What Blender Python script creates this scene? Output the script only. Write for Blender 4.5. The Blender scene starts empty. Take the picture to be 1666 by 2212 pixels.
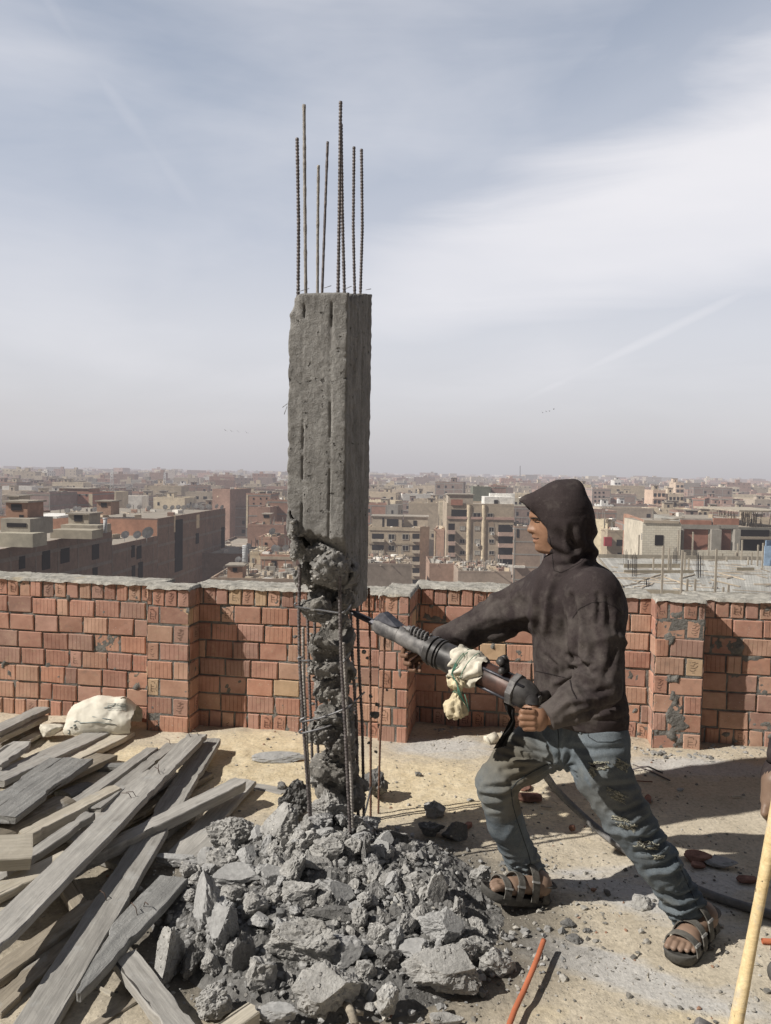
import bpy, math, random
import numpy as np
from mathutils import Vector, Matrix
R=math.radians
rng=np.random.default_rng(7)
random.seed(7)
scn=bpy.context.scene
col=scn.collection
# ---------------------------------------------------------------- camera model
FOC=1664.0; CU=833.0; CV=1106.0; HC=1.6
PITCH=math.atan((CV-1023.5)/FOC); ROLL=R(1.0)
_F=np.array([0,math.cos(PITCH),-math.sin(PITCH)])
_U0=np.array([0,math.sin(PITCH),math.cos(PITCH)])
_R0=np.array([1.0,0,0])
CR=math.cos(ROLL)*_R0+math.sin(ROLL)*_U0
CUP=-math.sin(ROLL)*_R0+math.cos(ROLL)*_U0
EYE=np.array([0,0,HC])
def ray(u,v):
    return _F+(u-CU)/FOC*CR-(v-CV)/FOC*CUP
def W(u,v,Y):
    "survey: world point seen at photo position u,v at distance Y"
    d=ray(u,v); return EYE+d*(Y/d[1])
def G(u,v,z=0.0):
    "survey: world point on the level z"
    d=ray(u,v); return EYE+d*((z-HC)/d[2])
# ---------------------------------------------------------------- noise
def _hash(ix,iy,iz,seed):
    h=(ix*374761393+iy*668265263+iz*2147483647+seed*1274126177)&0xffffffff
    h=((h^(h>>13))*1274126177)&0xffffffff
    h=(h^(h>>16))&0xffffffff
    return h/4294967295.0
def vnoise(P,scale=1.0,seed=0):
    P=np.asarray(P,float)*scale
    i=np.floor(P).astype(np.int64); f=P-i; f=f*f*(3-2*f)
    x,y,z=i[...,0],i[...,1],i[...,2]; fx,fy,fz=f[...,0],f[...,1],f[...,2]
    def H(a,b,c): return _hash(x+a,y+b,z+c,seed)
    c00=H(0,0,0)*(1-fx)+H(1,0,0)*fx; c10=H(0,1,0)*(1-fx)+H(1,1,0)*fx
    c01=H(0,0,1)*(1-fx)+H(1,0,1)*fx; c11=H(0,1,1)*(1-fx)+H(1,1,1)*fx
    return ((c00*(1-fy)+c10*fy)*(1-fz)+(c01*(1-fy)+c11*fy)*fz)*2-1
def fbm(P,scale=1.0,seed=0,oct=4,gain=.5):
    a=1.0;s=scale;t=0;n=0
    for k in range(oct):
        t=t+a*vnoise(P,s,seed+k*17); n+=a; a*=gain; s*=2.03
    return t/n
def sstep(a,b,x):
    t=np.clip((x-a)/(b-a),0,1); return t*t*(3-2*t)
# ---------------------------------------------------------------- mesh accumulator
class MB:
    def __init__(s):
        s.v=[];s.f=[];s.mi=[];s.c=[];s.uv=[];s.n=0;s.sm=[]
    def add(s,V,Fc,mi=0,c=(1,1,1,0),uv=None,smooth=False):
        V=np.asarray(V,float); s.v.append(V); b=s.n; s.n+=len(V)
        for q,fc in enumerate(Fc):
            s.f.append([b+i for i in fc]); s.mi.append(mi); s.c.append(c if not isinstance(c,list) else c[q]); s.sm.append(smooth)
            s.uv.append(uv[q] if uv is not None else None)
    def box(s,c,h,M=None,mi=0,col=(1,1,1,0),jit=0,taper=0):
        "c centre, h half sizes, M 3x3 orientation (columns)"
        c=np.asarray(c,float); sg=np.array([[x,y,z] for x in(-1,1) for y in(-1,1) for z in(-1,1)],float)
        L=sg*np.asarray(h,float)
        if jit: L=L+rng.normal(0,jit,L.shape)
        if taper: L[:,:2]*=1-taper*(L[:,2:3]>0)
        if M is not None: L=L@np.asarray(M).T
        Fc=[(0,1,3,2),(4,6,7,5),(0,4,5,1),(2,3,7,6),(0,2,6,4),(1,5,7,3)]
        uvq=[(0,0),(0,1),(1,1),(1,0)]
        s.add(L+c,Fc,mi,col,[[(0,0),(0,1),(1,1),(1,0)],[(0,0),(1,0),(1,1),(0,1)],[(0,0),(1,0),(1,1),(0,1)],[(0,0),(0,1),(1,1),(1,0)],[(0,0),(0,1),(1,1),(1,0)],[(0,0),(1,0),(1,1),(0,1)]])
    def tube(s,pts,rad,seg=8,mi=0,col=(1,1,1,0),cap=True,smooth=True,squash=None):
        pts=np.asarray(pts,float); n=len(pts)
        rad=np.broadcast_to(np.asarray(rad,float),(n,)) if np.ndim(rad)<2 else rad
        T=np.gradient(pts,axis=0); T/=np.linalg.norm(T,axis=1)[:,None]+1e-12
        up=np.array([0,0,1.0]) if abs(T[0][2])<.9 else np.array([1.0,0,0])
        N=np.cross(T[0],up);N/=np.linalg.norm(N)
        a=np.linspace(0,2*math.pi,seg,endpoint=False); V=[]
        for i in range(n):
            N=N-T[i]*N.dot(T[i]);N/=np.linalg.norm(N);B=np.cross(T[i],N)
            r=rad[i]
            k=1.0 if squash is None else squash
            V.append(pts[i]+r*(np.cos(a)[:,None]*N+k*np.sin(a)[:,None]*B))
        V=np.concatenate(V);Fc=[]
        for i in range(n-1):
            for j in range(seg):
                k=(j+1)%seg; Fc.append((i*seg+j,i*seg+k,(i+1)*seg+k,(i+1)*seg+j))
        if cap: Fc.append(tuple(range(seg))[::-1]);Fc.append(tuple((n-1)*seg+j for j in range(seg)))
        s.add(V,Fc,mi,col,None,smooth)
    def grid(s,Vg,mi=0,col=(1,1,1,0),smooth=True,flip=False,uvs=False):
        n,m=Vg.shape[:2]; Fc=[];uv=[]
        for i in range(n-1):
            for j in range(m-1):
                q=(i*m+j,(i+1)*m+j,(i+1)*m+j+1,i*m+j+1)
                Fc.append(q[::-1] if flip else q)
        s.add(Vg.reshape(-1,3),Fc,mi,col,None,smooth)
    def build(s,name,mats,parent=None,loc=None,attrs=True):
        V=np.concatenate(s.v) if s.v else np.zeros((0,3))
        if loc is not None: V=V-np.asarray(loc)
        me=bpy.data.meshes.new(name)
        nf=len(s.f); lt=np.array([len(f) for f in s.f],np.int32)
        me.vertices.add(len(V)); me.vertices.foreach_set('co',V.astype(np.float32).ravel())
        li=np.fromiter((i for f in s.f for i in f),np.int32,int(lt.sum()))
        me.loops.add(len(li)); me.loops.foreach_set('vertex_index',li)
        me.polygons.add(nf); me.polygons.foreach_set('loop_start',np.concatenate([[0],np.cumsum(lt)[:-1]]).astype(np.int32)); me.polygons.foreach_set('loop_total',lt)
        if not isinstance(mats,(list,tuple)): mats=[mats]
        for m in mats: me.materials.append(m)
        me.polygons.foreach_set('material_index',np.array(s.mi,np.int32))
        me.polygons.foreach_set('use_smooth',np.array(s.sm,bool))
        if attrs and len(set(s.c))>1 or any(c!=(1,1,1,0) for c in s.c[:1]):
            ca=me.color_attributes.new('Col','FLOAT_COLOR','CORNER')
            cc=np.repeat(np.array(s.c,np.float32),lt,axis=0); ca.data.foreach_set('color',cc.ravel())
        if any(u is not None for u in s.uv[:3000]):
            uvl=me.uv_layers.new(name='UVMap')
            arr=np.array([p for u,n in zip(s.uv,lt) for p in (u if u is not None else [(0,0)]*n)],np.float32); uvl.data.foreach_set('uv',arr.ravel())
        me.update(calc_edges=True); me.validate(clean_customdata=False)
        o=bpy.data.objects.new(name,me); col.objects.link(o)
        if parent: o.parent=parent; 
        if loc is not None: o.location=loc
        return o
def mesh_obj(name,V,Fc,mat,parent=None,smooth=True,loc=None,vcol=None):
    V=np.asarray(V,float)
    if loc is not None: V=V-np.asarray(loc)
    Fc=np.asarray(Fc,np.int32); k=Fc.shape[1]
    me=bpy.data.meshes.new(name); me.vertices.add(len(V)); me.vertices.foreach_set('co',V.astype(np.float32).ravel())
    me.loops.add(Fc.size); me.loops.foreach_set('vertex_index',Fc.ravel())
    me.polygons.add(len(Fc)); me.polygons.foreach_set('loop_start',(np.arange(len(Fc))*k).astype(np.int32)); me.polygons.foreach_set('loop_total',np.full(len(Fc),k,np.int32))
    me.polygons.foreach_set('use_smooth',np.full(len(Fc),smooth,bool))
    for m in (mat if isinstance(mat,(list,tuple)) else [mat]): me.materials.append(m)
    if vcol is not None:
        ca=me.color_attributes.new('Col','FLOAT_COLOR','POINT'); ca.data.foreach_set('color',np.asarray(vcol,np.float32).ravel())
    me.update(calc_edges=True)
    o=bpy.data.objects.new(name,me); col.objects.link(o)
    if parent: o.parent=parent
    if loc is not None: o.location=loc
    return o
def tag(o,label=None,cat=None,group=None,kind=None):
    if label: o['label']=label
    if cat: o['category']=cat
    if group: o['group']=group
    if kind: o['kind']=kind
    return o
def empty(name,loc,label=None,cat=None,group=None,rz=0):
    o=bpy.data.objects.new(name,None); o.empty_display_size=.1; col.objects.link(o); o.location=loc; o.rotation_euler=(0,0,rz)
    return tag(o,label,cat,group)
def kid(o,parent):
    "parent a world-space mesh under an Empty that only has a location"
    w=Vector((0,0,0)); q=parent
    while q: w=w+q.location; q=q.parent
    o.parent=parent; o.location=Vector(o.location)-w; return o
def frame(x,up=(0,0,1)):
    "3x3 with columns x, y, z : x along given, z near up"
    x=np.asarray(x,float);x=x/np.linalg.norm(x); z=np.asarray(up,float); z=z-x*z.dot(x); z/=np.linalg.norm(z)+1e-9
    return np.stack([x,np.cross(z,x),z],1)
# ---------------------------------------------------------------- surface nets
def nets(F,org,h):
    nx,ny,nz=F.shape; S=F<0
    c=[(a,b,d) for a in(0,1) for b in(0,1) for d in(0,1)]
    def sub(A,o): return A[o[0]:nx-1+o[0],o[1]:ny-1+o[1],o[2]:nz-1+o[2]]
    cnt=sum(sub(S,o).astype(np.int8) for o in c); act=(cnt>0)&(cnt<8)
    idx=np.argwhere(act); vid=-np.ones(act.shape,np.int64); vid[act]=np.arange(len(idx))
    acc=np.zeros((len(idx),3)); num=np.zeros(len(idx))
    for a in c:
        for ax in range(3):
            if a[ax]==0:
                b=list(a);b[ax]=1
                fa=F[idx[:,0]+a[0],idx[:,1]+a[1],idx[:,2]+a[2]]; fb=F[idx[:,0]+b[0],idx[:,1]+b[1],idx[:,2]+b[2]]
                m=(fa<0)!=(fb<0); t=np.where(m,fa/(fa-fb+1e-20),0)
                p=np.tile(np.array(a,float),(len(idx),1)); p[:,ax]+=t
                acc+=p*m[:,None]; num+=m
    V=(idx+acc/num[:,None])*h+np.asarray(org)
    quads=[]
    for ax in range(3):
        o1,o2=[(1,2),(2,0),(0,1)][ax]
        sl=[slice(0,n) for n in F.shape]; A=[slice(None)]*3;B=[slice(None)]*3
        A[ax]=slice(0,-1);B[ax]=slice(1,None)
        sa=S[tuple(A)];sb=S[tuple(B)]; e=np.argwhere(sa!=sb)
        ok=(e[:,o1]>0)&(e[:,o2]>0)&(e[:,o1]<F.shape[o1]-1)&(e[:,o2]<F.shape[o2]-1); e=e[ok]
        def g(d1,d2):
            q=e.copy();q[:,o1]-=d1;q[:,o2]-=d2; return vid[q[:,0],q[:,1],q[:,2]]
        q=np.stack([g(1,1),g(0,1),g(0,0),g(1,0)],1)
        fl=sa[e[:,0],e[:,1],e[:,2]]; q[~fl]=q[~fl][:,::-1]
        quads.append(q)
    return V,np.concatenate(quads)
def vnormals(V,Q):
    n=np.cross(V[Q[:,2]]-V[Q[:,0]],V[Q[:,3 if Q.shape[1]>3 else 1]]-V[Q[:,1]])
    N=np.zeros_like(V)
    for k in range(Q.shape[1]): np.add.at(N,Q[:,k],n)
    return N/(np.linalg.norm(N,axis=1)[:,None]+1e-12)
def relax(V,Q,it=2,lam=.5):
    for _ in range(it):
        A=np.zeros_like(V);c=np.zeros(len(V))
        for k in range(Q.shape[1]):
            a=Q[:,k];b=Q[:,(k+1)%Q.shape[1]]
            np.add.at(A,a,V[b]);np.add.at(A,b,V[a]);np.add.at(c,a,1);np.add.at(c,b,1)
        V=V+(A/c[:,None]-V)*lam
    return V
def largest(V,Q):
    lab=np.arange(len(V))
    while True:
        m=lab[Q].min(1); new=lab.copy()
        for k in range(Q.shape[1]): np.minimum.at(new,Q[:,k],m)
        new=new[new]
        if (new==lab).all(): break
        lab=new
    k=np.bincount(lab[Q[:,0]]).argmax(); return V,Q[lab[Q[:,0]]==k]
class SDF:
    def __init__(s,lo,hi,h):
        s.h=h; s.lo=np.asarray(lo,float); n=np.ceil((np.asarray(hi)-s.lo)/h).astype(int)+1
        g=np.meshgrid(*[s.lo[i]+np.arange(n[i])*h for i in range(3)],indexing='ij'); s.P=np.stack(g,-1); s.F=np.full(s.P.shape[:3],9.0)
    def cone(s,a,b,ra,rb,sq=None):
        "round cone; sq=(axis,factor): stretch across axis"
        a=np.asarray(a,float);b=np.asarray(b,float); P=s.P
        if sq is not None:
            n=np.asarray(sq[0],float);n=n/np.linalg.norm(n);k=sq[1]
            t0=((P-a)@n)[...,None]*n; ab=b-a; abn=ab.dot(n)
            P=P+t0*(1/k-1); b=b+n*abn*(1/k-1)
        ab=b-a; t=np.clip(((P-a)@ab)/(ab.dot(ab)+1e-12),0,1)
        return np.linalg.norm(P-a-t[...,None]*ab,axis=-1)-(ra+(rb-ra)*t)
    def ell(s,c,r,M=None):
        L=s.P-np.asarray(c,float)
        if M is not None: L=L@np.asarray(M)
        r=np.asarray(r,float); k0=np.linalg.norm(L/r,axis=-1); k1=np.linalg.norm(L/(r*r),axis=-1)
        return k0*(k0-1)/(k1+1e-9)
    def bx(s,c,hs,M=None,rr=0):
        L=s.P-np.asarray(c,float)
        if M is not None: L=L@np.asarray(M)
        q=np.abs(L)-np.asarray(hs,float)+rr
        return np.linalg.norm(np.maximum(q,0),axis=-1)+np.minimum(q.max(-1),0)-rr
    def U(s,D,k=.02):
        if k<=0: s.F=np.minimum(s.F,D); return
        h=np.clip(.5+.5*(s.F-D)/k,0,1); s.F=s.F*(1-h)+D*h-k*h*(1-h)
    def Sub(s,D,k=.01):
        D=-D; h=np.clip(.5-.5*(s.F-D)/k,0,1); s.F=s.F*(1-h)+D*h+k*h*(1-h)
    def mesh(s,it=1):
        V,Q=nets(s.F,s.lo,s.h); V=relax(V,Q,it,.5); return V,Q
# ---------------------------------------------------------------- node materials
class NM:
    def __init__(s,name):
        s.m=bpy.data.materials.new(name); s.m.use_nodes=True; s.t=s.m.node_tree; s.t.nodes.clear(); s.N=s.t.nodes
    def n(s,typ,**k):
        x=s.N.new(typ)
        for a,b in k.items():
            if a.startswith('i_'):
                key=a[2:]; key=int(key) if key.isdigit() else key.replace('_',' ')
                s.set(x,key,b)
            else: setattr(x,a,b)
        return x
    def set(s,x,key,b):
        sock=x.inputs[key]
        if isinstance(b,bpy.types.NodeSocket): s.t.links.new(b,sock)
        elif isinstance(b,bpy.types.Node): s.t.links.new(b.outputs[0],sock)
        else:
            if hasattr(sock.default_value,'__len__') and not hasattr(b,'__len__'): b=(b,b,b,1)[:len(sock.default_value)]
            if hasattr(b,'__len__') and hasattr(sock.default_value,'__len__') and len(b)==3 and len(sock.default_value)==4: b=(*b,1)
            sock.default_value=b
    def coord(s,kind='Object'):
        return s.n('ShaderNodeTexCoord').outputs[kind]
    def pos(s): return s.n('ShaderNodeNewGeometry').outputs['Position']
    def mapv(s,v,scale=(1,1,1),rot=(0,0,0),loc=(0,0,0)):
        return s.n('ShaderNodeMapping',i_Vector=v,i_Scale=scale,i_Rotation=rot,i_Location=loc).outputs[0]
    def noise(s,v,scale,det=4,rough=.55,dist=0): return s.n('ShaderNodeTexNoise',i_Vector=v,i_Scale=scale,i_Detail=det,i_Roughness=rough,i_Distortion=dist).outputs['Fac']
    def voro(s,v,scale,feature='F1',out='Distance',rand=1): return s.n('ShaderNodeTexVoronoi',i_Vector=v,i_Scale=scale,i_Randomness=rand,feature=feature).outputs[out]
    def math(s,op,a,b=0,c=None,clamp=False):
        x=s.n('ShaderNodeMath',operation=op,use_clamp=clamp); s.set(x,0,a); s.set(x,1,b)
        if c is not None: s.set(x,2,c)
        return x.outputs[0]
    def ramp(s,f,stops,interp='LINEAR'):
        x=s.n('ShaderNodeValToRGB'); s.set(x,0,f); cr=x.color_ramp; cr.interpolation=interp
        while len(cr.elements)<len(stops): cr.elements.new(.5)
        for e,(p,c) in zip(cr.elements,stops):
            e.position=p; e.color=(c,c,c,1) if not hasattr(c,'__len__') else (*c,1)[:4]
        return x.outputs[0]
    def mr(s,f,a,b,c=0.,d=1.):
        return s.n('ShaderNodeMapRange',i_0=f,i_1=a,i_2=b,i_3=c,i_4=d).outputs[0]
    def mix(s,f,a,b,blend='MIX'):
        x=s.n('ShaderNodeMix',data_type='RGBA',blend_type=blend); s.set(x,0,f); s.set(x,6,a); s.set(x,7,b); return x.outputs[2]
    def attr(s,name='Col',out='Color'): return s.n('ShaderNodeAttribute',attribute_name=name).outputs[out]
    def bump(s,h,strength=.5,dist=.01,normal=None):
        x=s.n('ShaderNodeBump',i_Height=h,i_Strength=strength,i_Distance=dist)
        if normal is not None: s.set(x,'Normal',normal)
        return x.outputs[0]
    def out(s,color,rough=.85,normal=None,metal=0,spec=.3,haze=False,em=None):
        b=s.n('ShaderNodeBsdfPrincipled'); s.set(b,'Base Color',color); s.set(b,'Roughness',rough); s.set(b,'Metallic',metal); s.set(b,'Specular IOR Level',spec)
        if normal is not None: s.set(b,'Normal',normal)
        sh=b.outputs[0]
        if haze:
            # aerial haze painted in as emission: grows with a place's distance from the site
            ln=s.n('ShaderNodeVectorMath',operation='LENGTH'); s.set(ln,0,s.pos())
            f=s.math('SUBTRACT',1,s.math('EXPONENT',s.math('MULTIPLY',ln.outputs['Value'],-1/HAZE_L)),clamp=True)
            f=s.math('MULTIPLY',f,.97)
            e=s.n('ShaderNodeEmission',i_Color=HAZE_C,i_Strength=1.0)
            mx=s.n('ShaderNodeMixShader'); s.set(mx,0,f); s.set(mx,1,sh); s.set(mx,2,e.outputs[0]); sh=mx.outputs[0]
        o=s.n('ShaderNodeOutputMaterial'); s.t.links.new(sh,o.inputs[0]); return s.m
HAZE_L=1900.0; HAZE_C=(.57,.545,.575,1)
# ---------------------------------------------------------------- camera, light, sky
cd=bpy.data.cameras.new('camera'); cam=bpy.data.objects.new('camera',cd); col.objects.link(cam); scn.camera=cam
cd.sensor_fit='HORIZONTAL'; cd.sensor_width=36; cd.lens=36*FOC/1666; cd.clip_end=20000; cd.clip_start=.05
cam.matrix_world=Matrix([[*(CR[i],CUP[i],-_F[i]),EYE[i]] for i in range(3)]+[[0,0,0,1]])
SUN_EL=R(42); LAZ=np.array([.95,.31]); LAZ/=np.linalg.norm(LAZ)
ld=bpy.data.lights.new('sun','SUN'); ld.energy=5.0; ld.angle=R(.6); ld.color=(1,.95,.87)
sun=bpy.data.objects.new('sun',ld); col.objects.link(sun)
SD=Vector((LAZ[0]*math.cos(SUN_EL),LAZ[1]*math.cos(SUN_EL),-math.sin(SUN_EL))); sun.rotation_euler=SD.to_track_quat('-Z','Y').to_euler(); sun.location=(-8,-4,12)
scn.view_settings.view_transform='Standard'; scn.view_settings.look='None'; scn.view_settings.exposure=0
w=bpy.data.worlds.new('World'); scn.world=w; w.use_nodes=True
def sky():
    S=NM.__new__(NM); S.t=w.node_tree; S.t.nodes.clear(); S.N=S.t.nodes
    sk=S.n('ShaderNodeTexSky',sky_type='NISHITA',sun_disc=False,sun_elevation=SUN_EL,sun_rotation=math.atan2(-LAZ[0],-LAZ[1]),dust_density=4,air_density=1.2,altitude=50)
    g=S.n('ShaderNodeTexCoord').outputs['Generated']; sp=S.n('ShaderNodeSeparateXYZ',i_0=g)
    z=sp.outputs['Z']
    base=S.ramp(z,[(0,(.655,.635,.665)),(.06,(.72,.705,.74)),(.17,(.73,.74,.80)),(.28,(.61,.645,.74)),(.40,(.47,.525,.635)),(.54,(.36,.415,.525)),(.62,(.20,.25,.35)),(.85,(.10,.14,.23))])  # zenith stops kept dark to deepen the shadows below
    nis=S.mix(1.0,sk.outputs[0],(.10,.10,.10),'MULTIPLY')
    base=S.mix(.22,base,nis)
    # cirrus veil laid on a high plane
    zz=S.math('ADD',S.math('MAXIMUM',z,0.0),.10)
    px=S.math('DIVIDE',sp.outputs['X'],zz); py=S.math('DIVIDE',sp.outputs['Y'],zz)
    cv=S.n('ShaderNodeCombineXYZ',i_0=px,i_1=py,i_2=0.0).outputs[0]
    m1=S.mapv(cv,(.55,1.5,1),(0,0,R(-32)),(.3,.2,0))
    ax=S.math('ARCTAN2',sp.outputs['X'],sp.outputs['Y']); el=S.math('ARCSINE',z); av=S.n('ShaderNodeCombineXYZ',i_0=ax,i_1=el,i_2=0.0).outputs[0]
    n1=S.noise(S.mapv(av,(1.4,3.4,1),(0,0,R(-24)),(.3,.2,0)),1.5,5,.5,.4); n2=S.noise(S.mapv(av,(1.1,6.5,1),(0,0,R(-24)),(4,1,0)),2.0,6,.55,.5)
    veil=S.math('MULTIPLY',S.mr(S.math('ADD',n1,S.math('MULTIPLY',n2,.35)),.52,.86),S.mr(z,.0,.13))
    # the broad bright bank on the right: a band in azimuth/elevation
    top=S.math('ADD',.365,S.math('MULTIPLY',ax,.36)); top=S.math('ADD',top,S.math('MULTIPLY',S.math('SUBTRACT',n2,.5),.20))
    bot=S.math('ADD',.180,S.math('MULTIPLY',ax,.12)); bot=S.math('ADD',bot,S.math('MULTIPLY',S.math('SUBTRACT',n2,.5),.09))
    bank=S.math('MULTIPLY',S.n('ShaderNodeMapRange',interpolation_type='SMOOTHSTEP',i_0=S.math('SUBTRACT',top,el),i_1=-.01,i_2=.15).outputs[0],
                S.n('ShaderNodeMapRange',interpolation_type='SMOOTHSTEP',i_0=S.math('SUBTRACT',el,bot),i_1=-.05,i_2=.045).outputs[0])
    bank=S.math('MULTIPLY',bank,S.n('ShaderNodeMapRange',interpolation_type='SMOOTHSTEP',i_0=ax,i_1=-.22,i_2=.10).outputs[0])
    bank=S.math('MULTIPLY',bank,S.mr(n1,.2,.6,.6,1.0))
    # second soft bank on the left lower sky
    lb=S.math('MULTIPLY',S.n('ShaderNodeMapRange',interpolation_type='SMOOTHSTEP',i_0=S.math('SUBTRACT',S.math('ADD',.40,S.math('MULTIPLY',ax,.45)),el),i_1=-.06,i_2=.16).outputs[0],S.n('ShaderNodeMapRange',interpolation_type='SMOOTHSTEP',i_0=el,i_1=.04,i_2=.17).outputs[0])
    lb=S.math('MULTIPLY',lb,S.mr(n1,.25,.75,.25,.75))
    # faint contrail-like streaks
    def streak(a0,e0,slope,wd,st,lo,hi):
        d=S.math('ABSOLUTE',S.math('SUBTRACT',el,S.math('ADD',e0,S.math('MULTIPLY',S.math('SUBTRACT',ax,a0),slope))))
        k=S.n('ShaderNodeMapRange',interpolation_type='SMOOTHSTEP',i_0=d,i_1=wd,i_2=0.0).outputs[0]
        k=S.math('MULTIPLY',k,S.math('MULTIPLY',S.mr(ax,lo,lo+.1),S.mr(ax,hi,hi-.08)))
        return S.math('MULTIPLY',k,S.math('MULTIPLY',S.mr(n2,.3,.7,.4,1),st))
    s1=streak(.36,.185,.47,.014,.50,.12,.62); s2=streak(-.36,.44,-1.05,.030,.26,-.54,-.20)
    c=S.math('MAXIMUM',S.math('MULTIPLY',bank,.95),S.math('MULTIPLY',veil,.42)); c=S.math('MAXIMUM',c,S.math('MULTIPLY',lb,.45)); c=S.math('MAXIMUM',c,s1); c=S.math('MAXIMUM',c,s2)
    colr=S.mix(c,base,(.87,.86,.895))
    rear=S.mr(sp.outputs['Y'],.05,.68,.20,1.0); colr=S.mix(1.0,colr,S.n('ShaderNodeCombineXYZ',i_0=rear,i_1=rear,i_2=rear).outputs[0],'MULTIPLY')  # sky dimmed behind and beside the camera so shadows stay deep
    below=S.mr(z,-.02,.0)
    colr=S.mix(below,(.20,.18,.165),colr)
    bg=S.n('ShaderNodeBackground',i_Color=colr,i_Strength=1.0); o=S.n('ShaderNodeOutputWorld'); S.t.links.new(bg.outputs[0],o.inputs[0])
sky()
# ---------------------------------------------------------------- materials near the camera
def m_floor():
    s=NM('roof screed and sand'); p=s.pos(); a=s.attr(); sp=s.n('ShaderNodeSeparateColor',i_0=a)
    cem,dark,yel=sp.outputs[0],sp.outputs[1],sp.outputs[2]
    n=s.noise(p,3,6,.6); f=s.noise(p,60,5,.7); n2=s.noise(p,11,5,.65)
    base=s.mix(s.mr(n,.35,.65),(.47,.41,.315),(.58,.515,.41))
    sand=s.mix(s.mr(n2,.35,.65),(.60,.50,.335),(.71,.615,.445))
    y=s.math('ADD',yel,s.math('MULTIPLY',s.math('SUBTRACT',n2,.5),1.3)); c=s.mix(s.mr(y,.3,.75),base,sand)
    ce=s.math('ADD',cem,s.math('MULTIPLY',s.math('SUBTRACT',s.noise(s.mapv(p,(1,3,1),(0,0,.5)),4,6,.65),.5),1.3))
    c=s.mix(s.math('MULTIPLY',s.mr(ce,.35,.8),.85),c,s.mix(n,(.47,.46,.445),(.56,.55,.535)))
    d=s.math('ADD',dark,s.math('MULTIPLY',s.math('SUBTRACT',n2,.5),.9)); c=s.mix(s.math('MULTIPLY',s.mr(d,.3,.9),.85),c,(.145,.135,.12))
    c=s.mix(1.0,c,s.ramp(f,[(.25,.62),(.5,.95),(.75,1.15)]),'MULTIPLY')
    v=s.voro(p,85); vc=s.voro(p,85,out='Color'); vs=s.n('ShaderNodeSeparateColor',i_0=vc)
    peb=s.math('MULTIPLY',s.mr(v,.30,.22),s.mr(vs.outputs[0],.72,.76)); c=s.mix(s.math('MULTIPLY',peb,.7),c,s.mix(vs.outputs[1],(.16,.14,.12),(.62,.57,.48)))
    h=s.math('ADD',s.math('MULTIPLY',s.noise(p,38,6,.7),1.0),s.math('MULTIPLY',peb,.35)); h=s.math('ADD',h,s.math('MULTIPLY',n2,1.0))
    return s.out(c,.95,s.bump(h,.55,.012),spec=.15)
def m_brick():
    s=NM('hollow red brick'); a=s.n('ShaderNodeAttribute',attribute_name='Col'); uv=s.n('ShaderNodeTexCoord').outputs['UV']; p=s.pos()
    n=s.noise(p,9,5,.65); f=s.noise(p,90,4,.7); big=s.noise(p,35,3,.5)
    c=s.mix(1.0,a.outputs['Color'],s.ramp(n,[(.3,.76),(.55,1.0),(.75,1.2)]),'MULTIPLY'); c=s.mix(s.mr(s.noise(p,4.5,5,.7),.35,.7,.04,.30),c,(.42,.35,.28))
    c=s.mix(s.math('MULTIPLY',s.mr(big,.58,.72),.30),c,(.50,.38,.26)); c=s.mix(s.math('MULTIPLY',s.mr(s.noise(p,14,4),.60,.72),.35),c,(.20,.155,.13))
    sx=s.n('ShaderNodeSeparateXYZ',i_0=uv).outputs[0]
    fr=s.math('FRACT',s.math('MULTIPLY',sx,s.math('MULTIPLY',a.outputs['Alpha'],10.0)))
    ln=s.mr(s.math('ABSOLUTE',s.math('SUBTRACT',fr,.5)),.45,.485,0,1); ln=s.math('MULTIPLY',ln,s.mr(a.outputs['Alpha'],.05,.12))
    c=s.mix(s.math('MULTIPLY',ln,.72),c,(.13,.05,.032))
    wh=s.math('MULTIPLY',s.mr(s.voro(p,60),.14,.08),s.mr(s.noise(p,6),.5,.6)); c=s.mix(wh,c,(.6,.55,.48))
    hh=s.math('ADD',s.math('MULTIPLY',f,.25),s.math('MULTIPLY',ln,-1.2)); hh=s.math('ADD',hh,s.math('MULTIPLY',n,.8))
    return s.out(c,.9,s.bump(hh,.6,.006),spec=.2)
def m_mortar(nm='cement mortar',c0=(.12,.113,.105),c1=(.27,.26,.24),bs=.9):
    s=NM(nm); p=s.pos(); n=s.noise(p,16,6,.7); c=s.ramp(n,[(.3,c0),(.7,c1)])
    c=s.mix(s.math('MULTIPLY',s.mr(s.noise(p,5,4),.62,.7),.35),c,(.50,.38,.20))
    return s.out(c,.95,s.bump(s.math('ADD',s.noise(p,70,5,.7),s.math('MULTIPLY',n,1.2)),bs,.01),spec=.15)
def m_conc(nm,c0,c1,speck=.5,bs=.8,smoothness=0,obj=False):
    s=NM(nm); p=s.coord('Object') if obj else s.pos()
    n=s.noise(p,13,6,.7); f=s.noise(p,75,5,.7)
    c=s.ramp(n,[(.3,c0),(.68,c1)]); c=s.mix(1.0,c,s.ramp(f,[(.3,.8),(.7,1.18)]),'MULTIPLY')
    v=s.voro(p,48); vc=s.n('ShaderNodeSeparateColor',i_0=s.voro(p,48,out='Color'))
    st=s.math('MULTIPLY',s.mr(v,.36,.26),s.mr(vc.outputs[0],1-speck*.6,1.02-speck*.6)); c=s.mix(s.math('MULTIPLY',st,.75),c,s.mix(vc.outputs[1],(.20,.19,.18),(.60,.58,.54)))
    h=s.math('ADD',s.math('MULTIPLY',st,.5),s.math('ADD',n,s.math('MULTIPLY',f,.55)))
    return s.out(c,.93,s.bump(h,bs,.012),spec=.15)
M={}
M['floor']=m_floor(); M['brick']=m_brick(); M['mortar']=m_mortar(); M['cap']=m_mortar('cap screed',(.20,.19,.17),(.60,.57,.51))
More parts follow.
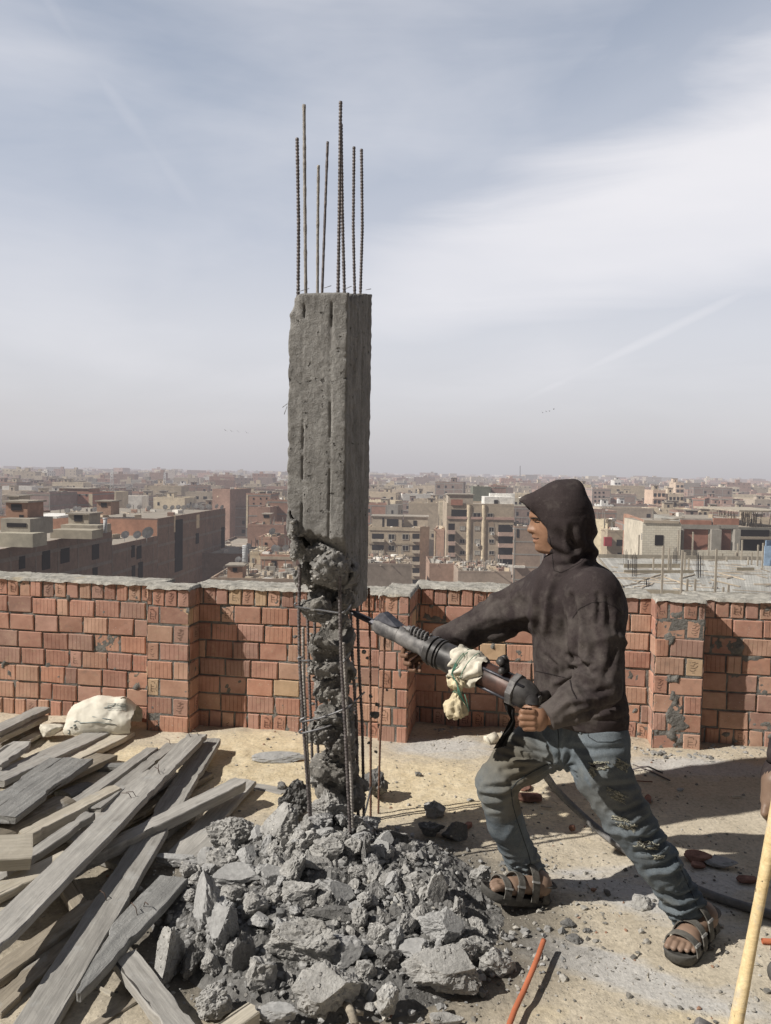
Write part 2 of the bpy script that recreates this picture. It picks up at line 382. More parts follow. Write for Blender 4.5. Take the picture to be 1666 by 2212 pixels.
M['chunk']=m_conc('broken concrete',(.27,.262,.25),(.47,.46,.44),.7,1.0); M['core']=m_conc('fresh fracture concrete',(.12,.113,.104),(.30,.285,.262),.75,1.2)
M['chunk_dark']=m_conc('dark broken concrete',(.12,.117,.112),(.25,.245,.238),.5,1.0)  # darker grey than the plain broken concrete
M['slab']=m_conc('form faced concrete',(.28,.278,.275),(.42,.417,.41),.15,.35)
def m_shaft():
    s=NM('old pillar concrete'); p=s.coord('Object'); n=s.noise(p,7,6,.7); f=s.noise(p,60,5,.75); v=s.noise(s.mapv(p,(5,5,.8)),6,5,.6)
    c=s.ramp(s.math('ADD',s.math('MULTIPLY',n,.5),s.math('MULTIPLY',v,.5)),[(.33,(.175,.168,.160)),(.5,(.265,.256,.244)),(.66,(.37,.36,.345))])
    c=s.mix(1.0,c,s.ramp(f,[(.3,.78),(.7,1.15)]),'MULTIPLY')
    pit=s.mr(s.noise(p,38,3,.6),.36,.28); c=s.mix(s.math('MULTIPLY',pit,.8),c,(.05,.046,.042))
    h=s.math('ADD',s.math('MULTIPLY',pit,-1.2),s.math('ADD',s.math('MULTIPLY',f,1.0),s.math('MULTIPLY',v,.45)))
    return s.out(c,.95,s.bump(h,.8,.012),spec=.12)
M['shaft']=m_shaft()
def m_steel(nm,c0,c1,rough=.55,metal=.6,sc=60):
    s=NM(nm); p=s.pos(); n=s.noise(p,sc,4,.6); return s.out(s.ramp(n,[(.35,c0),(.65,c1)]),rough,s.bump(n,.4,.002),metal=metal,spec=.4)
M['rebar']=m_steel('rebar steel',(.09,.078,.08),(.22,.195,.19),.6,.35); M['rebar_dusty']=m_steel('cement dusted rebar',(.22,.20,.18),(.42,.39,.36),.85,.05)
M['rebar_rust']=m_steel('rusted rebar',(.13,.07,.05),(.24,.14,.10),.85,.1)
M['tie']=m_steel('stirrup wire',(.17,.17,.18),(.34,.34,.35),.5,.4)
# ---------------------------------------------------------------- roof floor
TW=math.atan(.17); D1=np.array([math.cos(TW),-math.sin(TW),0]); D2=np.array([math.sin(TW),math.cos(TW),0])
def seg_d(X,Y,a,b):
    a=np.asarray(a)[:2];b=np.asarray(b)[:2];ab=b-a; t=np.clip(((X-a[0])*ab[0]+(Y-a[1])*ab[1])/ab.dot(ab),0,1); return np.hypot(X-a[0]-t*ab[0],Y-a[1]-t*ab[1])
MC=(-.16,2.86)
def mound(x,y):
    x=np.asarray(x,float);y=np.asarray(y,float)
    g=.10*np.exp(-(((x+.26)/.34)**2+((y-3.02)/.34)**2)); g=g+.075*np.exp(-((((x+.12)/.60)**2+((y-2.72)/.50)**2))**2)
    return g*sstep(.46,.20,x)+0*g
def floor_z(x,y):
    P=np.stack([x,y,np.zeros_like(x)],-1)
    return .012*fbm(P,1.1,3,3)+.006*fbm(P,6,5,3)+.0035*fbm(P,22,9,3)+.03*sstep(.30,0,(4.52-.17*x)-y-.02)*(.5+.5*fbm(P,4,21,2))+.02*np.exp(-((x+.9)**2+(y-4.1)**2)/.12)*(1+fbm(P,7,31,3))
def build_floor():
    xs=np.arange(-4.2,4.21,.018); ys=np.arange(-1.5,5.75,.018); X,Y=np.meshgrid(xs,ys,indexing='ij')
    Z=floor_z(X,Y)
    V=np.stack([X,Y,Z],-1); n,m=X.shape
    I=np.arange(n*m).reshape(n,m); Q=np.stack([I[:-1,:-1],I[1:,:-1],I[1:,1:],I[:-1,1:]],-1).reshape(-1,4)
    cem=np.zeros_like(X)
    def blob(u,v,ru,rv,amt=1,rot=0):
        c=G(u,v); a=G(u+ru,v)[0]-c[0]; b=abs(G(u,v-rv)[1]-c[1]); dx=X-c[0];dy=Y-c[1]; xr=dx*math.cos(rot)+dy*math.sin(rot); yr=-dx*math.sin(rot)+dy*math.cos(rot)
        return amt*np.exp(-((xr/a)**2+(yr/b)**2))
    for b in [(1380,2120,260,40,1.1,-.5),(1250,2060,150,40,.5,-.3),(1440,1950,170,60,.8,-.4),(1560,1900,120,50,.7,-.2),(1250,1900,120,40,.5),(960,1618,130,25,1),(1450,1655,180,22,.8),(1560,1668,120,16,.8),(1600,2150,60,60,.3)]: cem+=blob(*b)
    yel=np.zeros_like(X)
    for b in [(930,1700,200,60,1.1),(560,1640,150,60,1.2),(620,1700,160,50,.9),(1250,1760,250,50,.55),(1180,2190,150,30,.5),(900,2180,200,30,.2),(1500,2200,140,30,.6),(1200,2000,120,40,.4),(300,1640,120,30,.9)]: yel+=blob(*b)
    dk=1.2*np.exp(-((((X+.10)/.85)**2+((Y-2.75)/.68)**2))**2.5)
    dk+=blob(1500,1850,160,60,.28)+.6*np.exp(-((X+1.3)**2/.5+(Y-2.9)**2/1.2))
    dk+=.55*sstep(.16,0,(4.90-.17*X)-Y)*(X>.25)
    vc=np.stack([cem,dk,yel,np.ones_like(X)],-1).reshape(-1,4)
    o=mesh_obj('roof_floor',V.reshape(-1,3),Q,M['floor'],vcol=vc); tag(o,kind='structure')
    b=MB(); b.box((0,2.1,-16.06),(4.2,3.62,15.9)); o2=b.build('roof_slab',M['mortar']); tag(o2,kind='structure')
build_floor()
# ---------------------------------------------------------------- brick parapet
BR=[(.42,.212,.147),(.39,.197,.143),(.44,.245,.175),(.35,.178,.135),(.46,.275,.20),(.40,.222,.175),(.32,.185,.148),(.43,.22,.163)]
def brick_col(grv):
    c=np.array(BR[rng.integers(len(BR))])*rng.uniform(1.02,1.36)
    if rng.random()<.035: c=np.array((.60,.42,.27))
    return (*c,grv)
STAMP=[[(.3,.85),(.45,.9),(.6,.85),(.62,.75)],[(.3,.7),(.3,.55),(.55,.55)],[(.3,.55),(.3,.38),(.62,.38)],[(.3,.38),(.28,.22),(.45,.2)],[(.75,.75),(.8,.55),(.72,.4),(.78,.22)],[(.55,.25),(.62,.15)]]
STAMP2=[[(.25,.3),(.35,.22),(.5,.25),(.6,.35)],[(.3,.45),(.5,.42),(.62,.5),(.7,.62)],[(.28,.6),(.45,.58),(.5,.72),(.7,.8)],[(.35,.8),(.55,.85)],[(.4,.12),(.55,.12)]]
def bricks(mb,o,dx,n,L,courses,H,gap=.010,proud=.0,bl=.172,hl=.083,start=0.):
    "lay courses on a face: o lower left corner, dx along, n outward"
    dx=np.asarray(dx,float);n=np.asarray(n,float); ch=H/len(courses)
    for r,kind in enumerate(courses):
        x=-rng.uniform(0,bl) if kind=='s' else -rng.uniform(0,hl); 
        if kind=='p': x=0
        if kind=='q': x=0
        seq=None
        if kind in 'pq': seq=[hl,L-hl] if kind=='p' else [L*.62,L*.38]
        k=0
        while x<L-.012:
            if seq: l=seq[k] if k<len(seq) else 1
            else: l=(bl if kind=='s' else hl)*rng.uniform(.97,1.04)
            if seq is None and kind=='s' and rng.random()<.06: l*=.5
            a=max(x,0);b=min(x+l,L); x+=l; k+=1
            if b-a<.03: continue
            hdr=(b-a)<.11
            grv=(.3 if (hdr and rng.random()<.6) else 0) if hdr else (.6 if rng.random()<.5 else 0)
            if hdr and grv==0 and rng.random()<.5: grv=.2
            stamp=hdr and rng.random()<(.62 if kind!='s' else .2)
            if stamp: grv=.0
            dz=rng.normal(0,.0018); pr=proud+rng.normal(0,.0025); tilt=rng.normal(0,.006)
            z0=r*ch+gap*.5+dz; z1=(r+1)*ch-gap*.5+dz; a2=a+gap*.5;b2=b-gap*.5
            dxx=dx*math.cos(tilt)+np.array([0,0,1])*math.sin(tilt); up=np.cross(n,dxx)*-1
            if up[2]<0: up=-up
            c=o+dx*(a2+b2)/2+np.array([0,0,1])*(z0+z1)/2+n*(pr-.04)
            Mx=np.stack([dxx,n,up],1); hx,hz=(b2-a2)/2,(z1-z0)/2; bv=.004
            # bevelled front block
            def ring(ix,iz,y): return [(-hx+ix,y,-hz+iz),(hx-ix,y,-hz+iz),(hx-ix,y,hz-iz),(-hx+ix,y,hz-iz)]
            j=rng.normal(0,.0012,(4,3))
            L3=np.array(ring(0,0,-.04)+ring(0,0,.04-bv)+ring(bv,bv,.04)); L3[4:8]+=j; L3[8:12]+=j
            cc=brick_col(grv)
            Fq=[(8,9,10,11)]+[(i,(i+1)%4,4+(i+1)%4,4+i) for i in range(4)]+[(4+i,4+(i+1)%4,8+(i+1)%4,8+i) for i in range(4)]
            c0=(*cc[:3],0)
            mb.add(L3@Mx.T+c,Fq,0,[cc]+[c0]*8,[[(0,0),(1,0),(1,1),(0,1)]]+[[(0,0)]*4]*8)
            if stamp:
                st=STAMP if rng.random()<.6 else STAMP2; ox=rng.uniform(-.05,.05)
                for pl in st:
                    pts=[np.array([(-hx+(q[0]+ox)*2*hx),.0412,(-hz+(.08+q[1]*.86)*2*hz)]) for q in pl]
                    for p,q in zip(pts[:-1],pts[1:]):
                        d=q-p; ln=np.linalg.norm(d); d/=ln; s=np.array([d[2],0,-d[0]])*.0019
                        mb.add(np.array([p-s-d*.001,q-s+d*.001,q+s+d*.001,p+s-d*.001])@Mx.T+c,[(0,1,2,3)],0,(cc[0]*.33,cc[1]*.3,cc[2]*.3,0))
def mortar_face(mb,o,dx,n,L,H,mi=1,rec=-.007,amp=.010,seed=1,smear=()):
    nx=max(3,int(L/.009));nz=int(H/.009); X,Z=np.meshgrid(np.linspace(0,L,nx),np.linspace(0,H,nz),indexing='ij')
    P=o+X[...,None]*dx+Z[...,None]*np.array([0,0,1.0]); d=rec+amp*np.maximum(fbm(P,26,seed,3),-.2)+.010*sstep(.50,.66,fbm(P,13,seed+5,3))
    for sx,sz,rx,rz,am in smear:
        g=np.exp(-(((X-sx)/rx)**2+((Z-sz)/rz)**2))*am; d=d+.010*sstep(.42,.6,g*.8+.6*fbm(P,20,seed+9,4))*(1+.5*fbm(P,50,seed,2))
    mb.grid(P+d[...,None]*n,mi,flip=(np.cross(dx,[0,0,1]).dot(n)<0))
def cap(mb,poly_o,dx,dy,L,Dp,z,mi=2,seed=3,th=.011):
    nx=max(3,int(L/.009));ny=max(4,int(Dp/.012)); X,Y=np.meshgrid(np.linspace(-.006,L+.006,nx),np.linspace(-.010,Dp,ny),indexing='ij')
    P=poly_o+X[...,None]*dx+Y[...,None]*dy; Z=z+th*(.55+.6*fbm(P,7,seed,4)+.9*np.abs(fbm(P,28,seed+2,3)))
    P=P+(.012*fbm(P,17,seed+4,3))[...,None]*dy
    Z[:,0]=z-.008+.01*fbm(P[:,0],20,seed+7,2); Z[0]-=.016; Z[-1]-=.016
    P=P.copy();P[...,2]=Z; mb.grid(P,mi)
def build_parapet():
    root=empty('brick_parapet',(0,4.6,0),'unplastered red hollow-brick parapet wall running round the roof edge','parapet wall')
    H=.885; nrm=-D2; kinds='h'+'s'*6+'h'
    base=lambda X,Y0: np.array([X,Y0-.17*X,0.])
    th=.25
    def panel(name,Xa,Xb,Y0,courses=kinds,smear=(),seed=1,h=H,thick=th):
        a=base(Xa,Y0);b=base(Xb,Y0);L=np.linalg.norm(b-a); mb=MB()
        bricks(mb,a,D1,nrm,L,courses,h); mortar_face(mb,a-D1*.0,D1,nrm,L,h,seed=seed,smear=smear)
        mb.box((a+b)/2+D2*(thick/2)+np.array([0,0,h/2-.02]),(L/2-.003,thick/2-.012,h/2),np.stack([D1,D2,[0,0,1]],1),1)
        cap(mb,a,D1,D2,L,thick,h,seed=seed+30)
        return kid(mb.build(name,[M['brick'],M['mortar'],M['cap']]),root)
    def side(mb,o,dirn,n,L,h=H,courses='h'*8): bricks(mb,o,dirn,n,L,courses,h,hl=L*.98 if L<.2 else .15,bl=.17); mortar_face(mb,o,dirn,n,L,h,seed=77)
    xw=lambda u,Y0,v=1590:(lambda d:(Y0/(d[1]/d[0]+.17)))(ray(u,v))
    yA=4.515
    x_p1a=xw(317,yA-.12);x_p1b=xw(409,yA-.12)
    panel('wall_panel',-2.9,x_p1a+.03,yA,seed=3)
    x_p2a=xw(815,yA-.02); x_p2b=xw(880,yA-.02)
    panel('wall_panel',x_p1b-.02,x_p2a+.01,yA+.03,seed=5)
    x_c0=xw(893,4.90); x_p3a=xw(1407,4.90-.14);x_p3b=xw(1514,4.90-.14)
    panel('wall_panel',x_c0-.02,x_p3a+.03,4.90,seed=8,smear=[(.5,.35,.02,.07,1),(.9,.62,.03,.02,1)])
    panel('wall_panel',x_p3b-.03,2.95,4.90,seed=11,smear=[(.3,.6,.04,.03,1)])
    def pier(Xa,Xb,Y0,dep,courses,seed,smear=()):
        a=base(Xa,Y0);b=base(Xb,Y0);L=np.linalg.norm(b-a); mb=MB()
        bricks(mb,a,D1,nrm,L,courses,H+.004); mortar_face(mb,a,D1,nrm,L,H,seed=seed,smear=smear)
        side(mb,b,D2,D1,dep); side(mb,a+D2*dep,-D2,-D1,dep)
        mb.box((a+b)/2+D2*(dep/2)+np.array([0,0,H/2-.02]),(L/2-.012,dep/2-.004,H/2),np.stack([D1,D2,[0,0,1]],1),1)
        cap(mb,a,D1,D2,L,dep+.02,H+.006,seed=seed+50)
        return kid(mb.build('pier',[M['brick'],M['mortar'],M['cap']]),root)
    pier(x_p1a,x_p1b,yA-.13,.15,'pqpqpqph',21,[(.12,.1,.03,.02,1)])
    pier(x_p2a,x_p2b,yA-.02,.41,'qpqpqpqh',22,[(.13,.42,.02,.12,1),(.12,.65,.03,.02,1)])
    pier(x_p3a,x_p3b,4.90-.15,.17,'qpqpqpqh',23,[(.13,.2,.06,.20,1.1),(.17,.07,.08,.05,1.1),(.1,.42,.05,.05,1),(.07,.66,.03,.05,1)])
build_parapet()
# ---------------------------------------------------------------- the pillar
M3=np.stack([D1,D2,[0,0,1]],1)
FL=W(621,900,3.045); FL[2]=0; PW=.237; PD=.50; ZT=W(690,632,3.02)[2]
def build_rebar(pts,r,mat,parent,ribs=True,seed=0,name='rebar'):
    pts=np.asarray(pts,float)
    # resample
    d=np.r_[0,np.cumsum(np.linalg.norm(np.diff(pts,axis=0),axis=1))]; n=int(d[-1]/.0035)+2; t=np.linspace(0,d[-1],n)
    Pp=np.stack([np.interp(t,d,pts[:,k]) for k in range(3)],1)
    k=9; 
    if len(pts)>2 and n>40:
        ker=np.ones(15)/15; Q=np.stack([np.convolve(np.pad(Pp[:,i],7,'edge'),ker,'valid') for i in range(3)],1); Q[0]=Pp[0];Q[-1]=Pp[-1]; Pp=Q
    rr=r*(1+(.16*np.sin(t*2*math.pi/.0135) if ribs else 0)+.10*vnoise(Pp,60,seed))
    if not ribs: rr=rr*(1+.22*np.maximum(fbm(Pp,35,seed,3),-.1))
    mb=MB(); mb.tube(Pp,rr,8); return kid(mb.build(name,mat),parent)
ICO1=None
def build_pillar():
    global ICO1
    import bmesh
    b_=bmesh.new(); bmesh.ops.create_icosphere(b_,subdivisions=1,radius=1); ICO1=(np.array([v.co[:] for v in b_.verts]),[[v.index for v in f.verts] for f in b_.faces]); b_.free()
    s_=NM('exposed aggregate'); M['agg']=s_.out(s_.mix(1.0,s_.attr(),s_.ramp(s_.noise(s_.pos(),70,3),[(.3,.8),(.7,1.2)]),'MULTIPLY'),.9,s_.bump(s_.noise(s_.pos(),150,3),.4,.003))
    root=empty('concrete_pillar',tuple(FL+D1*PW/2+D2*PD/2),'half demolished reinforced concrete pillar with bare steel bars above and below','pillar')
    lo=np.array([FL[0]-.08,2.86,1.02]); hi=np.array([FL[0]+PW+.20,3.66,ZT+.14]); S=SDF(lo,hi,.006)
    c=FL+D1*PW/2+D2*PD/2; c[2]=(ZT+.15+.9)/2
    P=S.P; L=(P-np.array([FL[0],FL[1],0]))@M3; x,y,z=L[...,0],L[...,1],P[...,2]
    F=S.bx(c,(PW/2,PD/2,(ZT+.15-.9)/2),M3,.007); F=np.maximum(F,z-(ZT+.215*np.clip(y,0,PD)))
    nz=fbm(P,16,4,3); nf=fbm(P,55,9,3)
    edge=np.exp(-np.minimum(np.minimum(np.abs(x),np.abs(x-PW)),.2)/.014)
    F=F+.0012*nz+.0028*nf+edge*np.where(y>.2,.004,.013)*np.maximum(fbm(P,42,13,3),-.15)
    F=F+.055*np.maximum(fbm(P,9,40,3)-.15,0)*sstep(ZT-.10,ZT,z-.215*y)+ .03*sstep(.05,0,x)*sstep(ZT-.10,ZT+.01,z-.215*y)
    for gx,gw in ((.062,.0018),(.172,.0026)):   # board seams on the lit face
        F=F+.011*np.exp(-((x-gx-.003*vnoise(np.stack([z*0,z,z*0],-1),9,3))/gw)**2)*np.exp(-(y/.03)**2)*(.5+.7*(vnoise(P,18,3)>-.25))
    for gy,gw in ((.06,.012),(.12,.02),(.2,.01),(.30,.014),(.42,.01)):
        F=F+.006*np.exp(-((y-gy)/gw)**2)*np.exp(-((x-PW)/.03)**2)
    F=F+0*F
    # broken underside
    zb=1.335-.02*(x/PW)-.235*sstep(.02,.32,y)+.05*fbm(np.stack([x,y,x*0],-1),14,6,3)+.03*fbm(P,30,8,2)
    zb=zb-.09*sstep(PW*.45,PW*.95,x)*sstep(.0,.12,y)
    F=np.maximum(F,zb-z)
    S.F=F
    # diagonal crack opening through the left arris
    a=W(622,1098,3.03);b=W(652,1190,3.03); ab=(b-a);ln=np.linalg.norm(ab);ab/=ln; pn=np.cross(ab,D2); pn/=np.linalg.norm(pn)
    t=np.clip((P-a)@ab/ln,-.2,1.3); wd=.002+.013*np.clip(t,0,1.1)
    S.Sub(np.maximum(np.maximum(np.abs((P-a)@pn+.006*vnoise(P,25,3))-wd,-(t+.02)*.2),y-.20),.003)
    V,Q=S.mesh(1); kid(mesh_obj('shaft',V,Q,M['shaft'],loc=None,smooth=True),root)
    # broken core held in the cage
    parts=[('core',[((638,1150),3.05,(.020,.05,.06)),((641,1190),3.06,(.017,.05,.045)),((700,1222),3.08,(.098,.10,.088)),((752,1238),3.2,(.05,.12,.07)),((668,1210),3.1,(.03,.09,.06)),((655,1240),3.12,(.03,.08,.04))],.020,31),
           ('core',[((686,1312),3.10,(.066,.08,.052)),((722,1335),3.14,(.065,.09,.058)),((738,1290),3.2,(.06,.09,.07)),((706,1375),3.14,(.066,.09,.050)),((738,1380),3.2,(.055,.09,.06)),((700,1270),3.18,(.055,.07,.05))],.022,37),
           ('core',[((706,1440),3.15,(.080,.09,.060)),((718,1490),3.15,(.078,.09,.055)),((744,1510),3.12,(.045,.06,.045)),((718,1545),3.18,(.075,.09,.045)),((702,1405),3.16,(.065,.07,.035)),((740,1450),3.2,(.05,.08,.06))],.024,41),
           ('core',[((698,1580),3.14,(.070,.09,.045)),((735,1592),3.14,(.064,.10,.065)),((742,1630),3.2,(.055,.09,.050)),((728,1560),3.2,(.06,.08,.04)),((716,1640),3.2,(.04,.07,.04))],.020,47)]
    parts.append(('core',[((720,1275),3.33,(.07,.07,.10)),((724,1340),3.34,(.06,.07,.09)),((722,1400),3.34,(.06,.07,.10)),((728,1470),3.34,(.065,.07,.10)),((735,1545),3.34,(.06,.07,.09)),((742,1610),3.34,(.05,.07,.08)),((700,1655),3.2,(.06,.08,.055)),((742,1665),3.2,(.05,.08,.06)),((715,1700),3.25,(.075,.09,.06)),((765,1715),3.25,(.05,.08,.07))],.03,53))
    for nm,ls,am,sd in parts:
        cs=[W(u,v,Y) for (u,v),Y,r in ls]; mx=.15
        S=SDF(np.min(cs,0)-mx,np.max(cs,0)+mx,.0055)
        for cc,(_,_,r) in zip(cs,ls): S.U(S.ell(cc,r,M3),.012)
        Pn=S.P
        rq=np.random.default_rng(sd)
        for cc,(_,_,r) in zip(cs,ls):
            if sd==53: break
            own=np.linalg.norm(Pn-cc,axis=-1)<max(r)*1.25
            for _q in range(5):
                nq=rq.normal(size=3)*[1,1,1.2]; nq/=np.linalg.norm(nq); S.F=np.where(own,np.maximum(S.F,(Pn-cc)@nq-rq.uniform(.62,.9)*abs(nq@(M3*np.array(r)[None,:])).sum()*.9),S.F)
        S.F=S.F+am*fbm(Pn,20,sd,3)*1.0+.010*fbm(Pn,60,sd+3,3)-.004*np.abs(vnoise(Pn,90,sd))
        keep=S.F
        V,Q=S.mesh(0)
        kid(mesh_obj('core_lump',V,Q,M['core'] if sd>31 else M['shaft'],smooth=False),root)
        mb2=MB(); pv,pf=ICO1; r2=np.random.default_rng(sd); idx=r2.integers(0,len(V),230 if sd>31 else 420)
        for ii in idx:
            if V[ii][1]>cs[0][1]+.05: continue
            s2=r2.uniform(.0035,.0105); g2=r2.uniform(.16,.40); mb2.add(pv*(1+r2.normal(0,.2,(len(pv),1)))*s2*np.array([1,.8,.75])+V[ii],pf,0,(g2,g2*.96,g2*.90,0))
        kid(mb2.build('aggregate',M['agg']),root)
    top=[((642,298),(644,660),3.08,.0066,1,'rebar'),((657,226),(661,660),3.15,.0066,0,'rebar_dusty'),((688,357),(686,660),3.22,.0060,0,'rebar_dusty'),((708,306),(695,660),3.42,.0058,0,'rebar'),
         ((736,219),(730,660),3.09,.0066,1,'rebar'),((737,268),(745,660),3.16,.0064,1,'rebar'),((765,317),(767,660),3.32,.0062,1,'rebar'),((781,322),(778,660),3.43,.0064,1,'rebar')]
    for i,(a,b,Y,r,rb,mt) in enumerate(top):
        A=W(*a,Y);B=W(*b,Y); mid=(A+B)/2+D1*rng.normal(0,.004); build_rebar([A,mid,B],r,M[mt],root,rb,i)
    K=lambda Y,*uv:[W(u,v,Y) for u,v in uv]
    low=[(K(3.045,(648,1219),(646,1311),(647,1425),(656,1572),(669,1756),(674,1860)),.0066,'rebar'),(K(3.07,(655,1355),(656,1462),(664,1631),(672,1770)),.0066,'rebar_dusty'),
         (K(3.015,(733,1216),(735,1333),(737,1425),(746,1572),(753,1719),(757,1800)),.0070,'rebar'),(K(3.06,(742,1388),(749.5,1535),(759,1682),(762,1800)),.0068,'rebar_dusty'),
         (K(3.28,(756,1260),(760.6,1407),(770,1554),(775,1820)),.0070,'rebar'),(K(3.38,(772,1300),(775,1425),(783,1572),(787,1810)),.0068,'rebar'),
         (K(3.48,(797,1270),(800,1425),(801,1609),(801,1790)),.0055,'rebar_rust'),(K(3.55,(832,1375),(827,1499),(821,1609),(817.5,1760)),.0050,'rebar_rust'),
         (K(3.28,(664,1300),(668,1462),(677,1700)),.0064,'rebar'),(K(3.42,(679,1300),(683.5,1517),(690,1690)),.0062,'rebar')]
    for i,(p,r,mt) in enumerate(low): build_rebar(p,r,M[mt],root,True,40+i)
    ties=[K(3.03,(641,1302),(634,1306),(640,1311),(690,1318),(735,1325),(747,1322),(752,1315))+K(3.12,(757,1308)),K(3.035,(640,1309),(660,1319),(700,1327)),K(3.04,(655,1420),(642,1420),(645,1427),(672,1427)),K(3.03,(741,1432),(757,1410)),
          K(3.02,(660,1550),(647,1555),(650,1560),(690,1552),(716,1543),(752,1529))+K(3.15,(770,1512),(788,1495)),K(3.03,(655,1575),(644,1580),(650,1585),(690,1575),(716,1566)),K(3.02,(663,1775),(672,1782),(684,1783))+K(3.1,(700,1780)),
          K(3.0,(700,1879),(742,1882),(762,1880)),K(3.12,(766,1800),(775,1785),(790,1752),(802,1700))]
    for i,p in enumerate(ties):
        b=MB(); p=np.array(p); d=np.r_[0,np.cumsum(np.linalg.norm(np.diff(p,axis=0),axis=1))]; t=np.linspace(0,d[-1],max(8,int(d[-1]/.008))); pp=np.stack([np.interp(t,d,p[:,k]) for k in range(3)],1)
        if len(pp)>8: pp[1:-1]=(pp[:-2]+pp[1:-1]*2+pp[2:])/4
        b.tube(pp,.0042,7); kid(b.build('stirrup',M['tie']),root)
    b=MB()
    for a,c in (((610,880),(621,872)),((614,895),(620,878)),((700,622),(716,617)),((790,626),(802,624)),((668,623),(640,631)),((745,624),(760,618))): b.tube([W(*a,3.05),W(*c,3.05)],.0014,5)
    kid(b.build('tie_wire',M['tie']),root)
build_pillar()
# ---------------------------------------------------------------- the city below
ZG=-31.0
def m_city(nm='city masonry',detail=True,far=False):
    s=NM(nm); a=s.attr(); p=s.pos(); sp=s.n('ShaderNodeSeparateXYZ',i_0=p)
    n=s.noise(p,.25,5,.7); f=s.noise(p,1.4,4,.7)
    c=s.mix(1.0,a,s.ramp(n,[(.3,.78),(.7,1.18)]),'MULTIPLY'); c=s.mix(1.0,c,s.ramp(f,[(.3,.84),(.7,1.14)]),'MULTIPLY')
    if far:
        # rows of openings on the storeys of far blocks
        g=s.math('FRACT',s.math('MULTIPLY',sp.outputs[2],.33)); h=s.math('FRACT',s.math('MULTIPLY',s.math('ADD',sp.outputs[0],sp.outputs[1]),.27))
        nz=s.n('ShaderNodeSeparateXYZ',i_0=s.n('ShaderNodeNewGeometry').outputs['Normal']).outputs[2]
        k=s.math('MULTIPLY',s.math('MULTIPLY',s.mr(s.math('ABSOLUTE',s.math('SUBTRACT',g,.5)),.24,.18),s.mr(s.math('ABSOLUTE',s.math('SUBTRACT',h,.5)),.2,.15)),s.mr(nz,.5,.2))
        k=s.math('MULTIPLY',k,s.mr(s.noise(p,.09,2),.48,.55)); c=s.mix(s.math('MULTIPLY',k,.6),c,(.03,.03,.035))
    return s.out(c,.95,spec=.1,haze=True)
def m_flat(nm,c,rough=.9,haze=True,sc=1.0,var=.2):
    s=NM(nm); p=s.pos(); n=s.noise(p,sc,4,.6); c0=tuple(x*(1-var) for x in c);c1=tuple(x*(1+var) for x in c)
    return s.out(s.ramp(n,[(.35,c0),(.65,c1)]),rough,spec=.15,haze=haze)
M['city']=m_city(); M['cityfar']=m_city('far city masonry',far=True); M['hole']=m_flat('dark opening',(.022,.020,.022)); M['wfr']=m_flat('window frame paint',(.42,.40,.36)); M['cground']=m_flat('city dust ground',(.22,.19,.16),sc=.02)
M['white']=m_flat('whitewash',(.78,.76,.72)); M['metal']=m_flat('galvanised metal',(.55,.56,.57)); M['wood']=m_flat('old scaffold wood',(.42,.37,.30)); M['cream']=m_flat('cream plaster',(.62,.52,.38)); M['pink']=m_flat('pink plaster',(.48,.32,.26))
def m_blockwork():
    s=NM('white block masonry'); g=s.coord('Object'); b=s.n('ShaderNodeTexBrick',i_Vector=s.mapv(g,(1,1,1),(R(90),0,0)),i_Color1=(.66,.61,.50,1),i_Color2=(.76,.71,.60,1),i_Mortar=(.40,.37,.32,1),i_Scale=1.0,i_Mortar_Size=.018,i_Brick_Width=.62,i_Row_Height=.3)
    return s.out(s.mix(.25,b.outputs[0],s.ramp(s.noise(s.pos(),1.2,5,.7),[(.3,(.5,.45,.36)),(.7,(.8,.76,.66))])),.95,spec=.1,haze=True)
M['wblock']=m_blockwork()
CB=dict(brick=(.34,.225,.18),redbrick=(.39,.23,.175),brown=(.28,.21,.18),tan=(.48,.40,.30),grey=(.31,.29,.26),cream=(.62,.53,.39),white=(.70,.67,.62),roof=(.36,.32,.27),concrete=(.30,.285,.26),pale=(.46,.39,.31))
def cc(n,j=.12): 
    c=np.array(CB[n])*rng.uniform(1-j,1+j); return (*c,0)
def wall_windows(mb,o,dx,n,L,z0,z1,rng2,sto=3.1,pitch=3.4,mi=1,dens=.8,ww=1.1,wh=1.3):
    k=int((z1-z0)/sto)
    for i in range(k):
        zz=z1-(i+.62)*sto
        m=int(L/pitch)
        for j in range(m):
            if rng2.random()>dens: continue
            x=(j+.5)*L/m; w=ww*rng2.uniform(.7,1.5)
            p=o+dx*x; c=np.array([p[0],p[1],zz])+n*.04
            q=[c-dx*w/2-np.array([0,0,wh/2]),c+dx*w/2-np.array([0,0,wh/2]),c+dx*w/2+np.array([0,0,wh/2]),c-dx*w/2+np.array([0,0,wh/2])]
            mb.add(q,[(0,1,2,3)],mi)
def clutter(mb,c,ax,ay,w,d,z,n,mi=0):
    for _ in range(n):
        x=rng.uniform(-.46,.46)*w;y=rng.uniform(-.46,.46)*d; p=c+ax*x+ay*y
        t=rng.random()
        if t<.5: h=rng.uniform(.1,.5); mb.box((p[0],p[1],z+h),(rng.uniform(.1,.9),rng.uniform(.1,.9),h),frame((math.cos(t*30),math.sin(t*30),0)),mi,cc(['pale','grey','brick','white','tan'][rng.integers(5)],.3))
        elif t<.8:
            a=rng.uniform(0,6.28);mb.box((p[0],p[1],z+.25),(rng.uniform(.8,2.2),.05,.05),frame((math.cos(a),math.sin(a),rng.uniform(-.2,.2))),mi,cc('pale',.3))
        else: h=rng.uniform(.5,1.3); mb.box((p[0],p[1],z+h),(.06,.06,h),None,mi,cc('grey'))
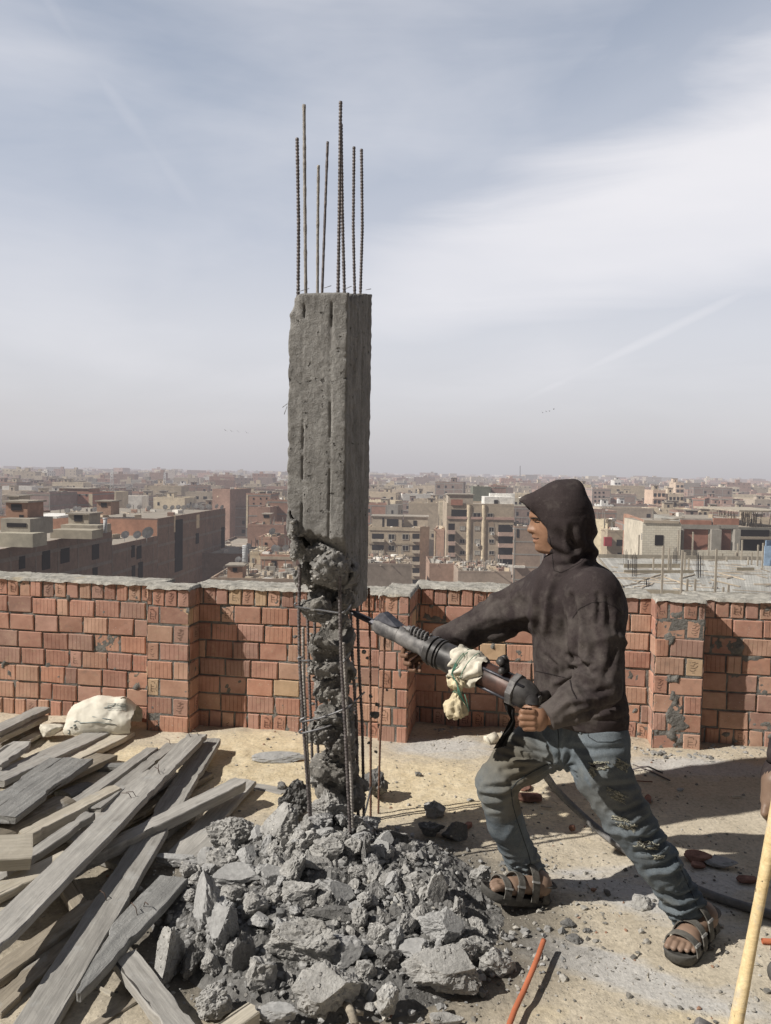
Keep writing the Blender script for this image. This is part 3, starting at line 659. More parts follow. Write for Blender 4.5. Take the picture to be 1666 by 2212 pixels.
def block(mb,c,w,d,yaw,zt,zb,colr,rng2,windows=True,par=.8,bands=True,huts=1,clut=6,dens=.55,face=None):
    "masonry block: walls, roof with parapet, concrete bands, stair hut, clutter"
    ax=np.array([math.cos(yaw),-math.sin(yaw),0]);ay=np.array([math.sin(yaw),math.cos(yaw),0]); Mx=np.stack([ax,ay,[0,0,1]],1); c=np.array([c[0],c[1],0.])
    k=(*np.array(colr[:3]),0); kc=cc('concrete')
    mb.box((c[0],c[1],(zt+zb)/2),(w/2,d/2,(zt-zb)/2),Mx,0,k)
    mb.add([c-ax*w/2-ay*d/2,c+ax*w/2-ay*d/2,c+ax*w/2+ay*d/2,c-ax*w/2+ay*d/2]+np.array([0,0,zt+.02]),[(0,1,2,3)],0,cc('roof'))
    if par>0:
        for s in(-1,1):
            mb.box(c+ay*s*(d/2-.1)+np.array([0,0,zt+par/2]),(w/2+.02,.12,par/2),Mx,0,k); mb.box(c+ax*s*(w/2-.1)+np.array([0,0,zt+par/2]),(.12,d/2-.22,par/2),Mx,0,k)
    if bands:
        nf=int((zt-zb)/3.1)
        for i in range(min(nf,9)):
            zz=zt-i*3.1; mb.box((c[0],c[1],zz-.15),(w/2+.05,d/2+.05,.17),Mx,0,kc)
        for s in(-1,1):
            for t in np.linspace(-1,1,max(2,int(w/4.5)+1)): mb.box(c+ay*s*(d/2)+ax*t*(w/2-.15)+np.array([0,0,(zt+zb)/2]),(.17,.04,(zt-zb)/2),Mx,0,kc)
    if windows:
        wall_windows(mb,c-ax*w/2-ay*d/2,ax,-ay,w,max(zb,zt-22),zt,rng2,dens=dens); wall_windows(mb,c-ax*w/2+ay*d/2,-ay,-ax,d,max(zb,zt-22),zt,rng2,dens=dens*.7); wall_windows(mb,c+ax*w/2-ay*d/2,ay,ax,d,max(zb,zt-22),zt,rng2,dens=dens*.7)
    for _ in range(huts):
        hw,hd,hh=rng.uniform(2,3.4),rng.uniform(2.2,4),rng.uniform(2.2,3); p=c+ax*rng.uniform(-.3,.3)*w+ay*rng.uniform(-.3,.3)*d
        mb.box((p[0],p[1],zt+hh/2),(hw/2,hd/2,hh/2),Mx,0,k if rng.random()<.6 else cc('tan')); mb.box((p[0],p[1],zt+hh+.1),(hw/2+.25,hd/2+.25,.1),Mx,0,cc('roof'))
        mb.box(p-ay*hd/2+np.array([0,0,zt+1.5]),(.35,.05,.45),Mx,1)
    clutter(mb,c,ax,ay,w,d,zt,clut)
gnd=MB(); gnd.add([(-9000,40,ZG),(9000,40,ZG),(9000,16000,ZG),(-9000,16000,ZG)],[(0,1,2,3)]); tag(gnd.build('ground',M['cground']),kind='structure')
class Bld:
    def __init__(s,name,label,u0,u1,vt,Y,yaw,depth,zb,colr,cat='building',**k):
        s.A=W(u0,vt,Y); s.ax=np.array([math.cos(yaw),-math.sin(yaw),0]); s.ay=np.array([math.sin(yaw),math.cos(yaw),0]); s.n=-s.ay
        s.B=s.hit(u1,vt); s.L=(s.B-s.A)@s.ax; s.d=depth; s.zt=s.A[2]; s.zb=zb; s.M=np.stack([s.ax,s.ay,[0,0,1]],1)
        s.c=s.A+s.ax*s.L/2+s.ay*depth/2; s.root=empty('building' if name=='concrete_frame' else name,(s.c[0],s.c[1],zb),label,cat); s.k=(*colr[:3],0)
        mb=MB(); block(mb,s.c,s.L,depth,yaw,s.zt,zb,s.k,np.random.default_rng(1),windows=False,**{**dict(par=.5,bands=False,huts=0,clut=14),**k}); s.part('wall',mb)
    def part(s,nm,mb,mats=None):
        return kid(mb.build(nm,mats or [M['city'],M['hole'],M['wfr'],M['white'],M['metal']]),s.root)
    def hit(s,u,v):
        d=ray(u,v); t=((s.A-EYE)@s.n)/(d@s.n); return EYE+d*t
    def win(s,u0,v0,u1,v1,frame_=True,mat='hole',nm='window',split=True,out=.05):
        a=s.hit(u0,v1);b=s.hit(u1,v0); w=(b-a)@s.ax; h=b[2]-a[2]; c=(a+b)/2; c=s.hit((u0+u1)/2,(v0+v1)/2)
        mb=MB(); mb.box(c+s.n*(out-.03),(w/2,.05,h/2),s.M,0)
        if frame_:
            for q in (-1,1): mb.box(c+s.ax*q*w/2+s.n*out,(.06,.06,h/2+.06),s.M,1); mb.box(c+np.array([0,0,q*h/2])+s.n*out,(w/2+.055,.07,.06),s.M,1)
            if split: mb.box(c+s.n*(out+.01),(.04,.03,h/2),s.M,1)
        s.part(nm,mb,[M[mat],M['wfr']])
    def slab(s,u0,v0,u1,v1,colr,out=.1,nm='band',mat=None):
        a=s.hit(u0,v1);b=s.hit(u1,v0); w=abs((b-a)@s.ax);h=abs(b[2]-a[2]); c=s.hit((u0+u1)/2,(v0+v1)/2); mb=MB(); mb.box(c+s.n*(out/2-.02),(w/2,out/2+.02,h/2),s.M,0,(*colr[:3],0)); return s.part(nm,mb,[mat or M['city']])
    def balcony(s,u0,v0,u1,v1,colr,out=1.0):
        "recess shadow above, solid parapet below"
        h=(v1-v0); s.win(u0+.6,v0,u1-.6,v0+h*.62,False,out=.02,nm='balcony_recess_shade',split=False)  # flat dark panel stands for the shade of the recess
        a=s.hit(u0,v0+h*.62);b=s.hit(u1,v1); w=(b-a)@s.ax;hh=a[2]-b[2];c=s.hit((u0+u1)/2,v0+h*.81); mb=MB()
        mb.box(c+s.n*out,(w/2,.08,hh/2),s.M,0,(*colr[:3],0)); mb.box(c+s.n*(out/2)-np.array([0,0,hh/2-.08]),(w/2-.01,out/2-.09,.07),s.M,0,cc('concrete'))
        for q in(-1,1): mb.box(c+s.n*out/2+s.ax*q*(w/2-.07),(.07,out/2-.09,hh/2-.01),s.M,0,(*colr[:3],0))
        s.part('balcony',mb)
    def ac(s,u,v):
        c=s.hit(u,v); mb=MB(); mb.box(c+s.n*.35,(.42,.2,.3),s.M,3); mb.box(c+s.n*.56+s.ax*.08,(.2,.01,.2),s.M,1); s.part('air_conditioner',mb)
    def hut(s,u0,u1,vt,vb,back,colr,w=None,nm='stair_hut',dep=3.2,door=None):
        d=ray((u0+u1)/2,vb); t=((s.A+s.ay*back-EYE)@s.n)/(d@s.n); c=EYE+d*t; hw=(u1-u0)/2/FOC*c[1]; hh=(vb-vt)/FOC*c[1]; mb=MB()
        z0=s.zt-.1
        zt=EYE[2]+(ray((u0+u1)/2,vt)*t)[2]
        mb.box((c[0]+s.ay[0]*dep/2,c[1]+s.ay[1]*dep/2,(zt+z0)/2),(hw,dep/2,(zt-z0)/2),s.M,0,(*colr[:3],0)); mb.box((c[0]+s.ay[0]*dep/2,c[1]+s.ay[1]*dep/2,zt+.1),(hw+.3,dep/2+.3,.1),s.M,0,cc('roof'))
        if door:
            for f0,f1,g0,g1 in door:
                x=(f0+f1-1)*hw; mb.box(np.array([c[0],c[1],z0+(zt-z0)*(g0+g1)/2])+s.ax*x+s.n*.02,((f1-f0)*hw,.05,(zt-z0)*(g1-g0)/2),s.M,1)
        return s.part(nm,mb)
heroes=[]
def city_heroes():
    y4=-math.atan(.0697)
    # long brick complex on the left: its long wall runs away from the site
    ay=np.array([.0697,1,0]);ay/=np.linalg.norm(ay); ax=np.array([ay[1],-ay[0],0]); P0=np.array([-40.5,81,0.])
    def pt(Y): return P0+ay*(Y-81)/ay[1]
    def seg(name,label,Ya,Yb,zt,wid,colr,par=.35):
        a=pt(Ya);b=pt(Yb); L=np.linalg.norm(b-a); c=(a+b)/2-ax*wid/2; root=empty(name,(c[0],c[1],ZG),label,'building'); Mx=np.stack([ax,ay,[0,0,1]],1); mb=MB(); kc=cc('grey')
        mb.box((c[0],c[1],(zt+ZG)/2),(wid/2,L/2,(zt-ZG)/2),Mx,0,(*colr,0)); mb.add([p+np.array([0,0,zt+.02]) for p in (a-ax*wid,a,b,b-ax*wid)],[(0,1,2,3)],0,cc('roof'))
        for i in range(6): mb.box(((a+b)/2)+np.array([0,0,zt-.9-i*3.1]),(.05,L/2+.03,.22),Mx,0,(.24,.205,.18,0))
        for t in np.arange(0,L+.1,5.2): mb.box(a+ay*min(t,L-.2)+np.array([0,0,(zt+ZG)/2]),(.04,.16,(zt-ZG)/2),Mx,0,(.235,.19,.165,0))
        mb.box((a+b)/2-ax*.12+np.array([0,0,zt+par/2]),(.12,L/2,par/2),Mx,0,(*colr,0)); mb.box(a-ax*wid/2+ay*.12+np.array([0,0,zt+par/2]),(wid/2-.25,.12,par/2),Mx,0,(*colr,0))
        clutter(mb,c,ax,ay,wid,L,zt,30)
        kid(mb.build('wall',[M['city'],M['hole']]),root)
        def w(u,v,hw,hh,nm='window',mat='hole'):
            d=ray(u,v); t=((P0-EYE)@ax)/(d@ax); q=EYE+d*t; m=MB(); m.box(q+ax*.02,(.06,hw,hh),Mx); kid(m.build(nm,M[mat]),root)
        return root,w
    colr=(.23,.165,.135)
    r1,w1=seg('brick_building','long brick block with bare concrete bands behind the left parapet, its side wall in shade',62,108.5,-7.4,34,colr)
    for q in [(140,1200,1.1,.9),(206,1192,1.0,1.0),(99,1210,.9,1.1),(205,1239,.7,.8),(47,1215,.6,.7)]: w1(*q)
    r2,w2=seg('brick_building','lower brick block with a shaded light well between two taller brick blocks',108.6,126,-9.3,30,colr,.1)
    for q in [(287,1191,.6,.9),(300,1193,.9,1.0),(288,1236,.6,1.0),(303,1235,.9,1.5)]: w2(*q)
    r3,w3=seg('brick_building','tallest far part of the long brick complex with many dishes on its roof',126.1,166,-6.9,31,colr,.5)
    for q in [(377,1131,.35,1.5,'window','cream'),(427,1126,.9,1.3,'window','cream'),(426,1163,.9,1.0),(386,1178,2.0,4.6,'light_well'),(389,1177,.9,.9,'window'),(481,1161,1.1,2.2)]: w3(*q)
    c=pt(126.2)-ax*31/2; mb=MB(); Mx=np.stack([ax,ay,[0,0,1]],1); mb.box(c-ay*.15+np.array([0,0,-9.2]),(15.5,.1,2.55),Mx,0,(.42,.23,.16,0)); kid(mb.build('gable_wall',M['city']),r3)
    # huts on those roofs
    def hut(root,u0,u1,vt,vb,Y,colr,wins=(),cap=True,dep=3.5):
        a=W(u0,vb,Y);b=W(u1,vt,Y); w=b[0]-a[0]; h=b[2]-a[2]; mb=MB(); c=(a+b)/2
        mb.box(c+ay*dep/2,(w/2,dep/2,h/2),Mx,0,(*colr,0))
        if cap: mb.box(np.array([c[0],c[1],b[2]+.1])+ay*dep/2,(w/2+.25,dep/2+.3,.1),Mx,0,cc('roof'))
        for fx,fz,ww,hh in wins: mb.box(np.array([a[0]+fx*w,c[1],a[2]+fz*h])-ay*.02,(ww,.06,hh),Mx,1)
        kid(mb.build('stair_hut',[M['city'],M['hole']]),root)
    hut(r1,12,60,1086,1122,86,(.36,.22,.16),[(.5,.72,.6,.35),(.72,.2,.25,.15)]); hut(r1,0,66,1121,1156,84,(.36,.33,.28),[(.55,.62,1.1,.22)],False,5)
    hut(r1,-10,72,1153,1181,82,(.40,.37,.30),[],False,3); hut(r1,147,192,1112,1138,100,(.38,.34,.28),[(.5,.7,.55,.42),(.75,.2,.25,.12)]); hut(r1,130,212,1135,1152,98,(.40,.36,.29),[],False,4)
    hut(r1,107,200,1146,1163,93,(.38,.34,.27),[],False,3)
    hut(r3,209,240,1084,1112,132,(.36,.24,.18),[(.5,.75,.5,.35)]); hut(r1,18,40,1073,1082,120,(.4,.36,.3))
    # white sheet roof between huts
    mb=MB(); a=W(82,1106,112);b=W(148,1122,112); mb.box((a+b)/2,((b[0]-a[0])/2,4,.15),None); tag(mb.build('sheet_roof',M['white']),'bright white sheet roof lying between the two roof huts at left','roof')
    mb=MB(); mb.tube([W(227.5,1151,96),W(227.5,1120,96)],.22,10); mb.tube([W(227.5,1121,96),W(227.5,1119,96)],.30,10); tag(mb.build('vent_pipe',M['metal']),'grey vent pipe standing on the near edge of the brick block roof','pipe')
    # red brick block beyond
    b=Bld('brick_building','red brick block of five storeys with pale concrete bands above the left roof huts',115,200,1066,230,R(3),16,ZG,(.40,.20,.15),huts=0,bands=True)
    for u in (135,146,158,172,187): b.win(u-2,1067.5,u+2,1072,False)
    b.win(147,1077,151,1080,False); b.win(147,1093,151,1096,False); b.hut(127,192,1055.5,1067,3,(.40,.24,.17),dep=8); b.slab(192,1067,200,1096,CB['cream'])
    b=Bld('brick_building','plain brown brick block left of the red banded block',58,108,1067,215,R(6),15,ZG,(.33,.25,.23),bands=True); 
    b=Bld('cream_building','pale yellow block with arched window rows behind the left brick roofs',203,250,1065,270,R(2),12,ZG,(.60,.52,.38)); 
    for i in range(5): b.win(208+i*8,1070,212+i*8,1077,False)
    b=Bld('brick_building','brick block with a dark shaded side wall left of the pillar',459,497,1059,260,R(14),17,ZG,(.38,.25,.20)); b.win(469,1071,472,1074,False,'cream')
    b=Bld('brick_building','banded brick apartment block with a row of small windows left of the pillar',532,585,1069,235,R(2),14,ZG,(.38,.24,.185),bands=True)
    for u in (548,563,576): b.win(u-1.5,1075,u+1.5,1079,False); b.win(u-1.5,1086,u+1.5,1089,False)
    b.slab(532,1069,536,1140,CB['cream'])
    b=Bld('brick_building','stepped brick block with open stair bays beside the pillar',578,640,1083,200,R(2),12,ZG,(.37,.23,.18),bands=True)
    for v in (1098,1111,1125,1146): b.win(585,v,596,v+9,False)
    b=Bld('brick_building','low brick block with a roof hut beside the stepped block',556,584,1099,190,R(2),12,ZG,(.38,.25,.20)); 
    b=Bld('brick_building','wide low brick block in front of the stepped block',535,614,1137,170,R(2),10,ZG,(.38,.24,.19)); b.hut(568,583,1111,1136,4,(.40,.27,.20),door=[(.1,.9,.7,.95)])
    b=Bld('brick_building','small brick roof block with a water tank hut right behind the pillar foot',559,600,1165,140,R(2),8,ZG,(.42,.27,.21)); b.win(572,1172,577,1177,False)
    b=Bld('brick_building','flat roofed brick house with one dark window left of the pillar foot',563,640,1205,128,R(1),16,ZG,(.44,.27,.20),par=.6,clut=60); b.win(586,1212,598,1225,False); b.slab(563,1203,640,1208,CB['pale'])
    b=Bld('cream_building','narrow cream plaster house between two brick houses',540,564,1198,132,R(1),10,ZG,(.60,.52,.38)); b.win(545,1206,550,1219)
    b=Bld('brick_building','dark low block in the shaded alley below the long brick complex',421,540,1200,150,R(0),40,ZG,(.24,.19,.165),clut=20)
    b=Bld('roof_terrace','dusty roof terrace with brick stair hut just beyond the parapet left of the pillar',455,665,1255,112,R(0),18,ZG,(.36,.28,.22),clut=120); b.hut(491,524,1223,1256,1.5,(.44,.27,.19),dep=3,door=[(.35,.65,.62,.88)])
    mb=MB(); p=W(529.5,1215,116); mb.tube([p,W(529.5,1178,116)],.38,12,cap=True)
    for i in range(10): q=W(529.5,1180+i*3.5,116); mb.tube([q-np.array([0,0,.04]),q+np.array([0,0,.04])],.43,12)
    tag(mb.build('water_tank',M['metal']),'tall ribbed silver tank beside the brick stair hut','tank')
    # two apartment blocks in the middle
    tan=(.44,.37,.28)
    b=Bld('apartment_block','beige apartment block with white balcony rails right of the pillar',796,908,1141,204,R(3),16,ZG,tan,par=.4,clut=30)
    b.hut(803,868,1116,1141,2,(.50,.43,.34),dep=8,door=[(.35,.41,.1,.9),(.5,.88,.2,.8)]); b.hut(872,924,1117,1141,4,(.46,.40,.32),dep=8,door=[(.4,.55,0,.7)])
    for r in range(5):
        v=1154+r*24.6
        for u in (846,876): b.win(u-6.8,v,u+7,v+11); 
        b.balcony(803,v-1,830,v+16,(.52,.46,.37)); b.balcony(890.5,v-1,907,v+16,(.52,.46,.37)); b.slab(797,v+20.2,907.5,v+21.4,(.34,.29,.22),.15)
    b.slab(797,1141,907.5,1145,(.48,.41,.31),.2); b.ac(844,1169); 
    b2=Bld('apartment_wing','angled side wing of the beige apartment block with balconies',908.3,928,1142,204.5,R(-38),10,ZG,(.42,.35,.27)); 
    b=Bld('brick_building','narrow brick block with a painted-on sunlit edge between the two apartment blocks',938,960,1147,196,R(8),12,ZG,(.40,.27,.21)); b.slab(937.5,1147,941,1225,CB['cream']); b.win(942,1202,948,1218,False)  # cream strip puts the lit edge into the colour
    b=Bld('apartment_block','tall tan apartment block with arched niches and cream pilasters left of the worker',966,1111,1091,190,R(1),18,ZG,(.43,.36,.28),par=.5,clut=8)
    b.slab(966,1118,1111,1120.5,(.50,.34,.29),.25); b.hut(968,1022,1069,1091,.5,(.46,.40,.33),dep=8); b.slab(974,1079,1000,1091,(.40,.20,.15),.3)
    for u0,u1 in ((1009.5,1018.5),(1042,1051)): 
        mb=MB(); a=b.hit(u0,1091);c_=b.hit(u1,1091); cx=(a+c_)/2; r=np.linalg.norm(c_-a)/2; th=np.linspace(0,math.pi,9); ring=[cx+b.ax*r*math.cos(t)+b.n*r*.7*math.sin(t) for t in th]
        V=[(*p[:2],z) for z in (ZG,b.zt+.2) for p in ring]; mb.add(V,[(i,i+1,9+i+1,9+i)[::-1] for i in range(8)],0,smooth=True); b.part('pilaster',mb,[M['cream']])
    def arch(u,v,w,h,kind):
        a=b.hit(u-w,v);c_=b.hit(u+w,v); cx=(a+c_)/2; r=np.linalg.norm(c_-a)/2; z0=b.hit(u,v+h)[2]; th=np.linspace(0,math.pi,9); mb=MB()
        V=[cx+b.ax*r*math.cos(t)+np.array([0,0,r*.9*math.sin(t)])+b.n*.05 for t in th]; V+= [np.array([V[-1][0],V[-1][1],z0]),np.array([V[0][0],V[0][1],z0])]
        mb.add(V,[tuple(range(len(V)))],0,(.36,.28,.21,0)); b.part('niche',mb)
    for r,v in enumerate((1132,1156,1181,1205,1229)):
        for j,u in enumerate((999,1031,1062)):
            if r in (0,3): arch(u,v,6,10+4,'a')
            wd=5.6
            if r==0 and j<2: b.win(u-wd,1137,u+wd,1145,mat='wfr')
            else: b.win(u-wd,v+7 if r in(0,3) else v+9,u+wd,v+17,mat='hole' if (r*3+j)%3!=1 else 'wfr')
            if (r,j) in ((0,2),(1,1)): b.ac(u+2,v+21)
    for v in (1113,): b.win(1022,v-5,1039,v+4); b.win(1053,v-4,1065,v+4)
    b.win(975,1101,1008,1116,False,split=False); 
    for r in range(5):
        v=1135+r*24.4; b.balcony(1076,v-1,1110,v+23,(.52,.38,.32),1.1); b.balcony(968,v-4,983,v+18,(.52,.38,.32),.9)
    mb=MB(); a=b.hit(1076,1218);c_=b.hit(1109,1240); mb.box((a+c_)/2+b.n*1.3,((c_-a)@b.ax/2,.04,abs(a[2]-c_[2])/2),b.M); b.part('curtain',mb,[M['white']])
    mb=MB(); o=W(1076,1088,196); 
    mb.box(W(1076,1083,196),(3.8,3,1.2)); mb.box(W(1088,1080,196)+np.array([0,3,0]),(3.2,1,1.6)); mb.box(W(1068,1085,196)-np.array([0,3.1,0]),(.5,.05,.7),None,1); tag(mb.build('roof_room',[M['white'],M['hole']]),'white painted roof room on top of the tan apartment block','roof room')
    b=Bld('brick_building','grey brown brick block with concrete columns behind the worker\'s outstretched arm',1111.5,1172,1141,187,R(2),14,ZG,(.32,.24,.19),bands=True,clut=60); b.win(1116,1143,1122,1161,False); b.slab(1110,1222,1134,1226,CB['white'],.8)
    b=Bld('brick_building','dark green clad roof block behind the white roof room',1022,1060,1054,235,R(1),8,ZG,(.20,.21,.17)); b=Bld('brick_building','brick block with concrete frame behind the white roof room',1060,1096,1052,240,R(1),10,ZG,(.36,.25,.22),bands=True)
    b=Bld('cream_building','cream block with many small balconies seen between roof room and hood',1108,1140,1078,270,R(1),12,ZG,(.62,.56,.44),bands=False)
    for r in range(6):
        for j in range(3): b.win(1112+j*9,1084+r*11,1117+j*9,1089+r*11,False)
    b=Bld('roof_terrace','junk covered low roof beneath the tan apartment block',990,1105,1236,150,R(0),16,ZG,(.40,.32,.26),clut=240,par=.3); b=Bld('roof_terrace','low brick roof yard below the narrow brick block',928,982,1222,160,R(0),14,ZG,(.38,.26,.20),clut=30)
    b=Bld('roof_terrace','cluttered grey roof in front of the beige apartment block',780,890,1222,150,R(-3),16,ZG,(.36,.30,.25),clut=170,par=.5)
    # right of the worker
    b=Bld('apartment_block','beige corner block with junk on its roof behind the worker\'s neck',1313,1347,1150,160,R(0),16,ZG,(.44,.37,.28),clut=50); b.win(1332,1166,1346,1179,False); b.win(1334,1194,1343,1203,False)
    b3=Bld('apartment_wing','sunlit left wing of the beige corner block',1282,1313,1126,166,R(38),4,ZG,(.60,.52,.38)); b.slab(1304,1160,1320,1179,(.30,.06,.07),.9,'laundry')
    wb=Bld('block_house','white unplastered block house with one square window above the formwork deck',1388.6,1469,1126.5,104,R(2),9,-9.6,(.62,.56,.46),'building',par=.0,clut=3)
    mb=MB(); a=wb.hit(1388.6,1128);c_=wb.hit(1468.6,1207); ctr=wb.hit(1428.6,1167.5); mb.box(ctr+wb.n*.04,((c_-a)@wb.ax/2,.06,(a[2]-c_[2])/2),wb.M); wb.part('block_facing',mb,[M['wblock']]); wb.win(1414,1156,1433,1177.5,False,out=.14); wb.slab(1390,1125,1466,1129,CB['pale'],.25)
    sd=MB(); A=wb.hit(1388.6,1126.5); Bp=W(1347.4,1111.5,124); Bp[2]=A[2]; v=Bp-A; L=np.linalg.norm(v); v/=L; nn=np.array([-v[1],v[0],0]); nn=nn if nn[0]<0 else -nn; Mx2=np.stack([v,nn,[0,0,1]],1)
    for z0,z1,cl,o in ((0,1.7,(.42,.25,.18),0),(-.9+0,0,(.30,.29,.27),.06),(-5.2,-.9,(.42,.24,.18),0),(-9,-5.2,(.32,.31,.29),.04)):
        zt=A[2]-1.6; sd.box(A+v*L/2+np.array([0,0,(z0+z1)/2-1.6])-nn*(.3-o),(L/2,.3,(z1-z0)/2-.003),Mx2,0,(*cl,0))
    wb.part('side_wall',sd,[M['city']])
    b=Bld('brick_building','unfinished brick and concrete upper storey right of the white block house',1469.5,1596,1120,107,R(2),12,-9.6,(.38,.37,.34),par=.0,clut=4)
    b.slab(1469,1124,1536,1133,(.38,.20,.15),.25); b.slab(1470,1134,1553,1142,CB['grey'],.35); b.slab(1540,1120,1596,1133,(.38,.20,.15),.2); b.slab(1548,1134,1594,1141,CB['grey'],.3)
    b.slab(1471,1144,1530,1191,(.33,.17,.13),.05,'brick_infill'); b.slab(1531,1143,1554,1192,CB['grey'],.9,'column'); b.slab(1555,1144,1580,1191,(.25,.135,.11),.04,'brick_infill'); b.slab(1581,1143,1595,1191,CB['grey'],.9,'column'); b.slab(1469.4,1142,1474,1191,CB['grey'],.8,'column')
    mb=MB(); c_=b.hit(1560,1203); mb.box(c_+b.n*2.2,(7.3,.15,1.1),b.M); b.part('block_wall',mb,[M['wblock']])
    b=Bld('concrete_frame','half built concrete frame building with forest of props at the right edge',1596,1720,1139,118,R(-6),14,-12,(.30,.29,.26),par=0,clut=10)
    mb=MB()
    for i in range(46): 
        u=1596+i*1.7+rng.normal(0,.6); a=b.hit(u,1139)+b.ay*rng.uniform(.5,9); a[2]=b.zt; mb.tube([a,a+np.array([rng.normal(0,.25),0,rng.uniform(1.6,2.6)])],.055,5,cap=False)
    mb.box(b.c*np.array([1,1,0])+np.array([0,0,b.zt+2.5]),(b.L/2,b.d/2,.12),b.M); b.part('formwork_props',mb,[M['wood']]); b.win(1600,1145,1662,1160,False,split=False,nm='open_storey'); b.slab(1596,1160,1700,1164,CB['pale'],.5); b.win(1597,1166,1650,1190,False,split=False,nm='open_storey')
    # formwork deck
    zd=-9.0; root=empty('formwork_deck',(40,85,zd),'grey timber formwork deck with upright props and bar bundles beyond the right parapet','deck')
    def g(u,v,dz=0): return G(u,v,zd+dz)
    mb=MB(); poly=[g(1286,1205),g(1740,1212),g(1740,1285),g(1344,1270)]; ctr=np.mean(poly,0)
    U=lambda s_,t_: (poly[0]*(1-s_)+poly[1]*s_)*(1-t_)+(poly[3]*(1-s_)+poly[2]*s_)*t_
    nb=70
    for i in range(nb):
        s0=i/nb;s1=(i+.94)/nb; kcol=(*np.array((.43,.42,.39))*rng.uniform(.82,1.12),0); dz=rng.uniform(0,.03)
        V=[U(s0,0),U(s1,0),U(s1,1),U(s0,1)]; V=[p+np.array([0,0,dz]) for p in V]; mb.add(V+[p-np.array([0,0,.15]) for p in V],[(3,2,1,0)[::-1],(0,3,7,4),(1,2,6,5),(2,3,7,6),(0,1,5,4)],0,kcol)
    kid(mb.build('deck_boards',M['city']),root)
    mb=MB(); e0=g(1344,1270);e1=g(1740,1285); d=e1-e0; L=np.linalg.norm(d); Me=frame(d); mb.box((e0+e1)/2-np.array([0,0,.35]),(L/2,.08,.28),Me,0,(.40,.35,.27,0)); mb.box((e0+e1)/2-np.array([0,0,.95])+np.array([0,1.0,0]),(L/2,.3,.25),Me,0,(.12,.10,.09,0))
    e0=g(1286,1205);d=g(1740,1212)-e0;L=np.linalg.norm(d); mb.box(e0+d/2+np.array([0,0,.25]),(L/2,.06,.25),frame(d),0,(.36,.32,.26,0)); e0=g(1290,1205);d=g(1344,1270)-e0; mb.box(e0+d/2+np.array([0,0,.1]),(np.linalg.norm(d)/2,.06,.2),frame(d),0,(.34,.30,.24,0))
    f=lambda x:1247.4+x/3.979; h=lambda y:1019.6+y/3.979
    for (x0,y0,x1,y1,hh) in [(400,790,880,825,.5),(400,835,1000,870,.35),(1370,800,1520,850,.4)]:
        a=g(f(x0),h(y1));b_=g(f(x1),h(y1)); d=b_-a; mb.box((a+b_)/2+np.array([0,0,hh/2]),(np.linalg.norm(d)/2,.05,hh/2),frame(d),0,(.38,.33,.25,0))
    for _ in range(70):
        s_,t_=rng.random(2); p=U(s_,t_); a=rng.uniform(0,3.14); l=rng.uniform(.2,2.2); mb.box(p+np.array([0,0,.1]),(l,.06,.03),frame((math.cos(a),math.sin(a)*.6,0)),0,cc('pale',.35))
    for (x0,y0,x1,y1) in [(290,815,350,820),(515,945,740,870),(740,900,980,980),(880,915,1010,880),(1150,925,1400,985),(1220,870,1440,925),(330,908,720,912)]:
        a=g(f(x0),h(y0),.1);b_=g(f(x1),h(y1),.1); d=b_-a; mb.box((a+b_)/2,(np.linalg.norm(d)/2,.07,.04),frame(d),0,cc('tan',.2))
    kid(mb.build('edge_boards',M['city']),root)
    for x,y0,y1,ln in [(733,635,1040,0),(903,672,1055,-8),(1197,660,1065,-12),(535,540,740,-12),(787,655,850,0),(868,500,740,0),(992,515,740,0),(1132,535,745,0),(1380,615,750,0),(1415,583,760,0),(1500,690,800,0),(1552,625,810,0),(1595,610,830,0),(945,920,1050,0),(1013,920,1055,0),(655,735,840,0),(1300,970,1065,0),(1255,990,1065,0),(805,730,850,0),(925,690,855,0),(958,740,858,0),(1248,700,745,0),(1284,728,770,0),(1365,690,750,0),(1470,730,800,0)]:
        b_=g(f(x+ln),h(y1)); top=W(f(x),h(y0),b_[1]); mb=MB(); mb.box((b_+top)/2,(.09,.06,np.linalg.norm(top-b_)/2),frame((1,0,0),top-b_)); kid(mb.build('prop',M['wood']),root)
    for x,y0,y1,n_ in [(490,700,900,9),(430,650,790,7),(835,650,790,9),(1050,700,910,12),(590,930,985,8),(1180,950,1005,10),(460,760,840,5)]:
        mb=MB()
        for _ in range(n_): xx=x+rng.normal(0,16); b_=g(f(xx),h(y1+rng.normal(0,4))); top=W(f(xx),h(y0+rng.uniform(-10,40)),b_[1]); mb.tube([b_,top],.022,4,cap=False)
        kid(mb.build('bar_bundle',M['hole']),root)
    mb=MB()
    for i in range(9): p=W(1655+i*2,1200,96); mb.box(p,(.1,.05,1.9),None,0,cc('white'))
    mb.box(W(1672,1202,95.5),(1.2,.05,1.3)); tag(mb.build('water_tank',[m_flat('pale blue sheet',(.36,.50,.68))]),'pale blue sheet panel at the right edge behind the parapet','panel')
city_heroes()
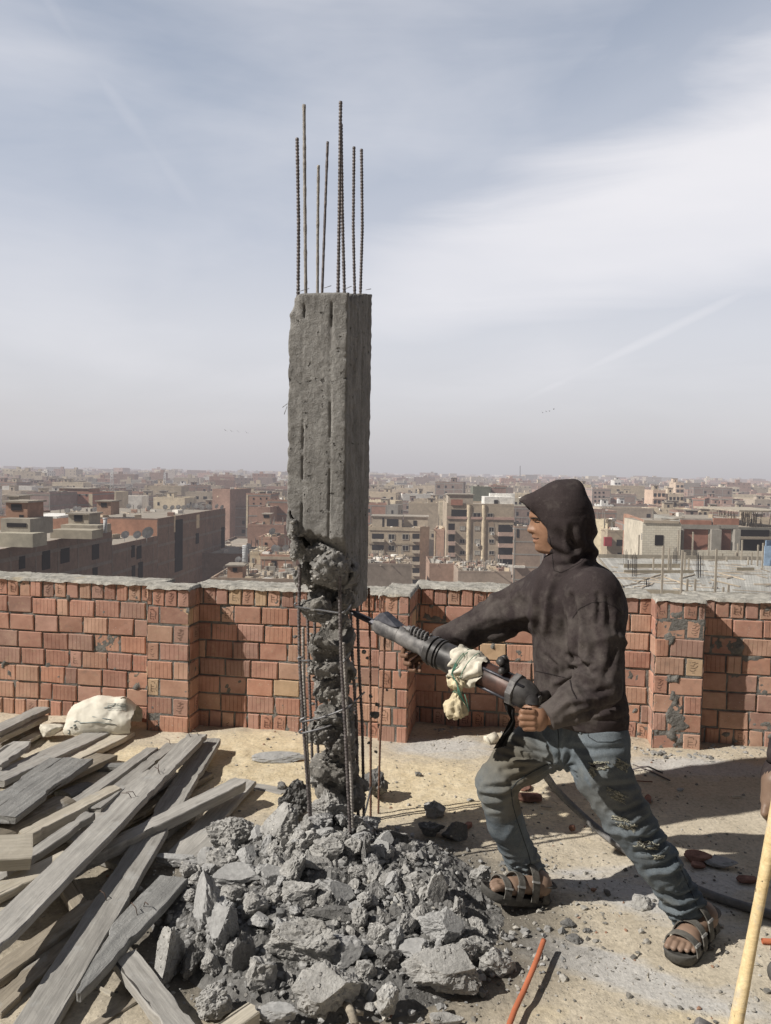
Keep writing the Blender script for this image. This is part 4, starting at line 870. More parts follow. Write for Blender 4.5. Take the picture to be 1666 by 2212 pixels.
def city_random():
    keep=[(0,420,300),(420,665,262),(665,780,140),(780,1180,270),(1180,1345,200),(1345,1700,165)]
    def minY(u):
        for a,b,y in keep:
            if a<=u<b: return y
        return 150
    cand=[]; Y=150.
    while Y<1250:
        stp=14+Y*.016; X=-Y*.62
        while X<Y*.62:
            w_=rng.uniform(9,17)*(1+Y/2600); x=X+w_/2; X+=w_+(rng.uniform(.5,3) if rng.random()<.8 else rng.uniform(5,9)); y=Y+rng.uniform(-5,5); u=CU+x/y*FOC
            if y<minY(u) or y<minY(u-w_/2/y*FOC) or y<minY(u+w_/2/y*FOC) : continue
            cand.append((x,y,w_,u))
        Y+=stp
    cand.sort(key=lambda c:c[1])
    vis=[c for c in cand if -20<c[3]<1690]; rest=[c for c in cand if not(-20<c[3]<1690)]
    near=vis[:285]; rest+=vis[285:]
    N=dict(brick='brown brick',redbrick='red brick',brown='dark brown brick',tan='tan plastered',grey='bare grey concrete',cream='cream painted',white='white painted',pale='pale plastered')
    ks=['brick']*6+['redbrick']*2+['brown']*3+['tan']*4+['grey']*1+['cream']*2+['white']*1+['pale']*3
    used={}
    zones=[(0,130,'far left edge of the city view'),(130,330,'left of the long brick complex roof'),(330,520,'over the dish covered roof'),(520,665,'just left of the pillar'),(665,810,'behind the pillar'),(810,960,'over the beige apartment block'),(960,1130,'over the tan apartment block'),(1130,1290,'behind the hooded head'),(1290,1400,'right of the hood'),(1400,1540,'over the white block house'),(1540,1700,'at the right edge of the city view')]
    for i,(x,y,w_,u) in enumerate(near):
        k=ks[rng.integers(len(ks))]; zt=rng.uniform(-17,-7)+(rng.random()<.2)*rng.uniform(1,5)
        if y<330: zt=min(zt,-9.5)
        mb=MB(); block(mb,(x,y),w_,rng.uniform(9,14),rng.normal(0,.10)+(.12 if u>700 else -.02),zt,ZG,cc(k),rng,windows=y<620,par=.7,bands=(k in('brick','redbrick','brown') and y<450),huts=rng.integers(0,3),clut=8 if y<450 else 4,dens=.5)
        o=mb.build('city_building',[M['city'] if y<620 else M['cityfar'],M['hole']],loc=(x,y,ZG))
        z=[q[2] for q in zones if q[0]<=max(0,u)<q[1]]; z=z[0] if z else 'in the far city'
        dist='near' if y<300 else 'middle distance' if y<420 else 'distant'; fl=int((zt-ZG)/3.1)
        sz='narrow' if w_<12 else 'broad' if w_>17 else 'plain'
        tag(o,f"{sz} {N[k]} block, {dist}, {z}",'building','apartment blocks filling the hazy city')
    mb=MB()
    def simple(x,y,w_,d_,zt,colr,yaw):
        ca,sa=math.cos(yaw),math.sin(yaw); q=[(x+ca*a*w_/2+sa*b*d_/2,y-sa*a*w_/2+ca*b*d_/2) for a,b in ((-1,-1),(1,-1),(1,1),(-1,1))]
        mb.add([(*p,ZG) for p in q]+[(*p,zt) for p in q],[(0,1,5,4),(1,2,6,5),(3,0,4,7),(4,5,6,7)],0,[colr]*3+[cc('roof',.25)])
    for x,y,w_,u in rest:
        k=ks[rng.integers(len(ks))]; zt=rng.uniform(-18,-7)+(rng.random()<.20)*rng.uniform(1,7)+min(3.0,(y-300)/300); yaw=rng.normal(0,.1); simple(x,y,w_,rng.uniform(9,15),zt,cc(k),yaw); hx=x+rng.uniform(-.3,.3)*w_; simple(hx,y,3,3,zt+rng.uniform(1.5,3),cc(k),yaw)
    Y=1250.
    while Y<9000:
        stp=20+Y*.016; X=-Y*.58
        while X<Y*.58:
            w_=rng.uniform(11,26)*(1+Y/7000); X+=w_+rng.uniform(2,16); k=ks[rng.integers(len(ks))]; zt=rng.uniform(-11,-3)+(rng.random()<.22)*rng.uniform(1,9)+min(Y,5000)/1100; simple(X,Y+rng.uniform(-12,12),w_,18,zt,cc(k,.25),rng.normal(0,.2))
            if rng.random()<.2: simple(X+rng.uniform(-.3,.3)*w_,Y,5,5,zt+rng.uniform(2,4),cc(k),0)
        Y+=stp
    tag(mb.build('distant_city',M['cityfar']),'dense far city of brick blocks fading into dust haze','city',kind='stuff')
city_random()
def dishes():
    d=MB(); n=10; th=np.linspace(0,2*math.pi,14,endpoint=False)
    V=[(0,0,0)]+[(.28*math.cos(t),-.04,.28*math.sin(t)) for t in th]+[(.55*math.cos(t),-.14,.55*math.sin(t)) for t in th]
    Fc=[(0,1+i,1+(i+1)%14) for i in range(14)]+[(1+i,15+i,15+(i+1)%14,1+(i+1)%14) for i in range(14)]
    m=frame((1,0,0),(0,-.35,1)); d.add(np.array(V)@m.T+np.array([0,0,.95]),Fc,0,smooth=True); d.tube([(0,.05,0),(0,.05,1.0)],.03,5); d.tube([(0,-.05,.5),(0,-.55,1.1)],.02,4)
    me=None; spots=[]
    f=lambda x:x/3.840; g=lambda y:992.4+y/3.840; f8=lambda x:271.2+x/4.388; g8=lambda y:992.4+y/4.388
    for x,y in [(15,475),(100,480),(240,490),(560,465),(785,450),(608,600),(475,660),(540,655),(1220,690),(1035,680),(1135,680),(620,445),(655,445)]: spots.append((f(x),g(y),None,1))
    for x,y in [(375,490),(440,495),(500,490),(595,475),(640,470),(670,480),(705,480),(725,495),(780,480),(795,490),(860,480),(910,490),(550,495),(30,480),(130,490),(220,500),(1060,1000),(1110,1000),(1400,890),(1430,895),(1515,890),(1385,740)]: spots.append((f8(x),g8(y),None,1))
    near_front=['above the brick roof hut','beside the plaster roof hut','on the long brick roof']
    for i,(u,v,_,s) in enumerate(spots):
        h=v-(CV-FOC*math.tan(PITCH)); Y=W(u,v,1)[1]; zz=-6.9 if (271<u and v<1115) or v<1115 else (-7.4 if v<1185 else None)
        if zz is None: p=W(u,v,118)
        else:
            p=G(u,v,zz)
            if p[1]>175: p=W(u,v,160)
        if me is None: o=d.build('satellite_dish',M['metal']); me=o
        else: o=me.copy(); col.objects.link(o)
        o.location=p; o.rotation_euler=(0,0,rng.uniform(.2,1.0)); o.scale=(.95,)*3
        z='small grey satellite dish on the dish covered far roof' if (i>=13 and v<1115) else ('small grey satellite dish on the roofs beyond the left parapet' if i<13 else 'small grey satellite dish on the low roofs beside the pillar')
        if i==8: z='large pale satellite dish at the notch of the long brick building'; o.scale=(1.4,)*3
        tag(o,z,'satellite dish','satellite dishes on the roofs')
dishes()
def towers():
    for i,(u,v0,v1,Y,l) in enumerate([(242,1015,1075,330,'thin lattice antenna mast left of the pale yellow block'),(356,1020,1068,420,'thin antenna mast above the striped balcony blocks'),(1124,1006,1030,900,'faint lone antenna mast on the horizon left of the hood')]):
        mb=MB(); a=W(u,v1,Y);b=W(u,v0,Y); H=b[2]-a[2]; w_=.9 if i<2 else .5
        for sx in(-1,1):
            for sy in(-1,1): mb.tube([a+np.array([sx*w_,sy*w_,0]),b+np.array([sx*.25,sy*.25,0])],.09,4)
        for k in range(10):
            t=k/10; q=a*(1-t)+b*t; r=w_*(1-t)+.25*t; mb.tube([q+np.array([-r,-r,0]),q+np.array([r,-r,H/10])],.06,4)
        tag(mb.build('antenna_mast',M['cityfar'] if i==2 else M['metal']),l,'mast')
    # striped mid-distance balcony blocks
    for u0,u1,v0,Y,c,l,rows in [(333,366,1047,420,(.62,.50,.38),'tan apartment block with striped balconies over the dish covered roof',6),(385,402,1048,430,(.72,.70,.68),'white apartment block with dark openings over the dish covered roof',6),(406,421,1051,430,(.70,.69,.66),'second white apartment block right beside the first one',6),
        (1411,1438,1061,330,(.70,.52,.40),'slim pale pink tower with balconies over the white block house',9),(1445,1477,1069,330,(.66,.55,.42),'cream tower with rows of dark openings over the white block house',8),(1460,1478,1044,480,(.66,.52,.40),'cream balcony tower behind the brown brick blocks',7),(1550,1598,1053,520,(.68,.60,.48),'long cream block with balcony rows at far right',4),(1257,1277,1049,430,(.70,.60,.42),'yellow cream block with balconies touching the hood',5),(1328,1342,1038,620,(.74,.72,.68),'small white tower block right of the hood',5),(1300,1326,1093,300,(.72,.71,.68),'white low block with small windows right of the hood',2),(1326,1372,1093,310,(.66,.66,.66),'white and blue low block beside the white one',2)]:
        b=Bld('apartment_block',l,u0,u1,v0,Y,R(2),12,ZG,c,huts=1,clut=4)
        for r in range(rows):
            h=(3.0 if Y<600 else 4)/Y*FOC; v=v0+3+r*h; nj=max(2,int((u1-u0)/7)); mb=MB()
            for j in range(nj):
                uu=u0+(j+.5)*(u1-u0)/nj; c1=b.hit(uu,v+h*.35); mb.box(c1+b.n*.02,((u1-u0)/nj*.32*Y/FOC,.05,.75),b.M,1)
            c1=b.hit((u0+u1)/2,v+h*.8); mb.box(c1+b.n*.5,((u1-u0)/2*Y/FOC,.5,.35),b.M,0,(*np.array(c)*1.05,0)); b.part('balcony_row',mb)
    b=Bld('brick_building','solid red brick block with dark right side over the unfinished storeys',1495.3,1523,1079,270,R(28),16,ZG,(.44,.25,.20),bands=True,huts=0)
    b=Bld('brick_building','grid fronted brown block with open storeys right of the hood',1280,1320,1057,330,R(2),14,ZG,(.42,.32,.28),bands=True)
    for r in range(6):
        for j in range(3): b.win(1284+j*9,1062+r*9,1288+j*9,1066+r*9,False)
towers()
def birds():
    def bird(u,v,sz,rot,label,grp):
        p=W(u,v,60); s=sz*60/FOC; mb=MB()
        mb.tube([(-.22*s,0,0),(-.1*s,0,.02*s),(.1*s,0,.02*s),(.2*s,0,0)],[.01*s,.05*s,.05*s,.012*s],6)
        for q in(-1,1): mb.add([(-.08*s,0,.02*s),(.08*s,0,.02*s),(.02*s,q*.3*s,.16*s),(-.10*s,q*.62*s,.10*s),(-.05*s,q*.3*s,.12*s)],[(0,1,2,4),(4,2,3)],0)
        o=mb.build('bird',M['birdm']); o.location=p; o.rotation_euler=rot; tag(o,label,'bird',grp)
    M['birdm']=m_flat('pale bird feathers',(.30,.29,.31),haze=False)
    for i,(u,v,l) in enumerate([(487,930,'leftmost of four tiny birds in a row left of the pillar'),(500,931.5,'second from left of the four tiny birds left of the pillar'),(515,933,'third from left of the four tiny birds left of the pillar'),(533,935,'rightmost of four tiny birds in a row left of the pillar')]): bird(u,v,9,(R(30),R(-8+i*6),R(70+8*i)),l,'birds left of the pillar')
    for i,(u,v,l) in enumerate([(1172,891,'lowest left bird of the small flock right of the pillar'),(1180,889,'second bird of the small flock right of the pillar'),(1187,888,'third bird of the small flock right of the pillar'),(1196,884,'highest right bird of the small flock right of the pillar')]): bird(u,v,9,(R(50-20*i),R(30),R(80-25*i)),l,'birds right of the pillar')
birds()
# ---------------------------------------------------------------- rubble
def ico(sub):
    import bmesh
    b=bmesh.new(); bmesh.ops.create_icosphere(b,subdivisions=sub,radius=1); V=np.array([v.co[:] for v in b.verts]); F=np.array([[v.index for v in f.verts] for f in b.faces]); b.free(); return V,F
ICO={k:ico(k) for k in (1,2,3,4,5)}
def rock(seed,sub,hs,rough=.06,planes=9,flat=None):
    "angular broken lump: ball cut by random planes, then roughened"
    r_=np.random.default_rng(seed); V,F=ICO[sub]; V=V.copy()
    for _ in range(planes):
        n=r_.normal(size=3);n/=np.linalg.norm(n); d=r_.uniform(.52,.86); k=V@n; V=V-np.outer(np.maximum(k-d,0),n)*.96
    if flat is not None:
        n=np.asarray(flat,float);n/=np.linalg.norm(n); k=V@n; V=V-np.outer(np.maximum(k-.45,0),n)
    U=V/ (np.linalg.norm(V,axis=1)[:,None]); a=fbm(V+seed*3.1,2.2,seed,3)*rough*1.6+fbm(V+seed,6.5,seed+1,3)*rough*1.1
    if sub>=4: a=a-.05*np.abs(vnoise(V,5,seed+9))-.035*np.abs(vnoise(V,11,seed+6))+ (np.maximum(.25-np.abs(vnoise(V,15,seed+2)),0)*-.10+fbm(V,22,seed+4,2)*.03)*(rough/.06)
    if flat is not None:
        k=V@n; a=a*(1-.85*sstep(.38,.45,k))
    return (V+U*a[:,None])*np.asarray(hs),F
def surf(x,y): return mound(x,y)+0*x
def on_mound(u,v,lift):
    d=ray(u,v); t=np.linspace(1.2,6,2400); P=EYE+d*t[:,None]; f=P[:,2]-mound(P[:,0],P[:,1])-lift; i=np.argmax(f<0); return P[i]
def chunk(u,v,hu,hv,seed,label,mat='chunk',sub=4,flat=None,rot=None,rough=.085,planes=9,group=None,z=None,dep=None,name='concrete_chunk',tilt=0):
    sc=1/FOC
    P=on_mound(u,v,0.02) if z is None else G(u,v,z); Y=P[1]
    a=hu*Y*sc; b=hv*Y*sc; hz=b*.98; hy=max(b*.85,min(a,b)*.9)
    V,F=rock(seed,sub,(1,1,1),rough,planes,flat)
    q=Matrix.Rotation(tilt,3,'Y')@Matrix.Rotation(rot if rot is not None else rng.uniform(-.3,.3),3,'Z')
    V=V-(V.max(0)+V.min(0))/2; V=V/((V.max(0)-V.min(0))/2)
    if abs(tilt)>.2: V=V*np.array([a/ (1+abs(tilt)*.4),hy,hz]); V=V@np.array(q).T; V=V-(V.max(0)+V.min(0))/2; V=V/((V.max(0)-V.min(0))/2)*np.array([a,hy,hz])
    else: V=V@np.array(q).T; V=V/((V.max(0)-V.min(0))/2)*np.array([a,hy,hz])
    P=on_mound(u,v,hz*.62) if z is None else P
    o=mesh_obj(name,V,F,M[mat],smooth=False); o.location=P
    tag(o,label,'concrete chunk' if 'chunk' in name else 'debris',group); return o
fx=lambda x:298.3+x/1.0412; fy=lambda y:1600+y/1.0412
fx=lambda x:(550+x/1.0412)/1.844; fy=lambda y:(2950+y/1.0412)/1.844; fs=1/1.92
CH=[(787,288,82,86,'big pale concrete lump wedged against the front bars of the pillar','chunk',None,0),
(390,395,92,72,'broad rough concrete chunk on the left shoulder of the rubble heap','chunk',None,0),
(600,352,72,78,'tall dark faced chunk just left of the pillar foot','chunk',(-1,-.5,.8),0),
(700,378,32,52,'narrow chunk standing against the left front bar','chunk',None,0),
(785,452,68,52,'rounded chunk lying right of the bent front bar','chunk',None,0),
(640,540,52,62,'pointed pale chunk in the middle of the heap just below the bars','chunk',None,.3),
(735,512,72,34,'flat light chunk leaning just below the front bars','chunk',(0,-.3,1),.3),
(665,632,78,46,'wide chunk with a pale top in the middle of the heap','chunk',None,0),
(822,622,76,44,'smooth faced slab fragment tilted down to the right mid heap','slab',(.2,-.6,1),.75),
(300,680,62,125,'long pale concrete splinter leaning on the left flank of the heap','slab',(-.6,-.5,1),-.35),
(345,770,66,88,'broad grey plate right beside the long pale splinter','slab',(-.2,-.7,1),-.3),
(130,885,46,118,'lens shaped concrete flake standing at the far left of the heap','chunk',(-.5,-.8,.5),0),
(432,880,48,78,'dark upright chunk with a smooth face left of the heap centre','chunk_dark',(.5,-.8,.3),0),
(700,835,145,92,'largest rugged concrete block in the middle of the heap','chunk',None,0),
(785,722,105,34,'long dark wedge lying above the largest block','chunk_dark',(0,-1,.4),.1),
(868,880,72,58,'block with a board marked face right of the largest block','slab',(.3,-1,.3),0),
(780,1035,132,92,'big aggregate studded slab at the front of the heap','chunk',(-.1,-.5,1),0),
(1258,965,152,82,'big flat topped slab at the right front of the heap','chunk',(0,-.3,1),.08),
(315,1078,74,70,'round grey boulder of concrete at the front left of the heap','chunk',None,0),
(520,965,58,72,'upright pale chunk left of the big front slab','chunk',None,0),
(1036,1085,44,60,'pale angular chunk right of the big front slab','chunk',None,0),
(945,950,45,42,'small chunk between the big front slab and the board marked block','chunk',None,0),
(1005,800,52,44,'grey chunk on the right middle of the heap','chunk',None,0),
(1262,772,92,62,'rounded chunk with a long smooth shoulder on the right of the heap','slab',(.3,-.4,1),.4),
(1240,608,46,70,'upright dark chunk at the right near the front foot of the worker','chunk',(.3,-1,.2),0),
(1150,592,52,40,'middling chunk left of the upright dark one','chunk',None,0),
(1035,580,60,34,'pale flat chunk right of the steel bars','chunk',(-.3,-.5,1),.3),
(1165,735,42,46,'grey chunk above the big flat topped slab','chunk',None,0),
(1400,865,62,48,'low jagged chunk towards the right end of the heap','chunk',None,0),
(1490,920,72,54,'outermost right chunk of the heap beside the sand','chunk',None,0),
(1150,875,62,38,'smooth gently sloping plate left of the big flat topped slab','slab',(0,-.4,1),-.2),
(575,1140,82,40,'flat dark slab half cut by the bottom edge of the photo','slab',(0,-.2,1),0),
(420,560,100,42,'grey plate in the upper left of the heap','slab',(0,-.5,1),-.15),
(345,498,62,46,'chunk with a white broken edge at the upper left of the heap','chunk',None,0),
(560,558,46,42,'smooth light plate under the upper left chunks','slab',(0,-.6,1),.4),
(242,572,38,34,'round stone like chunk beside the dark plank end','chunk',None,0),
(225,905,42,66,'dark lump behind the lens shaped flake','chunk_dark',None,0),
(1072,830,30,48,'slim standing sliver on the right middle of the heap','slab',(.8,-1,.2),.1),
(975,872,44,30,'small plate right of the board marked block','chunk',None,0),
(945,458,18,60,'finger shaped dark splinter standing right of the bars','chunk_dark',None,.12),
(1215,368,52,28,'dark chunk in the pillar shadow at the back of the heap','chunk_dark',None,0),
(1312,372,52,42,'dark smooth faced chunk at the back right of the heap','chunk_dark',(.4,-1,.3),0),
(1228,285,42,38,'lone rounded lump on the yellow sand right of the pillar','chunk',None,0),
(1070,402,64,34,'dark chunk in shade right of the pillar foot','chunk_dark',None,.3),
(165,498,100,22,'flat slab with a bright broken rim next to the planks','slab',(0,-.2,1),.02),
(1282,1160,70,26,'pale slab sliver at the bottom edge under the big flat topped slab','chunk',(0,-.3,1),0),
(1420,570,44,46,'chunk beside the toes of the front sandal','chunk',None,0),
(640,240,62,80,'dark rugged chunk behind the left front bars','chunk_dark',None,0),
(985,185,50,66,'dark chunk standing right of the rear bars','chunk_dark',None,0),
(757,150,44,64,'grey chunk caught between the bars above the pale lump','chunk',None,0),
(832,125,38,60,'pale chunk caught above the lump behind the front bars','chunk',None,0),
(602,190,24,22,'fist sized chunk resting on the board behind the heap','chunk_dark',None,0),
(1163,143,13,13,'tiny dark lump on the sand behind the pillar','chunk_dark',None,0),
(1160,930,30,50,'pale chip at the left end of the big flat topped slab','chunk',None,0),
(380,640,52,34,'light chunk between the pale splinter and the heap','chunk',None,0),
(480,690,52,58,'crumbled chunk left of the wide mid heap chunk','chunk',None,0),
(920,735,34,44,'upright pale chip right of the tilted smooth slab','chunk',None,0),
(1330,700,26,46,'thin pale sliver standing over the rounded right chunk','chunk',None,.15),
(1040,900,50,44,'dark lump in the right front of the heap','chunk_dark',None,0)]
def rubble():
    g=0
    for i,(x,y,a,b,l,mt,fl,tl) in enumerate(CH):
        u,v=fx(x),fy(y)
        z=dict()
        if i==0: z=dict(z=.185)
        if i==49: z=dict(z=.30)
        if i==50: z=dict(z=.32)
        if i==48: z=dict(z=.075)
        if i==47: z=dict(z=.10)
        o=chunk(u,v,a*fs*1.13,b*fs*1.13,100+i,l,mt,5 if a*b>4500 else 4,fl,rot=0 if fl else None,tilt=tl,rough=.12,planes=15,**z)
    # filler lumps
    base=[]
    for k in range(12):
        V,F=rock(500+k,3,(1,rng.uniform(.6,.95),rng.uniform(.5,.85)),.13,12); base.append(mesh_obj('concrete_lump',V,F,M['chunk' if k%3 else 'chunk_dark'],smooth=False))
    n=0; first={}
    for i in range(4000):
        if n>=190: break
        x=rng.normal(-.12,.36); y=rng.normal(2.78,.30); r=math.hypot((x+.12)/.72,(y-2.74)/.56)
        if r>1.0: continue
        s=(.011+.026*rng.random()**1.8)*(1.2-.5*r)
        if x>.22 and y>2.62: continue; k=rng.integers(12)
        o=base[k]
        if k in first: o=o.copy(); col.objects.link(o)
        first[k]=1
        o.location=(x,y,float(mound(x,y))+s*.35); o.rotation_euler=tuple(rng.uniform(0,6.28,3)); o.scale=(s,s,s)
        zone='left' if x<-.35 else 'right' if x>.12 else 'middle'; fr='front' if y<2.62 else 'back' if y>2.95 else 'centre'
        tag(o,f"small grey concrete lump loose in the {zone} {fr} of the rubble heap",'concrete lump','small lumps filling the rubble heap'); n+=1
    for k in range(12):
        if k not in first: bpy.data.objects.remove(base[k])
    mid=[]
    for k in range(12):
        V,F=rock(700+k,4,(1,rng.uniform(.65,.95),rng.uniform(.5,.8)),.11,14,flat=(rng.normal(),rng.normal(),1) if k%3==0 else None); V=V/np.abs(V).max(); mid.append(mesh_obj('concrete_chunk',V,F,M['slab' if k%3==0 else 'chunk'],smooth=False))
    used=set(); n=0
    while n<78:
        if n<34: x,y=rng.normal(-.36,.15),rng.normal(3.02,.13)
        else: x,y=rng.normal(-.14,.34),rng.normal(2.74,.26)
        r=math.hypot((x+.14)/.66,(y-2.76)/.58)
        if r>1 or (x>.20 and y>2.62): continue
        k=rng.integers(12); o=mid[k]
        if k in used: o=o.copy(); col.objects.link(o)
        used.add(k); s=rng.uniform(.030,.060) if n<34 else rng.uniform(.026,.050)
        o.scale=(s,s,s); o.rotation_euler=tuple(rng.uniform(-.6,.6,2))+(rng.uniform(0,6.28),); o.location=(x,y,float(mound(x,y))+s*rng.uniform(.35,.9)); n+=1
        tag(o,('grey angular chunk among many piled left of the pillar bars' if x<-.2 and y>2.85 else 'grey angular chunk among many like it in the middle of the heap' if y>2.62 else 'grey angular chunk among many like it along the front of the heap'),'concrete chunk','medium chunks of the rubble heap')
    for k in range(12):
        if k not in used: bpy.data.objects.remove(mid[k])
    # crumbs: heap surface and gravel
    xs=np.linspace(-1.05,.85,190);ys=np.linspace(2.0,3.6,160);X,Y=np.meshgrid(xs,ys,indexing='ij'); P=np.stack([X,Y,0*X],-1)
    rr=np.hypot((X+.16)/.62,(Y-2.78)/.56)
    Z=mound(X,Y)+(.020*fbm(P,14,3,4)+.016*fbm(P,45,8,3)+.012*(1-np.abs(vnoise(P,30,5))*2))*sstep(1.1,.8,rr)-.05*sstep(.95,1.15,rr)+.004; mb=MB(); mb.grid(np.stack([X,Y,Z],-1),0,smooth=False)
    tag(mb.build('rubble_fines',M['chunk_dark']),'grey crushed concrete fines making up the body of the heap','rubble',kind='stuff')
    mb=MB(); pv,pf=ICO[1]
    def peb(x,y,z,s,c):
        q=pv*(1+rng.normal(0,.26,(len(pv),1)))*np.array([1,rng.uniform(.6,1),rng.uniform(.45,.8)])*s; a=rng.uniform(0,6.28); Rz=np.array([[math.cos(a),-math.sin(a),0],[math.sin(a),math.cos(a),0],[0,0,1]]); mb.add(q@Rz.T+np.array([x,y,z]),pf,0,c,smooth=False)
    for i in range(2600):
        x=rng.normal(-.12,.36);y=rng.normal(2.72,.30); r=math.hypot((x+.12)/.80,(y-2.74)/.62)
        if r>1.05 or y<1.9 or (x>.27 and y>2.66 and rng.random()<.8): continue
        s=abs(rng.normal(0,.0065))+.003; g=rng.uniform(.16,.36); peb(x,y,float(mound(x,y))+.004+rng.uniform(0,.010)*(r<.9),s,(g,g*.99,g*.97,0) if rng.random()<.95 else (.44,.42,.38,0))
    for i in range(2600):
        x=rng.uniform(-1.9,2.4);y=rng.uniform(2.05,4.75)
        if rng.random()<.5: x,y=rng.normal(.6,.55),rng.normal(2.75,.45)
        if y<1.9 or y>4.8: continue
        s=abs(rng.normal(0,.0035))+.0015+(rng.random()<.02)*rng.uniform(.003,.010); g=rng.uniform(.14,.42)
        peb(x,y,floor_z(np.array(x),np.array(y))+s*.3,s,(g,g*.95,g*.86,0) if rng.random()<.95 else (.28,.17,.12,0))
    for i in range(700):   # crumbs along the wall foot
        x=rng.uniform(.3,2.4);y=4.86-.17*x-abs(rng.normal(0,.07))-(.15 if 1.5<x<1.9 else 0); s=abs(rng.normal(0,.007))+.003; g=rng.uniform(.2,.38); peb(x,y,.005+s*.4,s,(g,g*.97,g*.92,0))
    s=NM('gravel stones'); m=s.out(s.mix(1.0,s.attr(),s.ramp(s.noise(s.pos(),70,3),[(.3,.8),(.7,1.2)]),'MULTIPLY'),.95,s.bump(s.noise(s.pos(),150,3),.4,.003))
    tag(mb.build('gravel',m),'loose gravel and crumbs scattered over the sandy roof','gravel',kind='stuff')
    # falling bits beside the pillar
    for i,(u,v,r,Y,l) in enumerate([(810,1543,11,3.2,'large dark fragment in mid air beside the pillar foot'),(801,1504,5,3.2,'small flat fragment in mid air right above the large one'),(815,1522,6,3.25,'triangular fragment in mid air touching the large one'),(794,1421,4.5,3.2,'small fragment in mid air beside the drill chisel bars'),(836,1491,3.5,3.3,'tiny fragment in mid air in front of the brick pier'),(797,1605,4,3.2,'small fragment falling in front of the sand'),(812,1624,4.5,3.25,'twisted fragment falling just above the sand'),(676,1521,4.5,3.0,'oval fragment falling among the left bars'),(786,1408,6,3.2,'dark fragment flying right beside the middle core'),(638,1376,5,3.0,'fragment flying left of the front bars'),(770,1465,3.5,3.0,'tiny fragment flying right of the front bar')]):
        P=W(u,v,Y); s=r*Y/FOC; V,F=rock(900+i,3,(s,s*.8,s*.85),.12,8); o=mesh_obj('falling_fragment',V,F,M['chunk_dark'],smooth=False); o.location=P; tag(o,l,'fragment','fragments flying off the pillar')
rubble()
# ---------------------------------------------------------------- loose planks
def m_wood(nm,c0,c1,c2,rough=.3):
    s=NM(nm); p=s.coord('Object'); rn=s.n('ShaderNodeObjectInfo').outputs['Random']; cv=s.n('ShaderNodeCombineXYZ',i_0=s.math('MULTIPLY',rn,37.0)).outputs[0]
    q=s.n('ShaderNodeVectorMath',operation='ADD'); s.set(q,0,p);s.set(q,1,cv); q=q.outputs[0]
    g=s.noise(s.mapv(q,(1.6,34,34)),1.5,7,.65,.4); b=s.noise(s.mapv(q,(2.5,7,7)),1.6,5,.6); f=s.noise(s.mapv(q,(6,120,120)),1.2,4,.7)
    c=s.ramp(s.math('ADD',s.math('MULTIPLY',g,.6),s.math('MULTIPLY',b,.4)),[(.30,c0),(.5,c1),(.68,c2)])
    c=s.mix(1.0,c,s.ramp(f,[(.3,.82),(.7,1.12)]),'MULTIPLY'); c=s.mix(1.0,c,s.ramp(rn,[(0,.82),(1,1.12)]),'MULTIPLY')
    blot=s.mr(s.noise(q,9,5,.7),.56,.66); c=s.mix(s.math('MULTIPLY',blot,.5),c,(.40,.40,.39)); st=s.mr(s.noise(s.mapv(q,(3,9,9)),2.2,4),.60,.72); c=s.mix(s.math('MULTIPLY',st,.45),c,(.12,.11,.10))
    crack=s.mr(s.noise(s.mapv(q,(.7,26,26)),1.1,3,.5,.6),.335,.315); c=s.mix(s.math('MULTIPLY',crack,.85),c,(.03,.027,.024))
    h=s.math('ADD',s.math('MULTIPLY',g,.6),s.math('ADD',s.math('MULTIPLY',f,.3),s.math('MULTIPLY',crack,-.8))); h=s.math('ADD',h,s.math('MULTIPLY',s.noise(q,60,5,.75),rough))
    return s.out(c,.9,s.bump(h,.65,.006),spec=.15)
M['wood_grey']=m_wood('weathered grey plank',(.24,.23,.215),(.37,.355,.33),(.49,.47,.435)); M['wood_pale']=m_wood('pale bleached plank',(.36,.325,.265),(.50,.455,.375),(.62,.57,.48)); M['wood_dark']=m_wood('cement caked plank',(.15,.15,.147),(.24,.238,.23),(.34,.335,.32),1.6); M['wood_brown']=m_wood('brown plank',(.18,.155,.125),(.29,.255,.205),(.41,.365,.30))
M['nail']=m_steel('rusty nail',(.06,.04,.03),(.14,.09,.07),.8,.2)
